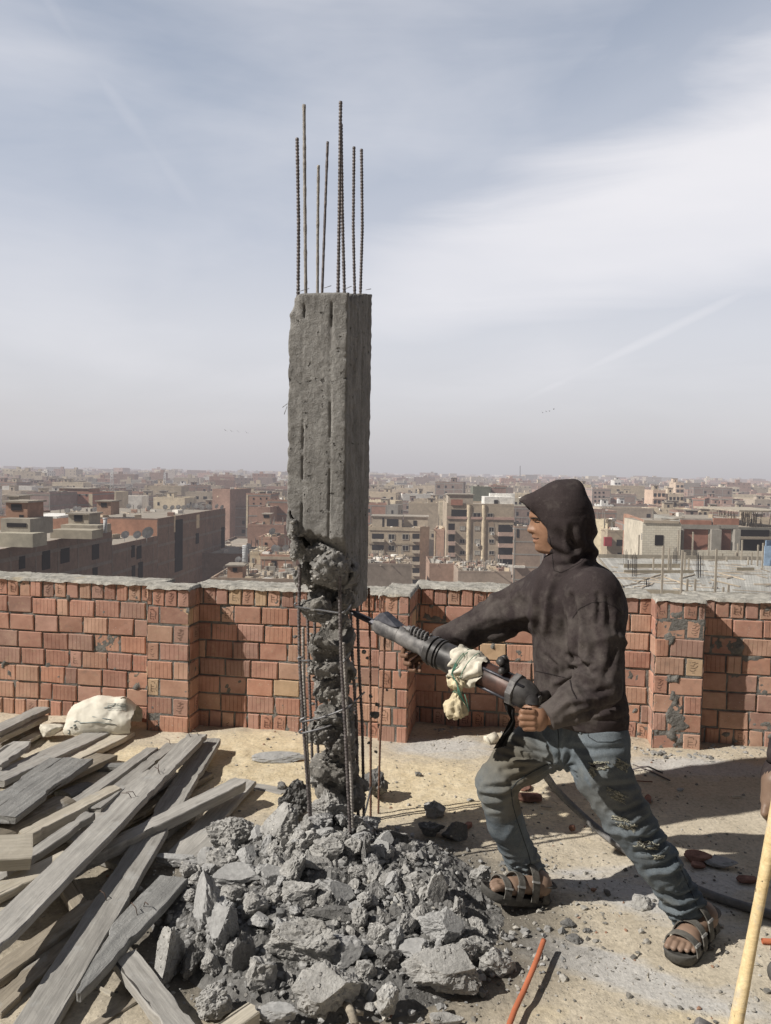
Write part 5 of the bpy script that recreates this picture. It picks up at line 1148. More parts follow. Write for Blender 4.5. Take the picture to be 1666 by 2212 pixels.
def plank(p0,p1,wd,th,mat,label,roll=0.,seed=0,point=None,nails=(),bow=.0,name='plank',group='loose planks heaped on the roof',rag=.012,spl=0,round_=0):
    p0=np.asarray(p0,float);p1=np.asarray(p1,float); d=p1-p0; L=np.linalg.norm(d); fr=frame(d); 
    Rr=np.array(Matrix.Rotation(roll,3,'X')); fr=fr@Rr; r_=np.random.default_rng(seed)
    nx=max(6,int(L/.022)); prof=[]
    nw=7; hw,ht=wd/2,th/2
    if round_: prof=[(hw*math.cos(t),ht*math.sin(t)-ht) for t in np.linspace(0,2*math.pi,18,endpoint=False)]
    else:
        e=min(.0035,ht*.4); prof=[(-hw+e,0)]+[(x,0) for x in np.linspace(-hw*.75,hw*.75,5)]+[(hw-e,0),(hw,-e),(hw,-th+e),(hw-e,-th),(0,-th),(-hw+e,-th),(-hw,-th+e),(-hw,-e)]
    prof=np.array(prof); m=len(prof); X=np.linspace(0,L,nx); V=np.zeros((nx,m,3)); V[...,0]=X[:,None]; V[...,1]=prof[:,0];V[...,2]=prof[:,1]
    V[...,2]+=bow*np.sin(math.pi*X/L)[:,None]; sd=seed*1.7
    P=V*1.0; P[...,0]+=sd
    V[...,1]+=.0035*fbm(P*[1,.3,.3],7,seed,3)*np.sign(V[...,1]); V[...,2]+=.0018*fbm(P,25,seed+5,2)*(np.abs(prof[:,1])<th*.9 if not round_ else 1)
    chip=np.maximum(fbm(P*[1,.1,.1],11,seed+8,3)-.28,0)*.045; V[...,1]-=chip*np.sign(V[...,1])*(np.abs(V[...,1])>hw*.8)
    for end,i0 in ((0,0),(1,nx-1)):
        k=4; off=fbm(np.stack([prof[:,0]*3,prof[:,1],prof[:,0]*0+end+sd],-1),22,seed+end,2)*rag*1.6+fbm(np.stack([prof[:,0],prof[:,1],prof[:,0]*0+end+sd],-1),90,seed+end+3,2)*rag*(1+spl*3)
        V[i0,:,0]+=off*(1 if end else -1)
    if point:   # cut to a point at an end : (end, length, side)
        end,pl,side=point; t=(X if end==0 else L-X); k=np.clip(1-t/pl,0,1); tgt=side*hw*.75; V[...,1]=V[...,1]*(1-k*.82)[:,None]+(tgt*k)[:,None]
    mb=MB(); Fc=[]
    for i in range(nx-1):
        for j in range(m):
            q=(j+1)%m; Fc.append((i*m+j,(i+1)*m+j,(i+1)*m+q,i*m+q))
    Fc.append(tuple(range(m))); Fc.append(tuple((nx-1)*m+j for j in range(m))[::-1])
    mb.add(V.reshape(-1,3)-np.array([L/2,0,0]),Fc,0,smooth=False); o=mb.build(name,M[mat]); mt=Matrix([[*fr[i],(p0+p1)[i]/2] for i in range(3)]+[[0,0,0,1]]); o.matrix_world=mt
    tag(o,label,'plank',group)
    for (t,s,ang) in nails:
        nb=MB(); a=np.array([(t-.5)*L,s*hw,0]); b=a+np.array([.012*math.cos(ang),.012*math.sin(ang),.022]); c_=b+np.array([.03*math.cos(ang),.03*math.sin(ang),.004]); nb.tube([a,b,c_],.0016,5); n_=nb.build('nail',M['nail']); n_.parent=o
    return o
qx=lambda x:x/2.7928; qy=lambda y:1437+y/2.7928
def PL(x1,y1,z1,x2,y2,z2,wpx,th,mat,label,**k):
    a=G(qx(x1),qy(y1),z1);b=G(qx(x2),qy(y2),z2); Y=(a[1]+b[1])/2; 
    d=b-a; # apparent width -> metric, allowing for the direction of travel
    du=np.array([x2-x1,y2-y1],float); du/=np.linalg.norm(du); w3=np.array([-d[1],d[0],0]);w3/=np.linalg.norm(w3)
    m=(a+b)/2; 
    def proj(p): q=p-EYE; s=q@_F; return np.array([CU+FOC*(q@CR)/s,CV-FOC*(q@CUP)/s])
    pw=proj(m+w3*.05)-proj(m-w3*.05); perp=abs(pw[0]*-du[1]+pw[1]*du[0])/.1; wd=(wpx/2.7928)/perp
    return plank(a,b,wd,th,mat,label,**k)
def planks():
    t=.025; s=0
    L=[
    # underlying ones first
    dict(a=(-80,1900,.03,560,1430,.06,95,.03,'wood_brown','shaded brown plank underneath the longest grey plank at the lower left')),
    dict(a=(-60,2080,.02,520,1560,.03,110,.03,'wood_brown','dark plank lying flat in the shade at the lower left corner')),
    dict(a=(-60,1860,.02,740,1330,.04,70,.03,'wood_brown','long dark plank just right beneath the longest grey plank')),
    dict(a=(380,1270,.06,545,1560,.02,110,.03,'wood_brown','short board end crossing under the two long grey planks')),
    dict(a=(-60,1500,.10,250,1300,.11,60,.03,'wood_pale','pale narrow board below the bright bleached plank at left')),
    dict(a=(-60,1370,.14,420,1140,.14,85,.03,'wood_pale','bright bleached plank at the left edge below the short block')),
    dict(a=(-60,1310,.10,540,890,.14,55,.03,'wood_grey','thin grey batten ending in a splinter left of the longest plank')),
    dict(a=(0,1290,.07,760,800,.08,70,.03,'wood_brown','brown board running under the thin splintered batten')),
    dict(a=(420,1050,.09,980,640,.09,140,.03,'wood_grey','wide weathered board crossing behind the longest plank')),
    dict(a=(440,1085,.05,1240,640,.05,70,.03,'wood_brown','narrow brown board deep between the crossing planks')),
    dict(a=(640,1180,.03,1110,880,.04,120,.03,'wood_grey','short greyish board in the gap right of the crossing batten')),
    dict(a=(120,1060,.09,915,500,.06,55,.03,'wood_grey','splintered grey lath pointing at the brick pier'),k=dict(spl=1)),
    dict(a=(560,860,.11,1040,470,.04,58,.03,'wood_grey','grey board right behind the top end of the longest plank'),k=dict(nails=[(.97,0,1)])),
    dict(a=(150,1010,.15,690,735,.10,52,.05,'wood_pale','yellowish split batten with a frayed end in the middle left'),k=dict(spl=1.2)),
    dict(a=(-80,1010,.12,390,790,.10,105,.06,'wood_brown','thick round weathered log at the left'),k=dict(round_=1)),
    dict(a=(380,760,.08,540,705,.06,55,.04,'wood_dark','dark rounded log tip beyond the thick log'),k=dict(round_=1)),
    dict(a=(600,595,.04,860,590,.04,34,.04,'wood_dark','dark rounded pole piece on the sand beside the splintered lath'),k=dict(round_=1)),
    dict(a=(-60,905,.17,430,560,.13,175,.03,'wood_dark','broad cement caked board with a dark rough face at the left')),
    dict(a=(150,760,.10,635,535,.05,80,.03,'wood_brown','brown plank showing under the broad cement caked board')),
    dict(a=(-60,690,.14,590,405,.05,72,.03,'wood_grey','straight grey plank reaching towards the white sack'),k=dict(rag=.006)),
    dict(a=(0,745,.10,750,395,.03,85,.03,'wood_pale','paler plank just below the straight one reaching the sack')),
    dict(a=(-60,600,.16,130,460,.14,90,.03,'wood_grey','short wide plank end at the left edge under the stacked laths')),
    dict(a=(-60,640,.09,160,560,.08,60,.03,'wood_pale','pale board peeking out at the left edge')),
    dict(a=(-60,400,.14,262,252,.12,48,.03,'wood_grey','topmost lath of the small stack at the upper left')),
    dict(a=(-60,440,.11,242,300,.09,52,.03,'wood_pale','second lath of the small stack at the upper left')),
    dict(a=(-60,470,.04,240,355,.03,60,.05,'wood_brown','lowest batten of the small stack at the upper left')),
    dict(a=(150,450,.05,245,400,.03,35,.02,'wood_pale','splinter piece at the foot of the upper left stack')),
    dict(a=(-90,1100,.22,195,1085,.20,150,.045,'wood_pale','short pale block of wood jutting in at the left edge'),k=dict(rag=.003)),
    dict(a=(1480,715,.01,1720,760,.01,42,.02,'wood_grey','grey board lying flat on the sand behind the heap')),
    dict(a=(1080,1140,.02,1490,690,.06,105,.025,'wood_grey','shaded plank leaning right of the crossing batten, beside the heap'),k=dict(rag=.004)),
    dict(a=(1120,1190,.02,1330,1010,.05,70,.02,'wood_grey','short plank end poking out beside the shaded plank')),
    dict(a=(120,2300,.05,1270,440,.10,150,.03,'wood_grey','long cracked plank running from the bottom edge up to the pier'),k=dict(nails=[(.3,.2,1)])),
    dict(a=(430,1190,.09,1450,690,.13,62,.045,'wood_grey','squared grey batten lying across the long cracked plank'),k=dict(rag=.006)),
    dict(a=(-130,1720,.18,1190,415,.15,118,.03,'wood_grey','longest pale grey plank crossing the whole pile with bent nails'),k=dict(nails=[(.56,.1,2),(.57,-.1,2.2),(.71,0,.3),(.70,-.3,1),(.97,.3,1.5),(.985,-.3,1.2)])),
    dict(a=(400,1960,.10,1050,1275,.09,160,.03,'wood_dark','dark cement caked plank pointed at its near end'),k=dict(point=(0,.34,-.9),nails=[(.6,0,1),(.68,.1,4)],rag=.004)),
    dict(a=(750,1740,.07,1180,2300,.06,165,.035,'wood_grey','grey plank with a pale edge running down to the bottom edge'),k=dict(rag=.005)),
    dict(a=(1270,2240,.05,1530,2060,.06,95,.04,'wood_pale','short pale plank end at the bottom edge beside the boulder'),k=dict(rag=.004)),
    dict(a=(530,1905,.01,680,1985,.01,30,.015,'wood_pale','bright wood splinter on the ground under the pointed plank')),
    dict(a=(480,2230,.01,820,2000,.01,60,.02,'wood_brown','thin brown board on the ground in the shade at the bottom')),
    ]
    for i,e in enumerate(L):
        PL(*e['a'],seed=200+i,**{**dict(rag=.007),**e.get('k',{})})
planks()
# ---------------------------------------------------------------- the worker
from mathutils.bvhtree import BVHTree
def m_cloth(nm,c0,c1,dust,dc,weave=260,bs=.35,mask=None):
    s=NM(nm); p=s.pos(); n=s.noise(p,7,5,.6); f=s.noise(p,weave,3,.6); a=s.attr()
    sp=s.n('ShaderNodeSeparateColor',i_0=a)
    c=s.ramp(n,[(.3,c0),(.7,c1)]); c=s.mix(1.0,c,s.ramp(f,[(.3,.82),(.7,1.15)]),'MULTIPLY')
    d=s.math('MULTIPLY',s.mr(s.math('ADD',s.noise(p,16,6,.7),s.math('MULTIPLY',sp.outputs[0],.32)),.52,.80),dust); c=s.mix(d,c,dc)
    c=s.mix(s.math('MULTIPLY',sp.outputs[1],.9),c,s.mix(n,(.125,.105,.075),(.19,.165,.12)))
    c=s.mix(s.math('MULTIPLY',sp.outputs[2],.8),c,(.30,.31,.30))
    speck=s.math('MULTIPLY',s.mr(s.voro(p,55),.075,.05),s.mr(s.noise(p,8),.50,.6)); c=s.mix(s.math('MULTIPLY',speck,.7),c,dc)
    h=s.math('ADD',s.math('MULTIPLY',f,.12),s.math('MULTIPLY',s.noise(s.mapv(p,(1,1,1.4)),34,4,.6),1.0))
    return s.out(c,.93,s.bump(h,bs,.006),spec=.12)
M['hoodie']=m_cloth('worn dark sweatshirt',(.038,.030,.0305),(.051,.0405,.041),.24,(.26,.235,.21))
M['jeans']=m_cloth('faded grey blue denim',(.083,.099,.114),(.16,.185,.205),.35,(.27,.26,.22),240,.45)
def m_skin(nm,c0,c1,rough=.5,sc=40):
    s=NM(nm); p=s.pos(); n=s.noise(p,sc,4,.6); c=s.ramp(n,[(.3,c0),(.7,c1)]); a=s.attr(); sp=s.n('ShaderNodeSeparateColor',i_0=a)
    c=s.mix(sp.outputs[0],c,(.085,.052,.038)); c=s.mix(sp.outputs[1],c,(.30,.15,.11)); c=s.mix(sp.outputs[2],c,s.mix(n,(.17,.12,.09),(.28,.21,.165)))
    return s.out(c,rough,s.bump(s.noise(p,180,3,.6),.15,.002),spec=.35)
M['skin']=m_skin('tanned skin',(.25,.135,.083),(.33,.185,.118))
M['hair']=m_steel('black hair',(.012,.010,.009),(.03,.024,.02),.8,0); M['sandal']=m_conc('dusty sandal rubber',(.060,.057,.053),(.14,.135,.125),.05,.3); M['strap']=m_conc('dusty sandal strap',(.075,.071,.065),(.19,.18,.162),.05,.3); M['buckle']=m_steel('strap buckle',(.30,.30,.29),(.45,.44,.42),.5,.2)
M['seam']=m_flat('seam shadow',(.026,.022,.023),haze=False); M['jseam']=m_flat('denim seam',(.055,.062,.066),haze=False,sc=90,var=.4); M['thread']=m_flat('frayed denim threads',(.34,.33,.27),haze=False,sc=200,var=.4); M['worn']=m_flat('worn through denim',(.20,.195,.165),haze=False,sc=160,var=.5); M['thigh']=m_flat('dark gap in the torn denim',(.035,.033,.032),haze=False)
def V3(u,v,Y): return W(u,v,Y)
fwd=np.array([-.82,-.57,0]);fwd/=np.linalg.norm(fwd); lef=np.array([.57,-.82,0]);lef/=np.linalg.norm(lef)
worker=empty('person',tuple(G(1290,2000)),'worker in dark hooded sweatshirt and torn jeans leaning into a heavy demolition drill','person')
J=dict(hipR=V3(1198,1592,2.88),thR=V3(1122,1640,2.83),knR=V3(1072,1692,2.76),shR=V3(1093,1780,2.80),s2R=V3(1126,1852,2.87),heR=V3(1153,1906,2.90),
       hipL=V3(1296,1596,2.70),thL=V3(1302,1670,2.66),knL=V3(1352,1762,2.61),shL=V3(1420,1862,2.60),s2L=V3(1474,1946,2.62),heL=V3(1495,1984,2.625),pel=V3(1254,1590,2.79),
       shoL=V3(1288,1285,2.60),elL=V3(1294,1480,2.50),wrL=V3(1186,1549,2.44),shoR=V3(1184,1285,2.92),e1R=V3(1080,1333,2.97),e2R=V3(1010,1362,2.99),wrR=V3(955,1378,2.99),chest=V3(1245,1315,2.77),waist=V3(1252,1530,2.79),neck=V3(1235,1225,2.78))
def bvh_of(V,Q): return BVHTree.FromPolygons([tuple(v) for v in V],[tuple(int(i) for i in q) for q in Q])
def cast(b,u,v):
    d=Vector(ray(u,v)).normalized(); h=b.ray_cast(Vector(EYE),d); return (np.array(h[0]),np.array(h[1])) if h[0] else (None,None)
def seam(b,pts,r,mat,parent,name='seam',lift=.0005,n=18):
    pts=np.array(pts,float); d=np.r_[0,np.cumsum(np.hypot(*np.diff(pts,axis=0).T))]; t=np.linspace(0,d[-1],n*(len(pts)-1)); P=[]
    for u,v in zip(np.interp(t,d,pts[:,0]),np.interp(t,d,pts[:,1])):
        p,nn=cast(b,u,v)
        if p is not None: P.append(p+nn*lift)
    if len(P)>3:
        P=np.array(P); P[1:-1]=(P[:-2]+2*P[1:-1]+P[2:])/4
        mb=MB(); mb.tube(P,r,6); return kid(mb.build(name,mat),parent)
def limb_t(V,a,b):
    ab=b-a; t=((V-a)@ab)/ab.dot(ab); return t,np.linalg.norm(V-a-np.clip(t,0,1)[:,None]*ab,axis=1)
def folds(V,N,a,b,t0,t1,amp,wl,seed,axis_warp=.35,reach=.14):
    "ring like cloth folds across a limb a-b between t0 and t1"
    t,d=limb_t(V,a,b); L=np.linalg.norm(b-a); m=sstep(t0-.08,t0+.08,t)*sstep(t1+.08,t1-.08,t)*sstep(reach,reach*.75,d)
    ph=t*L/wl*2*math.pi+fbm(V,9,seed,2)*5+vnoise(V,5,seed+3)*3
    w=1.9*(1-np.abs(np.sin(ph/2)))**1.4-.75
    return amp*.80*m*w*(.5+.8*fbm(V,12,seed+7,2))
def proj(V):
    q=V-EYE; s_=q@_F; return CU+FOC*(q@CR)/s_,CV-FOC*(q@CUP)/s_
def creases(V,N,L,ox,oy,sc):
    "hand surveyed cloth creases: valley with soft ridges beside it"
    u,v=proj(V); face=sstep(-.05,.25,np.einsum('ij,ij->i',N,(EYE-V)/np.linalg.norm(EYE-V,axis=1)[:,None])); d=np.zeros(len(V))
    for pts,dep,wd in L:
        P=np.array([(ox+x/sc,oy+y/sc) for x,y in pts]); t=np.linspace(0,len(P)-1,14*(len(P)-1)+1); Px=np.interp(t,range(len(P)),P[:,0]);Py=np.interp(t,range(len(P)),P[:,1])
        for _ in range(3): Px[1:-1]=(Px[:-2]+2*Px[1:-1]+Px[2:])/4;Py[1:-1]=(Py[:-2]+2*Py[1:-1]+Py[2:])/4
        m=(u>Px.min()-40)&(u<Px.max()+40)&(v>Py.min()-40)&(v<Py.max()+40); i=np.where(m)[0]
        if not len(i): continue
        D=np.hypot(u[i,None]-Px[None],v[i,None]-Py[None]); k=D.argmin(1); dd=D.min(1); tt=k/(len(Px)-1); fade=np.sin(np.clip(.12+tt*.76,0,1)*math.pi)**.7
        d[i]+=face[i]*fade*dep*1.15*(-np.exp(-(dd/(wd*.75))**1.6)+.75*np.exp(-((dd-2.1*wd)/(1.1*wd))**2))
    return d
def hoodie():
    S=SDF(np.array([.16,2.28,.64]),np.array([.92,3.16,1.66]),.0062)
    lat=(lef,1.38)
    S.U(S.cone(J['chest']+np.array([0,0,-.02]),J['waist'],.132,.132,lat),0)
    S.U(S.cone(J['waist'],J['waist']+np.array([.005,0,-.045]),.136,.134,(lef,1.36)),.03)
    S.U(S.cone(J['shoR']+lef*.03,J['shoL']-lef*.02,.082,.082),.05)
    S.U(S.ell(J['chest']+np.array([.035,.02,.01]),(.145,.15,.16)),.05)   # upper back
    S.U(S.ell(V3(1185,1300,2.78),(.085,.12,.11)),.05); S.U(S.ell(V3(1196,1250,2.80),(.060,.10,.060)),.04); S.U(S.cone(V3(1184,1228,2.80),V3(1215,1226,2.75),.026,.03),.03)
    S.U(S.cone(J['neck'],V3(1240,1275,2.78),.085,.12),.04)
    S.U(S.cone(J['shoL'],(J['shoL']+J['elL'])/2,.088,.086),.035); S.U(S.cone((J['shoL']+J['elL'])/2,J['elL'],.086,.074),.02)
    S.U(S.cone(J['elL'],V3(1240,1518,2.46),.074,.062),.02); S.U(S.cone(V3(1240,1518,2.46),J['wrL'],.062,.044),.02)
    S.U(S.cone(J['shoR']+fwd*.02,J['e1R'],.098,.086),.05); S.U(S.cone(J['e1R'],J['e2R'],.086,.064),.02); S.U(S.cone(J['e2R'],J['wrR'],.064,.040),.02)
    # cut the hem and the cuff flat
    zh=V3(1250,1561,2.75)[2]
    S.F=np.maximum(S.F,zh+.010*vnoise(S.P,9,4)-S.P[...,2]-np.where(S.P[...,1]<J['elL'][1]+.02,0.5*sstep(J['waist'][0]-.02,J['waist'][0]-.10,S.P[...,0]),0))
    f=(J['wrL']-J['elL']);f/=np.linalg.norm(f); near=(S.P[...,1]<2.62)&(S.P[...,0]<J['wrL'][0]+.15)
    S.F=np.where(near,np.maximum(S.F,(S.P-J['wrL']-f*.012)@f),S.F)
    # underside hollow
    S.Sub(S.cone(J['waist']-np.array([0,0,.16]),J['waist']-np.array([0,0,.02]),.118,.108,lat),.004)
    # hood
    H=SDF.__new__(SDF); H.P=S.P;H.F=np.full(S.F.shape,9.);H.h=S.h
    hc=V3(1218,1113,2.79)
    H.U(H.ell(hc,(.100,.105,.115)),0); H.U(H.ell(V3(1222,1130,2.79),(.094,.105,.125)),.03)
    H.U(H.cone(V3(1205,1092,2.79),V3(1152,1096,2.79),.088,.048),.03); H.U(H.cone(V3(1190,1086,2.79),V3(1134,1087,2.79),.062,.016),.03)
    H.U(H.ell(V3(1240,1056,2.79),(.032,.05,.032)),.03); H.U(H.ell(V3(1242,1048,2.79),(.016,.03,.018)),.012)
    H.U(H.cone(V3(1236,1150,2.79),V3(1240,1222,2.79),.080,.078),.04); H.U(H.cone(V3(1218,1175,2.79),V3(1214,1225,2.78),.070,.060),.03)
    zz=S.P[...,2]; prof=np.array([(V3(a,b,2.71)[2],V3(a,b,2.71)[0]) for a,b in [(1197,1262),(1196,1231),(1194.5,1190),(1188,1160),(1176,1130),(1160,1110),(1141,1091),(1126,1082),(1122,1060),(1118,1030)]])
    o=np.argsort(prof[:,0]); xo=np.interp(zz,prof[o,0],prof[o,1]); yy=S.P[...,1]-2.79
    xo=xo+.16*yy*np.abs(yy)/.09*(yy>0)*.6
    inner=H.F+.011
    H.F=np.maximum(H.F,(xo-S.P[...,0])*.75)
    cav=np.maximum(inner,S.P[...,0]-(xo+.075)); cav=np.maximum(cav,V3(1200,1226,2.75)[2]-zz)
    H.F=np.maximum(H.F,-cav)
    S.F=np.minimum(S.F,H.F) if False else np.where(True,S.F,S.F)
    k=.012; h=np.clip(.5+.5*(S.F-H.F)/k,0,1); S.F=S.F*(1-h)+H.F*h-k*h*(1-h)
    V,Q=S.mesh(2); N=vnormals(V,Q)
    d=folds(V,N,J['shoL'],J['elL'],.35,1.05,.0075,.085,3)+folds(V,N,J['elL'],J['wrL'],-.1,.75,.0075,.05,5)+folds(V,N,J['shoR'],J['wrR'],.1,.9,.007,.09,8,reach=.15)
    tor=sstep(.05,.12,V[:,2]-zh)*sstep(1.32,1.2,V[:,2]); armd=limb_t(V,J['shoL'],J['elL'])[1]
    q=(V-J['waist'])@lef; drag=np.sin(q*52+V[:,2]*9+fbm(V,4,12,2)*4); d+=.0048*tor*drag*(.4+.7*vnoise(V,5,7))*sstep(.09,.13,armd)
    hd=sstep(1.40,1.46,V[:,2]); d+=hd*.006*fbm(V*[1,1,.5],11,22,2); low=sstep(1.46,1.36,V[:,2])*sstep(1.26,1.33,V[:,2])*(np.hypot(V[:,0]-V3(1238,1200,2.79)[0],V[:,1]-2.79)<.16); d+=low*.008*np.sin((V[:,0]*.6+V[:,2])*85+fbm(V,6,4,2)*4)
    band=np.exp(-((V[:,2]-zh-.055)/.006)**2)*(V[:,2]<zh+.1); d-=.004*band*sstep(.10,.14,armd)
    d+=.0022*fbm(V,28,31,3)
    HC_=[([(722,600),(742,720),(736,860),(742,900)],.013,6),([(705,875),(760,905),(815,965)],.009,5),([(715,945),(765,925),(820,925)],.007,4),([(640,1010),(740,965),(850,1000)],-.008,7),([(846,590),(852,650),(846,720)],.007,5),([(640,500),(600,600),(590,760)],-.006,8),
        ([(560,480),(540,620),(535,760)],-.006,7),([(720,270),(722,350),(745,420)],.007,6),([(800,250),(792,350),(800,400)],.006,6),([(650,450),(720,446),(800,395)],.009,6),([(180,770),(330,700),(510,690)],-.009,12),([(260,800),(400,760),(510,720)],.007,7),([(300,640),(400,600),(500,520)],.005,7),
        ([(950,700),(930,850),(880,980)],.007,7),([(700,1180),(800,1150),(950,1110)],.008,6),([(640,1150),(700,1100),(860,1080)],-.006,7),([(760,1000),(830,1060),(900,1040)],.006,6),([(880,620),(910,760),(900,880)],.005,7),([(600,880),(650,930),(655,990)],.006,4),([(620,620),(680,700),(700,800)],.005,8),([(780,760),(800,840),(790,900)],-.005,7)]
    d=d+creases(V,N,HC_,907.3,1015.7,2.196)
    V=V+N*d[:,None]
    dust=np.zeros(len(V)); tL,dL=limb_t(V,J['elL'],J['wrL']); dust+=.9*sstep(.35,1,tL)*(dL<.09)+.45*((V-J['chest'])@fwd>.05)*sstep(1.25,1.1,V[:,2])
    vc=np.stack([np.clip(dust,0,1),0*dust,0*dust,1+0*dust],1)
    o=kid(mesh_obj('hooded_sweatshirt',V,Q,M['hoodie'],vcol=vc),worker)
    b=bvh_of(V,Q)
    seam(b,[(1237,1336),(1252,1315),(1278,1302),(1306,1300),(1330,1312),(1343,1325)],.0010,M['seam'],o)
    seam(b,[(1129,1085),(1146,1100),(1163,1117),(1178,1138),(1187,1160),(1192,1185),(1195,1215),(1197,1230)],.0016,M['seam'],o,lift=.0)
    seam(b,[(1232,1470),(1236,1490),(1246,1510)],.0022,M['seam'],o,'pocket_opening'); seam(b,[(1150,1448),(1185,1455),(1228,1466)],.0013,M['seam'],o,'pocket_seam')
    seam(b,[(1196,1232),(1212,1237),(1232,1228),(1255,1215),(1272,1196)],.0010,M['seam'],o)
    return b
HB=hoodie()
def jeans():
    S=SDF(np.array([.28,2.32,.04]),np.array([1.16,3.16,.93]),.0062)
    S.U(S.ell(J['pel']+np.array([0,0,.0]),(.150,.135,.13)),0); S.U(S.cone(J['pel']+np.array([0,0,.03]),V3(1257,1552,2.79),.118,.115,(lef,1.22)),.03)
    S.U(S.ell(V3(1305,1612,2.76),(.085,.10,.11)),.04)
    S.U(S.cone(J['hipR'],J['thR'],.108,.094),.04); S.U(S.cone(J['thR'],J['knR'],.092,.072),.02); S.U(S.cone(J['knR'],J['shR'],.071,.066),.02); S.U(S.cone(J['shR'],J['s2R'],.066,.060),.02); S.U(S.cone(J['s2R'],J['heR'],.062,.060),.02)
    S.U(S.cone(J['hipL'],J['thL'],.103,.097),.03); S.U(S.cone(J['thL'],J['knL'],.100,.083),.02); S.U(S.cone(J['knL'],J['shL'],.082,.070),.02); S.U(S.cone(J['shL'],J['s2L'],.070,.063),.02); S.U(S.cone(J['s2L'],J['heL'],.063,.060),.02)
    for a,b in ((J['s2R'],J['heR']),(J['s2L'],J['heL'])):
        f=(b-a)/np.linalg.norm(b-a); loc=np.linalg.norm(S.P-b,axis=-1)<.15
        S.F=np.where(loc,np.maximum(S.F,(S.P-b)@f-.012+.006*vnoise(S.P,22,3)),S.F); S.Sub(S.cone(b-f*.03,b+f*.05,.048,.052),.003)
    S.F=np.maximum(S.F,S.P[...,2]-(V3(1257,1545,2.79)[2]))
    V,Q=S.mesh(2); N=vnormals(V,Q); d=0
    for a,b,t0,t1,am,wl,sd in [(J['s2R'],J['heR'],-.35,1,.011,.026,3),(J['shR'],J['s2R'],.3,1,.005,.05,4),(J['s2L'],J['heL'],-1.6,1,.012,.034,5),(J['shL'],J['s2L'],-.3,1,.008,.055,6),(J['knL'],J['shL'],-.2,.9,.006,.06,7),(J['knR'],J['shR'],-.15,.45,.006,.045,8),(J['thR'],J['knR'],.5,1.1,.005,.05,9),(J['hipL'],J['thL'],.4,1.2,.004,.07,10),(J['thL'],J['knL'],0,1,.005,.08,11)]:
        d=d+folds(V,N,a,b,t0,t1,am,wl,sd)
    cr=V3(1212,1652,2.74); r=V-cr; rr=np.linalg.norm(r,axis=1); ang=np.arctan2(r[:,2],-r[:,0]); d=d+.0065*np.sin(ang*13+fbm(V,5,3,2)*3)*sstep(.26,.10,rr)*sstep(.0,.05,rr)*(V[:,0]<cr[0]+.03)
    d=d+.0022*fbm(V,24,41,3)
    JC_=[([(585,285),(460,250),(340,185)],.008,5),([(575,298),(430,298),(300,262)],.008,5),([(560,306),(430,332),(315,350)],.008,5),([(540,318),(430,375),(345,400)],.007,5),([(575,270),(525,205),(500,170)],.007,4),([(600,280),(640,200),(650,130)],.005,5),
        ([(385,405),(330,432),(235,440)],.008,5),([(375,440),(320,485),(215,478)],.007,5),([(350,500),(300,540),(235,545)],.005,5),([(650,235),(780,252),(905,240)],.006,6),([(790,440),(900,432),(1000,420)],.006,6),([(850,560),(930,560),(1020,520)],.007,5),([(870,640),(965,652),(1060,590)],.010,6),
        ([(960,690),(1050,700),(1120,650)],.010,5),([(990,760),(1085,752),(1160,700)],.010,5),([(1040,850),(1130,832),(1200,790)],.009,6),([(1080,900),(1160,890),(1240,850)],.007,6),([(1120,960),(1200,1000),(1295,955)],.011,5),([(1150,1030),(1230,1042),(1325,985)],.012,5),([(1190,1085),(1260,1072),(1345,1035)],.010,4),
        ([(375,825),(450,838),(525,808)],.010,4),([(395,858),(480,868),(548,848)],.010,4),([(408,890),(490,900),(560,896)],.009,4),([(430,920),(500,930),(565,935)],.008,4),([(420,540),(380,620),(330,700)],-.004,8),([(700,330),(760,420),(830,560)],-.005,9)]
    d=d+creases(V,N,JC_,950.7,1512.5,2.329)
    V=V+N*d[:,None]
    tR,dR=limb_t(V,J['hipR'],J['knR']); br=np.exp(-((tR-.75)/.38)**2)*(dR<.14)*(V[:,0]<cr[0]+.02)*.85; t2,d2=limb_t(V,J['hipL'],J['knL']); br=br+.35*np.exp(-((t2-.7)/.35)**2)*(d2<.13)*(V[:,0]>cr[0])
    t3,d3=limb_t(V,J['shL'],J['heL']); t4,d4=limb_t(V,J['shR'],J['heR']); pale=.35*sstep(.2,.9,t4)*(d4<.1)*((V[:,1]<J['s2R'][1]))
    vc=np.stack([np.clip(sstep(.2,1,t4)*(d4<.1)*.8+sstep(.5,1,tR)*(dR<.12)*.6,0,1),np.clip(br+.1*(t3>0)*0,0,1),np.clip(pale,0,1),np.ones(len(V))],1)
    o=kid(mesh_obj('jeans',V,Q,M['jeans'],vcol=vc),worker); b=bvh_of(V,Q)
    # seams, pocket and fly
    seam(b,[(1205,1648),(1180,1652),(1150,1668),(1118,1688),(1104,1705),(1108,1740),(1118,1775),(1130,1810),(1142,1845),(1148,1870)],.0018,M['jseam'],o)
    seam(b,[(1268,1575),(1272,1592),(1290,1603),(1322,1603),(1345,1595)],.0016,M['jseam'],o,'pocket_seam'); seam(b,[(1205,1570),(1208,1600),(1206,1640)],.0018,M['jseam'],o,'fly_seam')
    seam(b,[(1252,1566),(1256,1585)],.0042,M['jeans'],o,'belt_loop',lift=.003)
    seam(b,[(1460,1850),(1490,1920),(1512,1970)],.0012,M['jseam'],o)
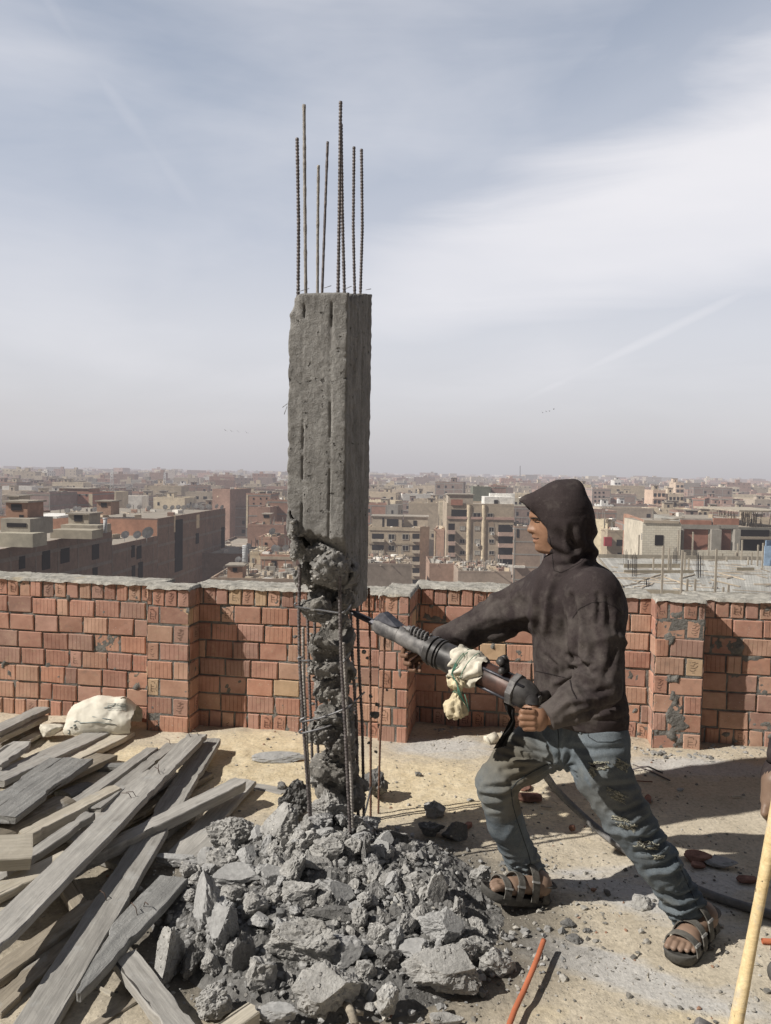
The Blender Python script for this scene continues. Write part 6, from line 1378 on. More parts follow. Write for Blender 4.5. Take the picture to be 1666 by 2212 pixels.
    def rip(u,v,wu,wv,ang,seed,open_=True):
        r_=np.random.default_rng(seed); ca,sa=math.cos(ang),math.sin(ang)
        def at(x,y): return cast(b,u+x*ca-y*sa,v+x*sa+y*ca)
        root=None
        if open_:
            mb=MB(); P=[];c0,n0=at(0,0)
            if c0 is None: return
            k=22
            for i in range(k):
                t=i/k*2*math.pi; q=r_.uniform(.75,1.1); p,n=at(wu*math.cos(t)*q,wv*math.sin(t)*q*.8)
                if p is None: return
                P.append(p+n*.0022)
            mb.add([c0+n0*.0022]+P,[(0,1+i,1+(i+1)%k) for i in range(k)],0); root=kid(mb.build('rip',M['thigh']),o)
        mb=MB(); P=[]; k=26; c0,n0=at(0,wv*.3)
        if c0 is not None:
            for i in range(k):
                t=i/k*2*math.pi; q=r_.uniform(.7,1.15); p,n=at(wu*1.05*math.cos(t)*q,wv*(.3+1.0*math.sin(t)*q))
                if p is not None: P.append(p+n*.0008)
            if len(P)==k: mb.add([c0+n0*.0008]+P,[(0,1+i,1+(i+1)%k) for i in range(k)],0); kid(mb.build('worn_patch',M['worn']),o)
        mb=MB()
        for i in range(60):
            x=r_.uniform(-1,1)*wu*1.15; y=(r_.choice([-1,1])*r_.uniform(.55,1.15)*wv if r_.random()<.7 else r_.uniform(-1,1)*wv); a=r_.normal(0,.5) if r_.random()<.75 else r_.uniform(0,3.1); l=r_.uniform(1.5,6)
            pts=[]
            for q in (-1,0,1):
                p,n=at(x+q*l*math.cos(a)*.8,y+q*l*math.sin(a)*.5)
                if p is not None: pts.append(p+n*(.003+(q==0)*r_.uniform(0,.004)))
            if len(pts)==3: mb.tube(pts,r_.uniform(.0006,.0016),4)
        if mb.n: kid(mb.build('frayed_edge',M['thread']),o)
    f=lambda x:976+x/2.415; g=lambda y:1491.5+y/2.415
    rip(f(768),g(392),19,8,.0,1); rip(f(885),g(390),13,8,.5,2,False); rip(f(858),g(548),21,8,.45,3,False); rip(f(872),g(666),13,3,.15,4); rip(f(915),g(700),20,8,.5,5,False); rip(f(1020),g(806),22,7,.25,6); rip(f(1078),g(868),9,3,0,7,False); rip(f(735),g(430),7,5,1.1,8,False)
    return b
JB=jeans()
def body():
    VV=[];QQ=[];CC=[];n=0
    def add(V,Q,c):
        nonlocal n
        if Q.shape[1]==3: Q=np.c_[Q,Q[:,2]]
        VV.append(V);QQ.append(Q+n);CC.append(c);n+=len(V)
    def colr(V,r=0,g=0,b=0): return np.stack([np.broadcast_to(r,len(V)),np.broadcast_to(g,len(V)),np.broadcast_to(b,len(V)),np.ones(len(V))],1)
    # core under the clothes
    S=SDF(np.array([.14,2.3,.04]),np.array([1.15,3.16,1.60]),.011)
    c=S.cone
    S.U(c(J['neck'],J['chest'],.05,.09),0); S.U(c(J['chest'],J['pel'],.10,.10,(lef,1.3)),.04); S.U(c(J['shoR'],J['shoL'],.05,.05),.03)
    S.U(c(V3(1212,1150,2.79),J['neck'],.055,.055),.02)
    for a,b_,ra,rb in [('shoL','elL',.05,.042),('elL','wrL',.042,.028),('shoR','e1R',.05,.045),('e1R','e2R',.045,.036),('e2R','wrR',.036,.027),('hipR','thR',.075,.068),('thR','knR',.068,.052),('knR','shR',.052,.05),('shR','s2R',.05,.042),('s2R','heR',.042,.038),('hipL','thL',.08,.072),('thL','knL',.072,.055),('knL','shL',.055,.05),('shL','s2L',.05,.042),('s2L','heL',.042,.038)]: S.U(c(J[a],J[b_],ra,rb),.02)
    V,Q=S.mesh(1); add(V,Q,colr(V))
    # head
    C=V3(1208,1122,2.79); S=SDF(C-np.array([.13,.10,.15]),C+np.array([.12,.10,.14]),.0026)
    S.U(S.ell(V3(1210,1112,2.79),(.092,.074,.095)),0); S.U(S.ell(V3(1192,1150,2.79),(.060,.060,.070)),.03)
    zx=lambda u,v:(V3(u,v,2.78)[2],V3(u,v,2.78)[0])
    ch=np.array([zx(*q) for q in [(1166,1060),(1153,1080),(1148,1096),(1147,1108),(1148,1118),(1153,1126),(1154,1140),(1155,1152),(1158,1162),(1159,1172),(1163,1182),(1166,1190),(1178,1196),(1200,1205)]]); ml=np.array([zx(*q) for q in [(1166,1060),(1153,1080),(1147.5,1096),(1145.5,1108),(1144.5,1117),(1148,1124),(1145,1133),(1140,1144),(1140.5,1148),(1145,1152),(1151,1154.5),(1150.5,1158),(1150.5,1161.5),(1154.5,1164.5),(1152,1168),(1152.5,1171),(1157.5,1175.5),(1156.5,1182),(1158,1188),(1165,1194),(1178,1198),(1200,1207)]])
    def itp(T,z): o=np.argsort(T[:,0]); return np.interp(z,T[o,0],T[o,1])
    z=S.P[...,2]; y=S.P[...,1]-2.79; xc=itp(ch,z); xm=itp(ml,z)
    zn=zx(1140,1146)[0]; zl=zx(1150,1164)[0]; zb=zx(1145,1117)[0]
    wn=.0085+.0085*np.exp(-((z-zn)/.011)**2)+.012*np.exp(-((z-zl)/.016)**2)+.03*sstep(zb-.004,zb+.012,z)+.014*sstep(zl-.012,zl-.026,z)
    xs=xc+13*y*y+2200*y**4+(xm-xc)*np.exp(-(y/wn)**2)
    ey=zx(1158,1126)[0]; xs=xs+.0075*np.exp(-((np.abs(y)-.031)/.014)**2-((z-ey)/.009)**2)-.004*np.exp(-((np.abs(y)-.033)/.012)**2-((z-ey)/.0055)**2)-.0045*np.exp(-((np.abs(y)-.03)/.02)**2-((z-ey-.015)/.006)**2)
    xs=xs-.006*np.exp(-((np.abs(y)-.042)/.02)**2-((z-zx(1160,1145)[0])/.018)**2)+.003*np.exp(-((np.abs(y)-.030)/.006)**2-((z-zl)/.016)**2)
    xs=xs+.0030*np.exp(-(y/.022)**2-((z-zx(1154,1164.5)[0])/.0022)**2)+.006*np.exp(-((np.abs(y)-.010)/.004)**2-((z-zx(1147,1152)[0])/.003)**2)
    hw=.058-.018*sstep(zx(1160,1165)[0],zx(1160,1198)[0],z)
    face=np.maximum(np.maximum((xs-S.P[...,0])*.85,np.abs(y)-hw-.012*(z>zl)),np.maximum(S.P[...,0]-C[0]-.01,itp(np.array([[0,0],[1,1.]]),z*0)*0+(zx(1175,1197)[0]+.20*np.maximum(0,S.P[...,0]-V3(1175,1190,2.79)[0])-z)))
    face=np.maximum(face,z-zx(1150,1062)[0])
    S.U(face,.008)
    V,Q=S.mesh(1)
    zz=V[:,2]; yy=V[:,1]-2.79; lip=np.exp(-((zz-zl)/.0085)**2)*(np.abs(yy)<.024)*(V[:,0]<V3(1165,1160,2.79)[0]); stub=.30*np.exp(-((zz-zx(1150,1156)[0])/.006)**2)*(np.abs(yy)<.026)+.25*sstep(zl-.01,zl-.03,zz)
    add(V,Q,colr(V,np.clip(stub*.7,0,.6),lip*.55,0))
    # hands
    def hand(fingers,palm,thumb,box,dirt_shade,res=.0026):
        S=SDF(box[0],box[1],res)
        for a,b_,ra,rb in palm: S.U(S.cone(a,b_,ra,rb),.014)
        for fg in fingers+[thumb]:
            F=np.full(S.F.shape,9.)
            for (a,ra),(b_,rb) in zip(fg[:-1],fg[1:]): F=np.minimum(F,S.cone(np.array(a),np.array(b_),ra,rb))
            S.U(F,.0035)
        V,Q=S.mesh(1); add(V,Q,colr(V,dirt_shade,0,0)); return V
    w=J['wrL']; k=lambda u,v,Y:V3(u,v,Y)
    fist=[]
    for i,(v,uu) in enumerate([(1536,1131),(1549,1128.5),(1562,1131),(1573,1138)]):
        r=[.0100,.0105,.0100,.0090][i]
        fist.append([(k(1151+i,v+1,2.412),r*1.05),(k(uu,v,2.418),r*1.12),(k(uu-3.5,v+3,2.450),r),(k(uu+8,v+6,2.472),r*.9),(k(uu+17,v+7,2.462),r*.85)])
    hand(fist,[(k(1180,1548,2.445),k(1166,1550,2.435),.026,.026),(k(1163,1540,2.432),k(1146,1540,2.428),.021,.017),(k(1164,1553,2.430),k(1145,1553,2.426),.024,.018),(k(1165,1566,2.434),k(1148,1568,2.430),.021,.016)],
         [(k(1166,1535,2.445),.014),(k(1150,1529,2.452),.0115),(k(1137,1529,2.462),.010),(k(1130,1535,2.470),.0085)],(k(1110,1600,2.34),k(1200,1510,2.53)),.12)
    hx=[]
    for i,(a,m,t) in enumerate([((893,1398),(872,1404),(869,1416)),((897,1410),(879,1420),(876,1433)),((905,1420),(889,1433),(887,1447)),((914,1428),(901,1438),(899,1449))]):
        r=[.0098,.0102,.0098,.0088][i]
        hx.append([(k(*a,2.975),r),(k(*m,2.95),r*1.05),(k(*t,2.915),r*.95),(k(t[0]+9,t[1]+1,2.895),r*.85)])
    hand(hx,[(k(957,1380,2.99),k(935,1392,2.985),.027,.026),(k(930,1392,2.985),k(902,1400,2.985),.026,.018),(k(930,1402,2.985),k(912,1418,2.98),.024,.017)],
         [(k(925,1378,2.985),.014),(k(902,1372,2.97),.0115),(k(885,1378,2.95),.010),(k(874,1385,2.935),.0085)],(k(850,1465,2.85),k(975,1350,3.06)),.55)  # far hand: shade under the drill put into the skin colour
    # feet
    def foot(heel,toe,side,lift,ank):
        f=toe-heel; L=np.linalg.norm(f); f=f/L; l=np.cross([0,0,1],f);l/=np.linalg.norm(l); u_=np.cross(f,l); fr=np.stack([f,l,u_],1)
        loc=lambda x,y,zc: heel+f*x+l*y+u_*zc
        lo=np.minimum(heel,toe)-.09;hi=np.maximum(heel,toe)+.09; hi[2]+=.10; lo[2]=min(heel[2],toe[2])-.02; S=SDF(lo,hi,.0032); s_=side
        S.U(S.ell(loc(.035,0,.042),(.040,.034,.036),fr),0); S.U(S.cone(loc(.05,0,.05),loc(.16,.004*s_,.034),.038,.026,(l,1.25)),.02); S.U(S.ell(loc(.175,.0,.022),(.045,.046,.022),fr),.02); S.U(S.cone(ank,loc(.048,0,.062),.038,.037),.025)
        for i,(x,y,r) in enumerate([(.252,.030,.0125),(.250,.010,.0098),(.241,-.009,.0092),(.229,-.026,.0088),(.213,-.041,.0085)]):
            F=np.minimum(S.cone(loc(.17,y*.8*s_,.022),loc(x-.018,y*s_,.026),r*1.0,r),S.cone(loc(x-.018,y*s_,.026),loc(x,y*s_,.017),r,r*.95)); S.U(F,.004)
        V,Q=S.mesh(1); add(V,Q,colr(V,0,0,.75)); return loc,f,l,u_
    fr=foot(V3(1178,1942,2.83),V3(1030,1918,2.73),1,0,J['heR'])
    h=G(1531,2014);t=G(1452,2088); h[2]=.028;t[2]=.026; dd=(t-h)/np.linalg.norm(t-h); t=h+dd*.262
    fl=foot(h,t,-1,0,J['heL'])
    V=np.concatenate(VV);Q=np.concatenate(QQ);Cc=np.concatenate(CC)
    o=kid(mesh_obj('body',V,Q,M['skin'],vcol=Cc),worker)
    hb=bvh_of(V,Q)
    seam(hb,[(1149,1120),(1155,1118.5),(1161,1120),(1167,1124)],.0030,M['hair'],o,'eyebrow',n=6); seam(hb,[(1155.5,1127),(1160,1128.5),(1166,1128)],.0019,M['hair'],o,'eyelashes',n=6); seam(hb,[(1153.5,1164),(1158,1164.5),(1164,1162)],.0012,M['hair'],o,'mouth_line',n=6)
    return fr,fl
FR,FLT=body()
def sandal(fr,side,label):
    loc,f,l,u_=fr; root=empty('sandal',(0,0,0)); root.parent=worker; root.location=-Vector(worker.location)
    # footbed outline
    out=[(-.018,0),(-.014,.020),(.004,.033),(.04,.038),(.09,.037),(.13,.043),(.18,.052),(.225,.052),(.262,.040),(.282,.015),(.284,-.008),(.272,-.030),(.245,-.047),(.21,-.053),(.17,-.050),(.12,-.042),(.08,-.037),(.04,-.037),(.004,-.032),(-.014,-.019)]
    pts=np.array([(x,y*side*1.0) for x,y in out]); n=len(pts); 
    # smooth the outline
    t=np.linspace(0,n,90,endpoint=False); q=np.array([[np.interp(a,np.arange(n+1),np.r_[pts[:,k],pts[0,k]]) for k in(0,1)] for a in t])
    for _ in range(3): q=(np.roll(q,1,0)+2*q+np.roll(q,-1,0))/4
    cen=q.mean(0); mb=MB(); V=[]
    lev=[(-.026,.90),(-.024,.97),(-.006,1.0),(.004,1.03),(.007,1.01),(.006,.95),(.001,.90)]
    for zc,sc in lev:
        for x,y in cen+(q-cen)*sc: V.append(loc(x,y,zc+.020*max(0,(x-.2)/.08)**2*.6-.0))
    V.append(loc(*cen,.0)); m=len(q); Fc=[]
    for i in range(len(lev)-1):
        for j in range(m): Fc.append((i*m+j,i*m+(j+1)%m,(i+1)*m+(j+1)%m,(i+1)*m+j))
    for j in range(m): Fc.append(((len(lev)-1)*m+j,(len(lev)-1)*m+(j+1)%m,len(V)-1))
    Fc.append(tuple(range(m))[::-1]); mb.add(V,Fc,0,smooth=True); o=mb.build('sole',M['sandal']); o.parent=root
    def band(x0,hw,hh,wd,lean=0,z0=.0,x1=None,mat='strap',a0=0,a1=math.pi,name='strap',shift=0):
        mb=MB(); k=22; th=np.linspace(a0,a1,k); G_=[]
        for s_,e in ((-1,0),(1,0),(1,1),(-1,1)):
            row=[]
            for a in th:
                y=(hw+e*.004)*math.cos(a)*side+shift; zc=z0+(hh+e*.004)*abs(math.sin(a))**.75; xx=x0+lean*math.sin(a)+(0 if x1 is None else (x1-x0)*(1-math.cos(a))/2)
                row.append(loc(xx+s_*wd/2,y,zc))
            G_.append(row)
        V=np.array(G_+[G_[0]]); n2=V.shape[1]; Fc=[]
        for i in range(4):
            for j in range(n2-1): Fc.append((i*n2+j,i*n2+j+1,(i+1)*n2+j+1,(i+1)*n2+j))
        mb.add(V.reshape(-1,3),Fc,0,smooth=False); o=mb.build(name,M[mat]); o.parent=root; return o
    band(.205,.054,.052,.028); band(.155,.053,.074,.028,-.008); band(.080,.046,.112,.030,.020,x1=.085)
    band(.028,.042,.042,.030,.0,a0=0,a1=math.pi*.0+.9,name='heel_side'); band(.028,.042,.042,.030,.0,a0=math.pi-.9,a1=math.pi,name='heel_side')
    # heel strap
    mb=MB(); ring=[]
    for a in np.linspace(-2.1,2.1,20): ring.append(loc(.035-.052*math.cos(a),.042*math.sin(a),.062))
    mb.tube(ring,.009,6,squash=.35); o=mb.build('heel_strap',M['strap']); o.parent=root
    for x,hw,hh in ((.205,.054,.052),(.155,.053,.074),(.095,.046,.112)):
        a=.55; mb=MB(); c=loc(x,(hw+.006)*math.cos(a)*(1),(hh+.006)*math.sin(a)**.75); nrm=(l*math.cos(a)+u_*math.sin(a)); mb.box(c,(.016,.0035,.003),np.stack([f,np.cross(nrm,f),nrm],1)); o=mb.build('buckle',M['buckle']); o.parent=root
    root['label']=label
    return root
sandal(FR,1,'dusty three strap sandal on the forward foot'); sandal(FLT,-1,'dark three strap sandal on the rear foot')
# ---------------------------------------------------------------- demolition drill
M['dr_grey']=m_steel('scuffed drill steel',(.085,.082,.085),(.25,.24,.235),.6,.2,26); M['dr_black']=m_steel('oily black drill casing',(.020,.019,.020),(.085,.08,.078),.46,.1,18); M['dr_red']=m_steel('worn dark red cylinder',(.032,.020,.017),(.105,.055,.043),.45,.1,16); M['dr_dark']=m_steel('dark chisel steel',(.035,.035,.045),(.09,.09,.105),.45,.4,40)
M['rag']=m_flat('dirty white sack cloth',(.62,.58,.49),haze=False,sc=25,var=.25); M['ragy']=m_flat('yellowed knotted rag',(.60,.52,.36),haze=False,sc=30,var=.25); M['green']=m_flat('green tie wire',(.11,.24,.18),haze=False,sc=30); M['blackrag']=m_flat('black torn rag',(.016,.015,.015),haze=False,sc=30,var=.4)
def drill():
    A=W(768,1326,3.10);B=W(1160,1512,2.62); ax=B-A; L=np.linalg.norm(ax); ax/=L; fr=frame(ax); up=fr[:,2]; sd=fr[:,1]; K=L/1478
    root=empty('demolition_drill',tuple(A+ax*.3),'heavy black and grey demolition drill wrapped with a knotted white rag','drill')
    pt=lambda s,y=0,z=0: A+ax*s*K+sd*y+up*z
    def lathe(name,prof,mat,seg=24,off=(0,0),sq=1,bump=0,parent=None):
        mb=MB(); P=[pt(s,*off) for s,r in prof]; V=[]; a=np.linspace(0,2*math.pi,seg,endpoint=False)
        for (s,r),p in zip(prof,P): V.append(p+r*(np.cos(a)[:,None]*sd+sq*np.sin(a)[:,None]*up))
        V=np.concatenate(V); n=len(prof); Fc=[(i*seg+j,i*seg+(j+1)%seg,(i+1)*seg+(j+1)%seg,(i+1)*seg+j) for i in range(n-1) for j in range(seg)]+[tuple(range(seg))[::-1],tuple((n-1)*seg+j for j in range(seg))]
        if bump: V=V+(bump*fbm(V,18,3,3))[:,None]*np.array([0,0,1])
        mb.add(V,Fc,0,smooth=True); o=mb.build(name,M[mat]); o2=kid(o,root); 
        m=o2.modifiers.new('edge','EDGE_SPLIT'); m.split_angle=R(32)
        return o2
    lathe('chisel',[(-60,.003),(-20,.010),(10,.0125),(200,.0125),(215,.016),(225,.016)],'dr_dark',6)
    lathe('nose',[(190,.018),(200,.030),(235,.037),(330,.036),(400,.034),(408,.034)],'dr_grey',24)
    # retainer latch over the nose
    mb=MB(); q=[(195,.024),(215,.052),(250,.064),(285,.060),(400,.034),(330,.020)]; V=[pt(s,y,z) for y in(-.026,.026) for s,z in q]; V[1]=pt(225,-.018,.052);V[2]=pt(250,-.016,.062);V[3]=pt(283,-.018,.057);V[7]=pt(225,.018,.052);V[8]=pt(250,.016,.062);V[9]=pt(283,.018,.057)
    mb.add(V,[(0,1,2,3,4,5)[::-1],(6,7,8,9,10,11)]+[(i,(i+1)%6,6+(i+1)%6,6+i) for i in range(6)],0); kid(mb.build('retainer_latch',M['dr_dark']),root)
    lathe('front_housing',[(408,.031),(412,.036),(470,.038),(560,.040),(600,.036),(640,.042),(660,.046)],'dr_grey',28,bump=.002)
    # spring and bolt beside the housing
    sp=MB(); t=np.linspace(0,5.2*2*math.pi,150); s=np.linspace(505,655,150); C=np.array([pt(a,-.012+.0165*math.cos(b),.043+.0165*math.sin(b)) for a,b in zip(s,t)]); sp.tube(C,.0045,7); kid(sp.build('spring',M['dr_grey']),root)
    lathe('spring_bolt',[(440,.006),(470,.006),(472,.014),(500,.014),(502,.009),(660,.009)],'dr_grey',6,off=(-.012,.043)); 
    lathe('middle_casing',[(655,.046),(662,.053),(690,.053),(694,.049),(712,.049),(716,.055),(742,.055),(746,.050),(770,.052),(850,.054),(905,.056)],'dr_black',32)
    for s0 in (690,735,760): lathe('casing_ring',[(s0,.050),(s0+3,.0575),(s0+12,.0575),(s0+15,.050)],'dr_black',32)
    lathe('cylinder',[(900,.050),(1050,.049),(1060,.047),(1300,.047),(1310,.050)],'dr_red',28)
    for k in range(4):
        a=k*math.pi/2+.75; mb=MB(); d0=math.cos(a)*.048; d1=math.sin(a)*.048; mb.tube([pt(1010,d0,d1),pt(1400,d0,d1)],.006,8); kid(mb.build('side_bolt',M['dr_dark']),root)
    lathe('flange',[(1300,.050),(1306,.060),(1345,.060),(1350,.054)],'dr_grey',8,bump=.003)
    lathe('rear_head',[(1345,.046),(1352,.051),(1405,.050),(1440,.042),(1475,.030)],'dr_black',24)
    lathe('rear_pin',[(1470,.02),(1495,.02),(1500,.012)],'dr_grey',16)
    # throttle valve on top
    mb=MB(); c=pt(1215,.0,.062); mb.tube([pt(1225,.0,.045),pt(1205,.0,.088)],[.020,.016],12); mb.tube([pt(1190,-.02,.086),pt(1225,-.025,.075)],[.017,.014],10); mb.tube([pt(1150,.02,.060),pt(1180,.0,.080),pt(1210,-.01,.098),pt(1232,-.01,.090)],[.008,.012,.010,.006],8); mb.tube([pt(1235,-.02,.055),pt(1236,-.048,.058)],[.014,.010],10); kid(mb.build('throttle_valve',M['dr_black']),root)
    # handle: bar towards the near hand
    hp=[pt(1440,0,0),W(1152,1530,2.55),W(1148,1545,2.50),W(1146,1553,2.46),W(1146,1555,2.435)]; mb=MB(); mb.tube(hp,[.026,.022,.015,.013,.013],12); kid(mb.build('handle',M['dr_black']),root)
    mb=MB(); mb.tube([pt(1440,0,0),pt(1450,.06,-.01),pt(1450,.15,-.02)],[.024,.018,.015],12); kid(mb.build('handle',M['dr_black']),root)
    # wrapped sack cloth
    mb=MB(); n=60; sg=46; G_=np.zeros((n,sg+1,3)); 
    for i in range(n):
        s=860+i/(n-1)*215
        for j in range(sg+1):
            a=j/sg*2*math.pi; ang=a; r=.059+.012*(abs(math.sin(a*2+s*.021))-.5)+.010*(abs(math.sin(s*.045+a*3))-.5)+.003*math.sin(a*11+s*.05)
            ed=min(i,n-1-i)/6; r-=.006*max(0,1-ed)
            G_[i,j]=pt(s+14*math.sin(a*2+1)+9*math.sin(a*5)+38*math.cos(a-2.4)*(1 if i>n/2 else .3),r*math.cos(a),r*math.sin(a))
    mb.grid(G_,0); kid(mb.build('cloth_wrap',M['rag']),root)
    # knotted rag hanging below
    kx=[W(978,1463,2.72),W(985,1478,2.71),W(990,1492,2.71),W(985,1505,2.71),W(983,1522,2.71),W(985,1540,2.71),W(981,1550,2.71)]; kr=[.020,.028,.013,.014,.034,.037,.022]
    mb=MB(); P=np.array(kx); d=np.arange(len(kx)); t=np.linspace(0,len(kx)-1,46); PP=np.stack([np.interp(t,d,P[:,k]) for k in range(3)],1); rr=np.interp(t,d,kr); V=[]; sg=40; a=np.linspace(0,2*math.pi,sg,endpoint=False)
    for i in range(46):
        q=rr[i]*(1+.34*(np.abs(np.sin(a*3+i*.07))-.5)+.22*(np.abs(np.sin(a*5.5-i*.12+1))-.5)); V.append(PP[i]+np.stack([q*np.cos(a),q*np.sin(a)*.9,.004*np.sin(a*6+i)],1))
    V=np.concatenate(V); mb.add(V,[(i*sg+j,i*sg+(j+1)%sg,(i+1)*sg+(j+1)%sg,(i+1)*sg+j) for i in range(45) for j in range(sg)]+[tuple(range(sg)),tuple(45*sg+j for j in range(sg))[::-1]],0,smooth=True); kr_=kid(mb.build('knotted_rag',M['ragy']),root)
    mb=MB(); th=np.linspace(0,2*math.pi,20); 
    for z0,r in ((1492,.016),(1495,.017)): mb.tube([W(989,z0,2.71)+np.array([r*math.cos(b),r*math.sin(b),.004*math.sin(b*2)]) for b in th],.0013,5)
    for dx in (-.012,0,.010,.02): mb.tube([pt(940+dx*500,-.064,.02),pt(935,-.072+dx*.2,-.02),W(988,1478,2.66),W(992+dx*200,1500,2.67),W(1004+dx*300,1520+dx*400,2.67)],.0013,5)
    for s0 in (930,945,1000): mb.tube([pt(s0+20*math.sin(b),.0665*math.cos(b),.0665*math.sin(b)) for b in th],.0013,5)
    mb.tube([W(1004,1500,2.66),W(1010,1520,2.66),W(1013,1538,2.66)],.0014,5); kid(mb.build('tie_wire',M['green']),root)
    # black rag hanging between drill and thigh
    mb=MB(); n=26;m=10; G_=np.zeros((n,m,3)); 
    L0=np.array([(1086,1512),(1092,1532),(1103,1552),(1092,1575),(1078,1598),(1066,1618)]);R0=np.array([(1112,1530),(1112,1548),(1114,1560),(1112,1575),(1100,1592),(1094,1612)])
    for i in range(n):
        t=i/(n-1)*5
        for j in range(m):
            q=j/(m-1); u=np.interp(t,range(6),L0[:,0])*(1-q)+np.interp(t,range(6),R0[:,0])*q; v=np.interp(t,range(6),L0[:,1])*(1-q)+np.interp(t,range(6),R0[:,1])*q+(2.5*math.sin(j*3.1) if i==n-1 else 0)
            p,nn=cast(JB,u,v); Y=2.68 if p is None else min(2.70,p[1]-.012); G_[i,j]=W(u,v,Y+.006*math.sin(j*1.3+i*.4))
    mb.grid(G_,0); kid(mb.build('black_rag',M['blackrag']),root)
    return pt
PT=drill()
def hose():
    P=[PT(1475,.02,-.02),W(1168,1560,2.78),W(1160,1600,2.98),W(1162,1650,3.06),G(1200,1705,.16),G(1250,1755,.08),G(1290,1790,.045),G(1340,1830,.02),G(1394,1864,.018),G(1440,1890,.018),G(1514,1926,.018),G(1580,1950,.018),G(1672,1976,.018),G(1760,2010,.018)]
    P=np.array(P); d=np.r_[0,np.cumsum(np.linalg.norm(np.diff(P,axis=0),axis=1))]; t=np.linspace(0,d[-1],160); Q=np.stack([np.interp(t,d,P[:,k]) for k in range(3)],1)
    ker=np.ones(13)/13; Q=np.stack([np.convolve(np.pad(Q[:,i],6,'edge'),ker,'valid') for i in range(3)],1)
    mb=MB(); mb.tube(Q,.0165,12); 
    s=NM('dusty air hose'); m=s.out(s.ramp(s.noise(s.pos(),14,5,.7),[(.3,(.10,.10,.105)),(.7,(.24,.235,.23))]),.7,s.bump(s.noise(s.pos(),80,4),.3,.003)); tag(mb.build('air_hose',m),'dusty grey air hose running from the drill past the jeans across the ground','hose')
hose()
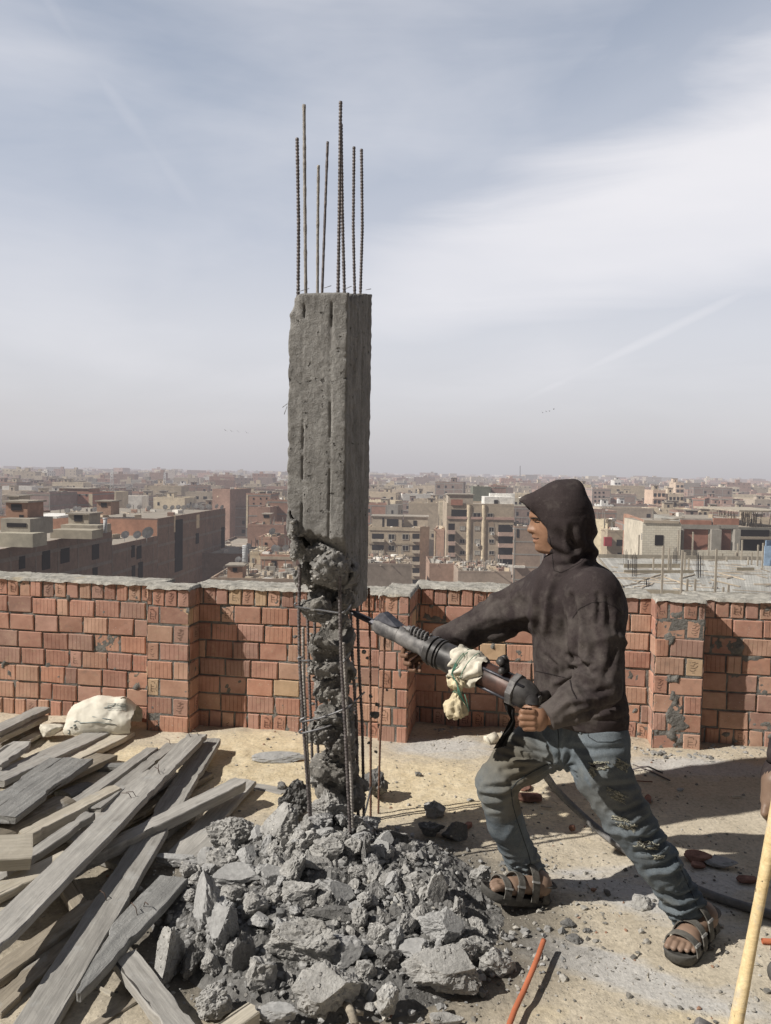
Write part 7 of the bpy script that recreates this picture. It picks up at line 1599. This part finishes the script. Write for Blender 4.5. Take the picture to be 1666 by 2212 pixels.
# ---------------------------------------------------------------- small things
def smalls():
    orange=m_flat('orange conduit plastic',(.50,.165,.085),.55,False,6,.15)
    pts=np.array([G(1175,2031,.055),G(1163,2065,.050),G(1149,2100,.045),G(1132,2140,.04),G(1113,2180,.035),G(1100,2215,.03),G(1092,2260,.03)]); d=np.arange(len(pts)); t=np.linspace(0,len(pts)-1,50); Q=np.stack([np.interp(t,d,pts[:,k]) for k in range(3)],1)
    mb=MB(); mb.tube(Q,.0088,12,squash=.8); tag(mb.build('conduit',orange),'bent orange plastic conduit standing out of the sand at the bottom edge','conduit')
    a=G(1647,2033,.012);b=G(1700,2036,.012); mb=MB(); mb.tube([a,b],.0095,14,cap=False); mb.tube([a,b],.0070,14,cap=False); tag(mb.build('conduit',orange),'short orange conduit with an open end at the right edge','conduit')
    # sledgehammer
    wood=m_wood('new hammer handle',(.60,.45,.24),(.70,.55,.32),(.78,.64,.40)); h0=W(1585,2240,2.02);h1=W(1690,1690,2.02); mb=MB(); n=30; T=np.linspace(0,1,n); P=np.array([h0*(1-t)+h1*t for t in T]); rr=.0185+.002*np.cos(T*math.pi*2)
    root=empty('sledgehammer',tuple(h0),'pale wooden handled sledgehammer standing head down at the lower right','sledgehammer')
    mb.tube(P,rr,14,squash=.85); kid(mb.build('handle',wood),root)
    mb=MB(); c=W(1580,2262,2.02); c2=W(1500,2216,2.06); dd=c2-c; fr=frame(dd); hx=np.linalg.norm(dd); 
    V=[];n=8; a=np.linspace(0,2*math.pi,8,endpoint=False)+math.pi/8
    for x,r in ((-hx,.022),(-hx*.95,.028),(-.03,.030),(.03,.030),(hx*.95,.028),(hx,.022)): V+= [c+fr[:,0]*x+r*(math.cos(b)*fr[:,1]+math.sin(b)*fr[:,2]) for b in a]
    mb.add(V,[(i*8+j,i*8+(j+1)%8,(i+1)*8+(j+1)%8,(i+1)*8+j) for i in range(5) for j in range(8)]+[tuple(range(8))[::-1],tuple(40+j for j in range(8))],0); kid(mb.build('head',M['dr_grey']),root)
    # second worker's hand at the right edge: dark knitted cuff, dusty glove-like hand on the handle
    per=empty('person',tuple(W(1690,1700,2.1)),'cut off person at the right edge, dusty hand below a dark ribbed cuff','person')
    S=SDF(W(1625,1815,1.98)-np.array([.0,.05,.0]),W(1760,1560,2.2),.003)
    K=lambda u,v,Y:W(u,v,Y)
    S.U(S.cone(K(1684,1668,2.09),K(1676,1688,2.08),.028,.028),0); S.U(S.cone(K(1674,1690,2.08),K(1672,1730,2.07),.032,.034,(np.array([1.,0,0]),1.0)),.02)
    for i,(u0,u1,v1) in enumerate([(1656,1652,1765),(1666,1662,1790),(1678,1674,1792),(1690,1686,1780)]):
        S.U(np.minimum(S.cone(K(u0,1735,2.065),K(u1,1757,2.05),.012,.0105),S.cone(K(u1,1757,2.05),K(u1+4,v1,2.06),.0105,.0085)),.004)
    S.U(np.minimum(S.cone(K(1690,1700,2.05),K(1700,1735,2.01),.014,.012),S.cone(K(1700,1735,2.01),K(1694,1762,1.99),.012,.009)),.006)
    V,Q=S.mesh(1); vc=np.tile([.62,0,.55,1],(len(V),1))
    # the rest of this worker stands just beyond the picture
    T=SDF(np.array([1.12,1.95,0]),np.array([1.72,2.55,1.82]),.010); hd=np.array([1.40,2.24,1.60])
    T.U(T.ell(hd,(.095,.078,.118)),0); T.U(T.ell(hd+np.array([-.055,0,-.045]),(.045,.045,.06)),.02); T.U(T.ell(hd+np.array([-.105,0,-.012]),(.016,.013,.024)),.012); T.U(T.cone(hd+np.array([.02,0,-.07]),hd+np.array([.03,0,-.20]),.052,.06),.02)
    for s_ in (-1,1): T.U(T.ell(hd+np.array([.01,s_*.080,-.01]),(.018,.010,.03)),.006); T.U(T.cone(np.array([1.44,2.24+s_*.09,.95]),np.array([1.43,2.24+s_*.11,.08]),.07,.042),.02); T.U(T.cone(np.array([1.45,2.24+s_*.11,.05]),np.array([1.27,2.24+s_*.13,.035]),.035,.03),.03)
    V2,Q2=T.mesh(1); Q2=Q2+len(V); V=np.concatenate([V,V2]);Q=np.concatenate([Q,Q2]); vc=np.concatenate([vc,np.tile([.1,0,.1,1],(len(V2),1))])
    kid(mesh_obj('body',V,Q,M['skin'],vcol=vc),per)
    T=SDF(np.array([1.08,1.90,.78]),np.array([1.75,2.62,1.56]),.012); ws=K(1700,1610,2.115)
    T.U(T.cone(np.array([1.43,2.24,1.33]),np.array([1.44,2.24,.98]),.125,.12,(np.array([0,1.,0]),1.4)),0); T.U(T.cone(np.array([1.43,2.10,1.40]),np.array([1.43,2.38,1.40]),.07,.07),.04)
    T.U(T.cone(np.array([1.42,2.05,1.38]),np.array([1.36,2.00,1.12]),.07,.055),.03); T.U(T.cone(np.array([1.36,2.00,1.12]),ws,.055,.046),.02); T.U(T.cone(np.array([1.43,2.43,1.38]),np.array([1.46,2.48,1.10]),.07,.055),.03); T.U(T.cone(np.array([1.46,2.48,1.10]),np.array([1.36,2.46,.86]),.055,.042),.02)
    T.F=T.F+.006*fbm(T.P,9,3,3)
    V,Q=T.mesh(1); kid(mesh_obj('shirt',V,Q,M['hoodie']),per)
    T=SDF(np.array([1.22,2.0,.03]),np.array([1.66,2.5,1.06]),.012); T.U(T.cone(np.array([1.44,2.19,.98]),np.array([1.44,2.29,.98]),.13,.13),0)
    for s_ in (-1,1): T.U(T.cone(np.array([1.44,2.24+s_*.09,.90]),np.array([1.43,2.24+s_*.11,.09]),.095,.065),.02)
    T.F=T.F+.007*fbm(T.P*[1,1,.6],10,5,3); V,Q=T.mesh(1); kid(mesh_obj('trousers',V,Q,M['jeans']),per)
    T=SDF(np.array([1.26,2.12,1.56]),np.array([1.54,2.36,1.76]),.006); T.U(T.ell(hd+np.array([.012,0,.022]),(.098,.084,.108)),0); T.F=np.maximum(T.F,-(T.P[...,2]-1.60-.5*(1.40-T.P[...,0]).clip(-.1,.1))); V,Q=T.mesh(1); kid(mesh_obj('hair',V,Q,M['hair']),per)
    for s_ in (-1,1):
        T=SDF(np.array([1.20,2.24+s_*.13-.08,-.01]),np.array([1.54,2.24+s_*.13+.08,.12]),.007); T.U(T.cone(np.array([1.46,2.24+s_*.11,.05]),np.array([1.28,2.24+s_*.13,.038]),.048,.040),.02); T.F=np.maximum(T.F,-T.P[...,2]+.003); V,Q=T.mesh(1); kid(mesh_obj('shoe',V,Q,M['sandal']),per)
    mb=MB(); n=26; G_=np.zeros((n,61,3))
    for i in range(n):
        t=i/(n-1); c=K(1678,1694,2.08)*(1-t)+K(1688,1648,2.10)*t; r=.037+.006*math.sin(t*3.14)-.003*(t<.08)
        for j in range(61): a=j/60*2*math.pi; q=r*(1+.035*math.cos(a*30)); G_[i,j]=c+np.array([q*math.cos(a),q*math.sin(a),0])
    mb.grid(G_,0); 
    for i in range(12):
        t=i/11; 
    kid(mb.build('sleeve_cuff',M['hoodie']),per)
    mb=MB(); mb.tube([K(1687,1655,2.10),K(1690,1640,2.105),K(1700,1610,2.115)],[.034,.041,.046],20); kid(mb.build('sleeve',M['hoodie']),per)
    # white sack
    S=SDF(W(120,1600,4.35)-np.array([0,.05,0]),W(325,1480,4.85),.008); S.lo
    S.U(S.ell(W(222,1548,4.60),(.235,.16,.115)),0); S.U(S.ell(W(275,1560,4.58),(.12,.13,.085)),.06); S.U(S.ell(W(172,1568,4.55),(.12,.13,.075)),.05); S.U(S.cone(W(215,1512,4.62),W(268,1518,4.60),.035,.03),.05); S.U(S.cone(W(268,1520,4.58),W(308,1545,4.60),.045,.03),.03)
    S.Sub(S.ell(W(255,1532,4.40),(.07,.10,.018)),.02)
    S.F=S.F+.022*np.abs(fbm(S.P*[1,1,1.6],8,5,3))+.008*np.abs(fbm(S.P*[1,1,.6],19,8,2))+.004*fbm(S.P,30,8,2)
    V,Q=largest(*S.mesh(1)); used,inv=np.unique(Q,return_inverse=True); V=V[used];Q=inv.reshape(Q.shape); s=NM('woven white sack'); w_=s.pos(); m=s.out(s.ramp(s.noise(w_,9,4,.6),[(.3,(.58,.54,.45)),(.7,(.76,.73,.64))]),.7,s.bump(s.noise(w_,60,4),.35,.006)); o=mesh_obj('sack',V,Q,m); b=bvh_of(V,Q)
    bl=m_flat('faded blue sack print',(.12,.19,.22),haze=False,sc=60,var=.3); mb=MB()
    def stroke(pts,r=.004):
        P=[]
        for u,v in pts:
            p,nn=cast(b,u,v)
            if p is not None: P.append(p+nn*.002)
        if len(P)>=2: mb.tube(P,r,4,squash=.3)
    # printed marks "B-2" reading up the side and rows of fine print
    for pts in [[(146,1590),(146,1577),(150,1577),(151,1583),(147,1584),(152,1586),(151,1590),(146,1590)],[(151,1572),(156,1571)],[(158,1568),(163,1565),(164,1569),(160,1575),(166,1572)],[(160,1560),(166,1557),(172,1560)],[(225,1530),(250,1520),(262,1526)],[(200,1548),(240,1555),(285,1551)],[(172,1562),(210,1560),(250,1565),(290,1560)]]: stroke(pts,.0032)
    for k in range(5): stroke([(232+i*4,1520+k*3.4+(i%2)*.8) for i in range(12)],.0014)
    c=mb.build('print',bl); c.parent=o; tag(o,'crumpled white woven cement sack with faded blue print against the wall','sack')
    V,F=rock(77,3,(.085,.06,.035),.15,6); q=mesh_obj('cloth_scrap',V,F,M['rag'],smooth=True); q.location=W(186/1.0-78,1577,4.45); tag(q,'crumpled beige cloth scrap left of the white sack','scrap')
    # litter
    V,F=rock(78,3,(.075,.03,.012),.2,5); q=mesh_obj('litter',V,F,m_flat('printed wrapper',(.62,.66,.42),haze=False,sc=40,var=.5)); q.location=G(551,1598,.01); tag(q,'small white and green wrapper on the sand left of the pillar','litter')
    mb=MB(); c=G(1057,1612,.0); mb.tube([c+np.array([-.015,0,.03]),c+np.array([.045,.03,.045])],[.030,.033],16); mb.tube([c+np.array([-.017,-.001,.0295]),c+np.array([-.015,0,.030])],[.033,.033],16); tag(mb.build('plastic_cup',M['rag']),'small white plastic tub lying by the wall behind the front knee','tub')
    V,F=rock(79,4,(.155,.045,.035),.10,5,(0,-.5,1)); q=mesh_obj('concrete_strip',V,F,M['slab'],smooth=False); q.location=G(603,1637,.03); tag(q,'long grey strip of hardened concrete lying on the sand left of the pillar','concrete strip')
    # brick pieces
    def bp(u,v,h,rz,lab,seed,z=0):
        V,F=rock(seed,3,h,.07,9); V=np.sign(V)*np.minimum(np.abs(V),np.array(h)*.8); q=mesh_obj('brick_piece',V,F,M['bpiece'],smooth=False); q.location=G(u,v,h[2]*.6+z); q.rotation_euler=(rng.uniform(-.1,.1),rng.uniform(-.1,.1),rz); tag(q,lab,'brick piece')
    M['bpiece']=m_flat('broken red brick',(.24,.135,.105),haze=False,sc=25,var=.35)
    bp(1140,1722,(.085,.045,.028),.1,'flat red brick piece between the bent knee and the hose',1); bp(1136,1700,(.05,.04,.02),.6,'small red brick shard just above the flat brick piece',2); bp(1010,1783,(.04,.02,.016),.9,'red brick crumb beside the rubble heap',3); bp(1505,1852,(.075,.045,.025),-.1,'brown brick piece in the shadow behind the rear leg',4); bp(1506,1870,(.04,.03,.015),.3,'little brown brick shard in the shadow below the brown piece',5); bp(1400,1726,(.05,.02,.02),1.2,'thin upright brick splinter right of the torn jeans',6); bp(1236,1790,(.018,.012,.02),.4,'tiny red brick stub standing beside the hose',7); bp(1612,1900,(.05,.03,.015),.2,'dark brick shard at the right in the shade near the hammer handle',8)
    V,F=rock(80,4,(.085,.04,.02),.06,6,(0,0,1)); q=mesh_obj('concrete_strip',V,F,M['slab'],smooth=False); q.location=G(1548,1861,.015); q.rotation_euler=(0,0,-.25); tag(q,'smooth grey concrete strip in the shadow right of the brown brick piece','concrete strip')
    for u,v,s_,l,mt in [(1385,1951,.045,'flat grey white concrete flake between the feet','chunk'),(1434,1951+5,.03,'small grey flake right between the feet','chunk'),(1227,2010-15,.03,'dark round concrete lump on the sand below the feet','chunk_dark'),(1270,2012,.018,'small dark stone right of the dark round lump','chunk_dark'),(1398,1727+130,.02,'small stone in the shadow behind the rear leg','chunk'),(1016,1728,.018,'beige pebble on the yellow sand beside the lone lump','chunk'),(1183,1878+130,.02,'small stone beneath the front sandal','chunk'),(1470,1662+44,.02,'little white stone on the bright sand at right','slab'),(905,1674,.012,'tiny dark lump on the yellow sand right of the bars','chunk_dark'),(1408,1778,.016,'small red brown stone at the shadow edge','chunk_dark'),(1240,2030,.03,'cluster of little grey lumps below the dark round lump','chunk_dark')]:
        V,F=rock(int(u),3,(s_,s_*.8,s_*.6),.12,9); q=mesh_obj('stone',V,F,M[mt],smooth=False); q.location=G(u,v,s_*.3); tag(q,l,'stone')
    # bent wire on the sand
    mb=MB(); mb.tube([G(1362,1664,.01),G(1385,1657,.03),G(1400,1656,.035),G(1432,1670,.02)],.005,7); tag(mb.build('bent_bar',M['rebar']),'bent steel bar lying on the sand right of the torn jeans','steel bar')
    mb=MB(); mb.tube([G(1368,1652,.01),G(1405,1666,.015),G(1448,1686,.008)],.004,7); tag(mb.build('steel_bar',M['rebar']),'thin straight steel bar beside the bent one','steel bar')
    mb=MB(); mb.tube([G(1360,1686,.008),G(1410,1689,.008)],.003,6); tag(mb.build('steel_bar',M['rebar_rust']),'thin rusty bar on the sand below the bent one','steel bar')
    # splinters and straws
    mb=MB()
    for i in range(260):
        x=rng.uniform(.2,2.2);y=rng.uniform(2.1,4.7);a=rng.uniform(0,3.14);l=rng.uniform(.008,.035); z=floor_z(np.array(x),np.array(y))+.003; mb.tube([(x,y,z),(x+l*math.cos(a),y+l*math.sin(a),z+.002)],rng.uniform(.0007,.0022),4,cap=True)
    tag(mb.build('wood_splinters',M['wood_pale']),'fine straw and wood splinters strewn on the sand','splinters',kind='stuff')
    for i,(u,v,l,a,w_) in enumerate([(1480,1665,.055,.1,.008),(1408,1728,.04,1.3,.006),(1590,1720,.05,.2,.01),(1180,1743,.05,-.2,.006),(1445,1690,.03,.4,.004)]):
        p=G(u,v,.006); mb=MB(); mb.box((0,0,0),(l/2,w_/2,.003),jit=.0008); q=mb.build('wood_chip',M['wood_pale']); q.location=p; q.rotation_euler=(0,0,a); tag(q,['pale flat chip near the wall at the right','upright pale chip right of the torn thigh','yellowish chip at the far right','pale chip under the bent knee','tiny pale chip by the bent bar'][i],'wood chip')
    # a dark stick fork at the bottom edge
    mb=MB(); mb.tube([G(742,2160,.03),G(758,2185,.04),G(768,2215,.03)],[.010,.013,.012],8); mb.tube([G(758,2185,.04),G(785,2190,.03)],[.009,.006],8); tag(mb.build('stick',M['wood_brown']),'forked brown stick at the bottom edge below the big front slab','stick')
smalls()
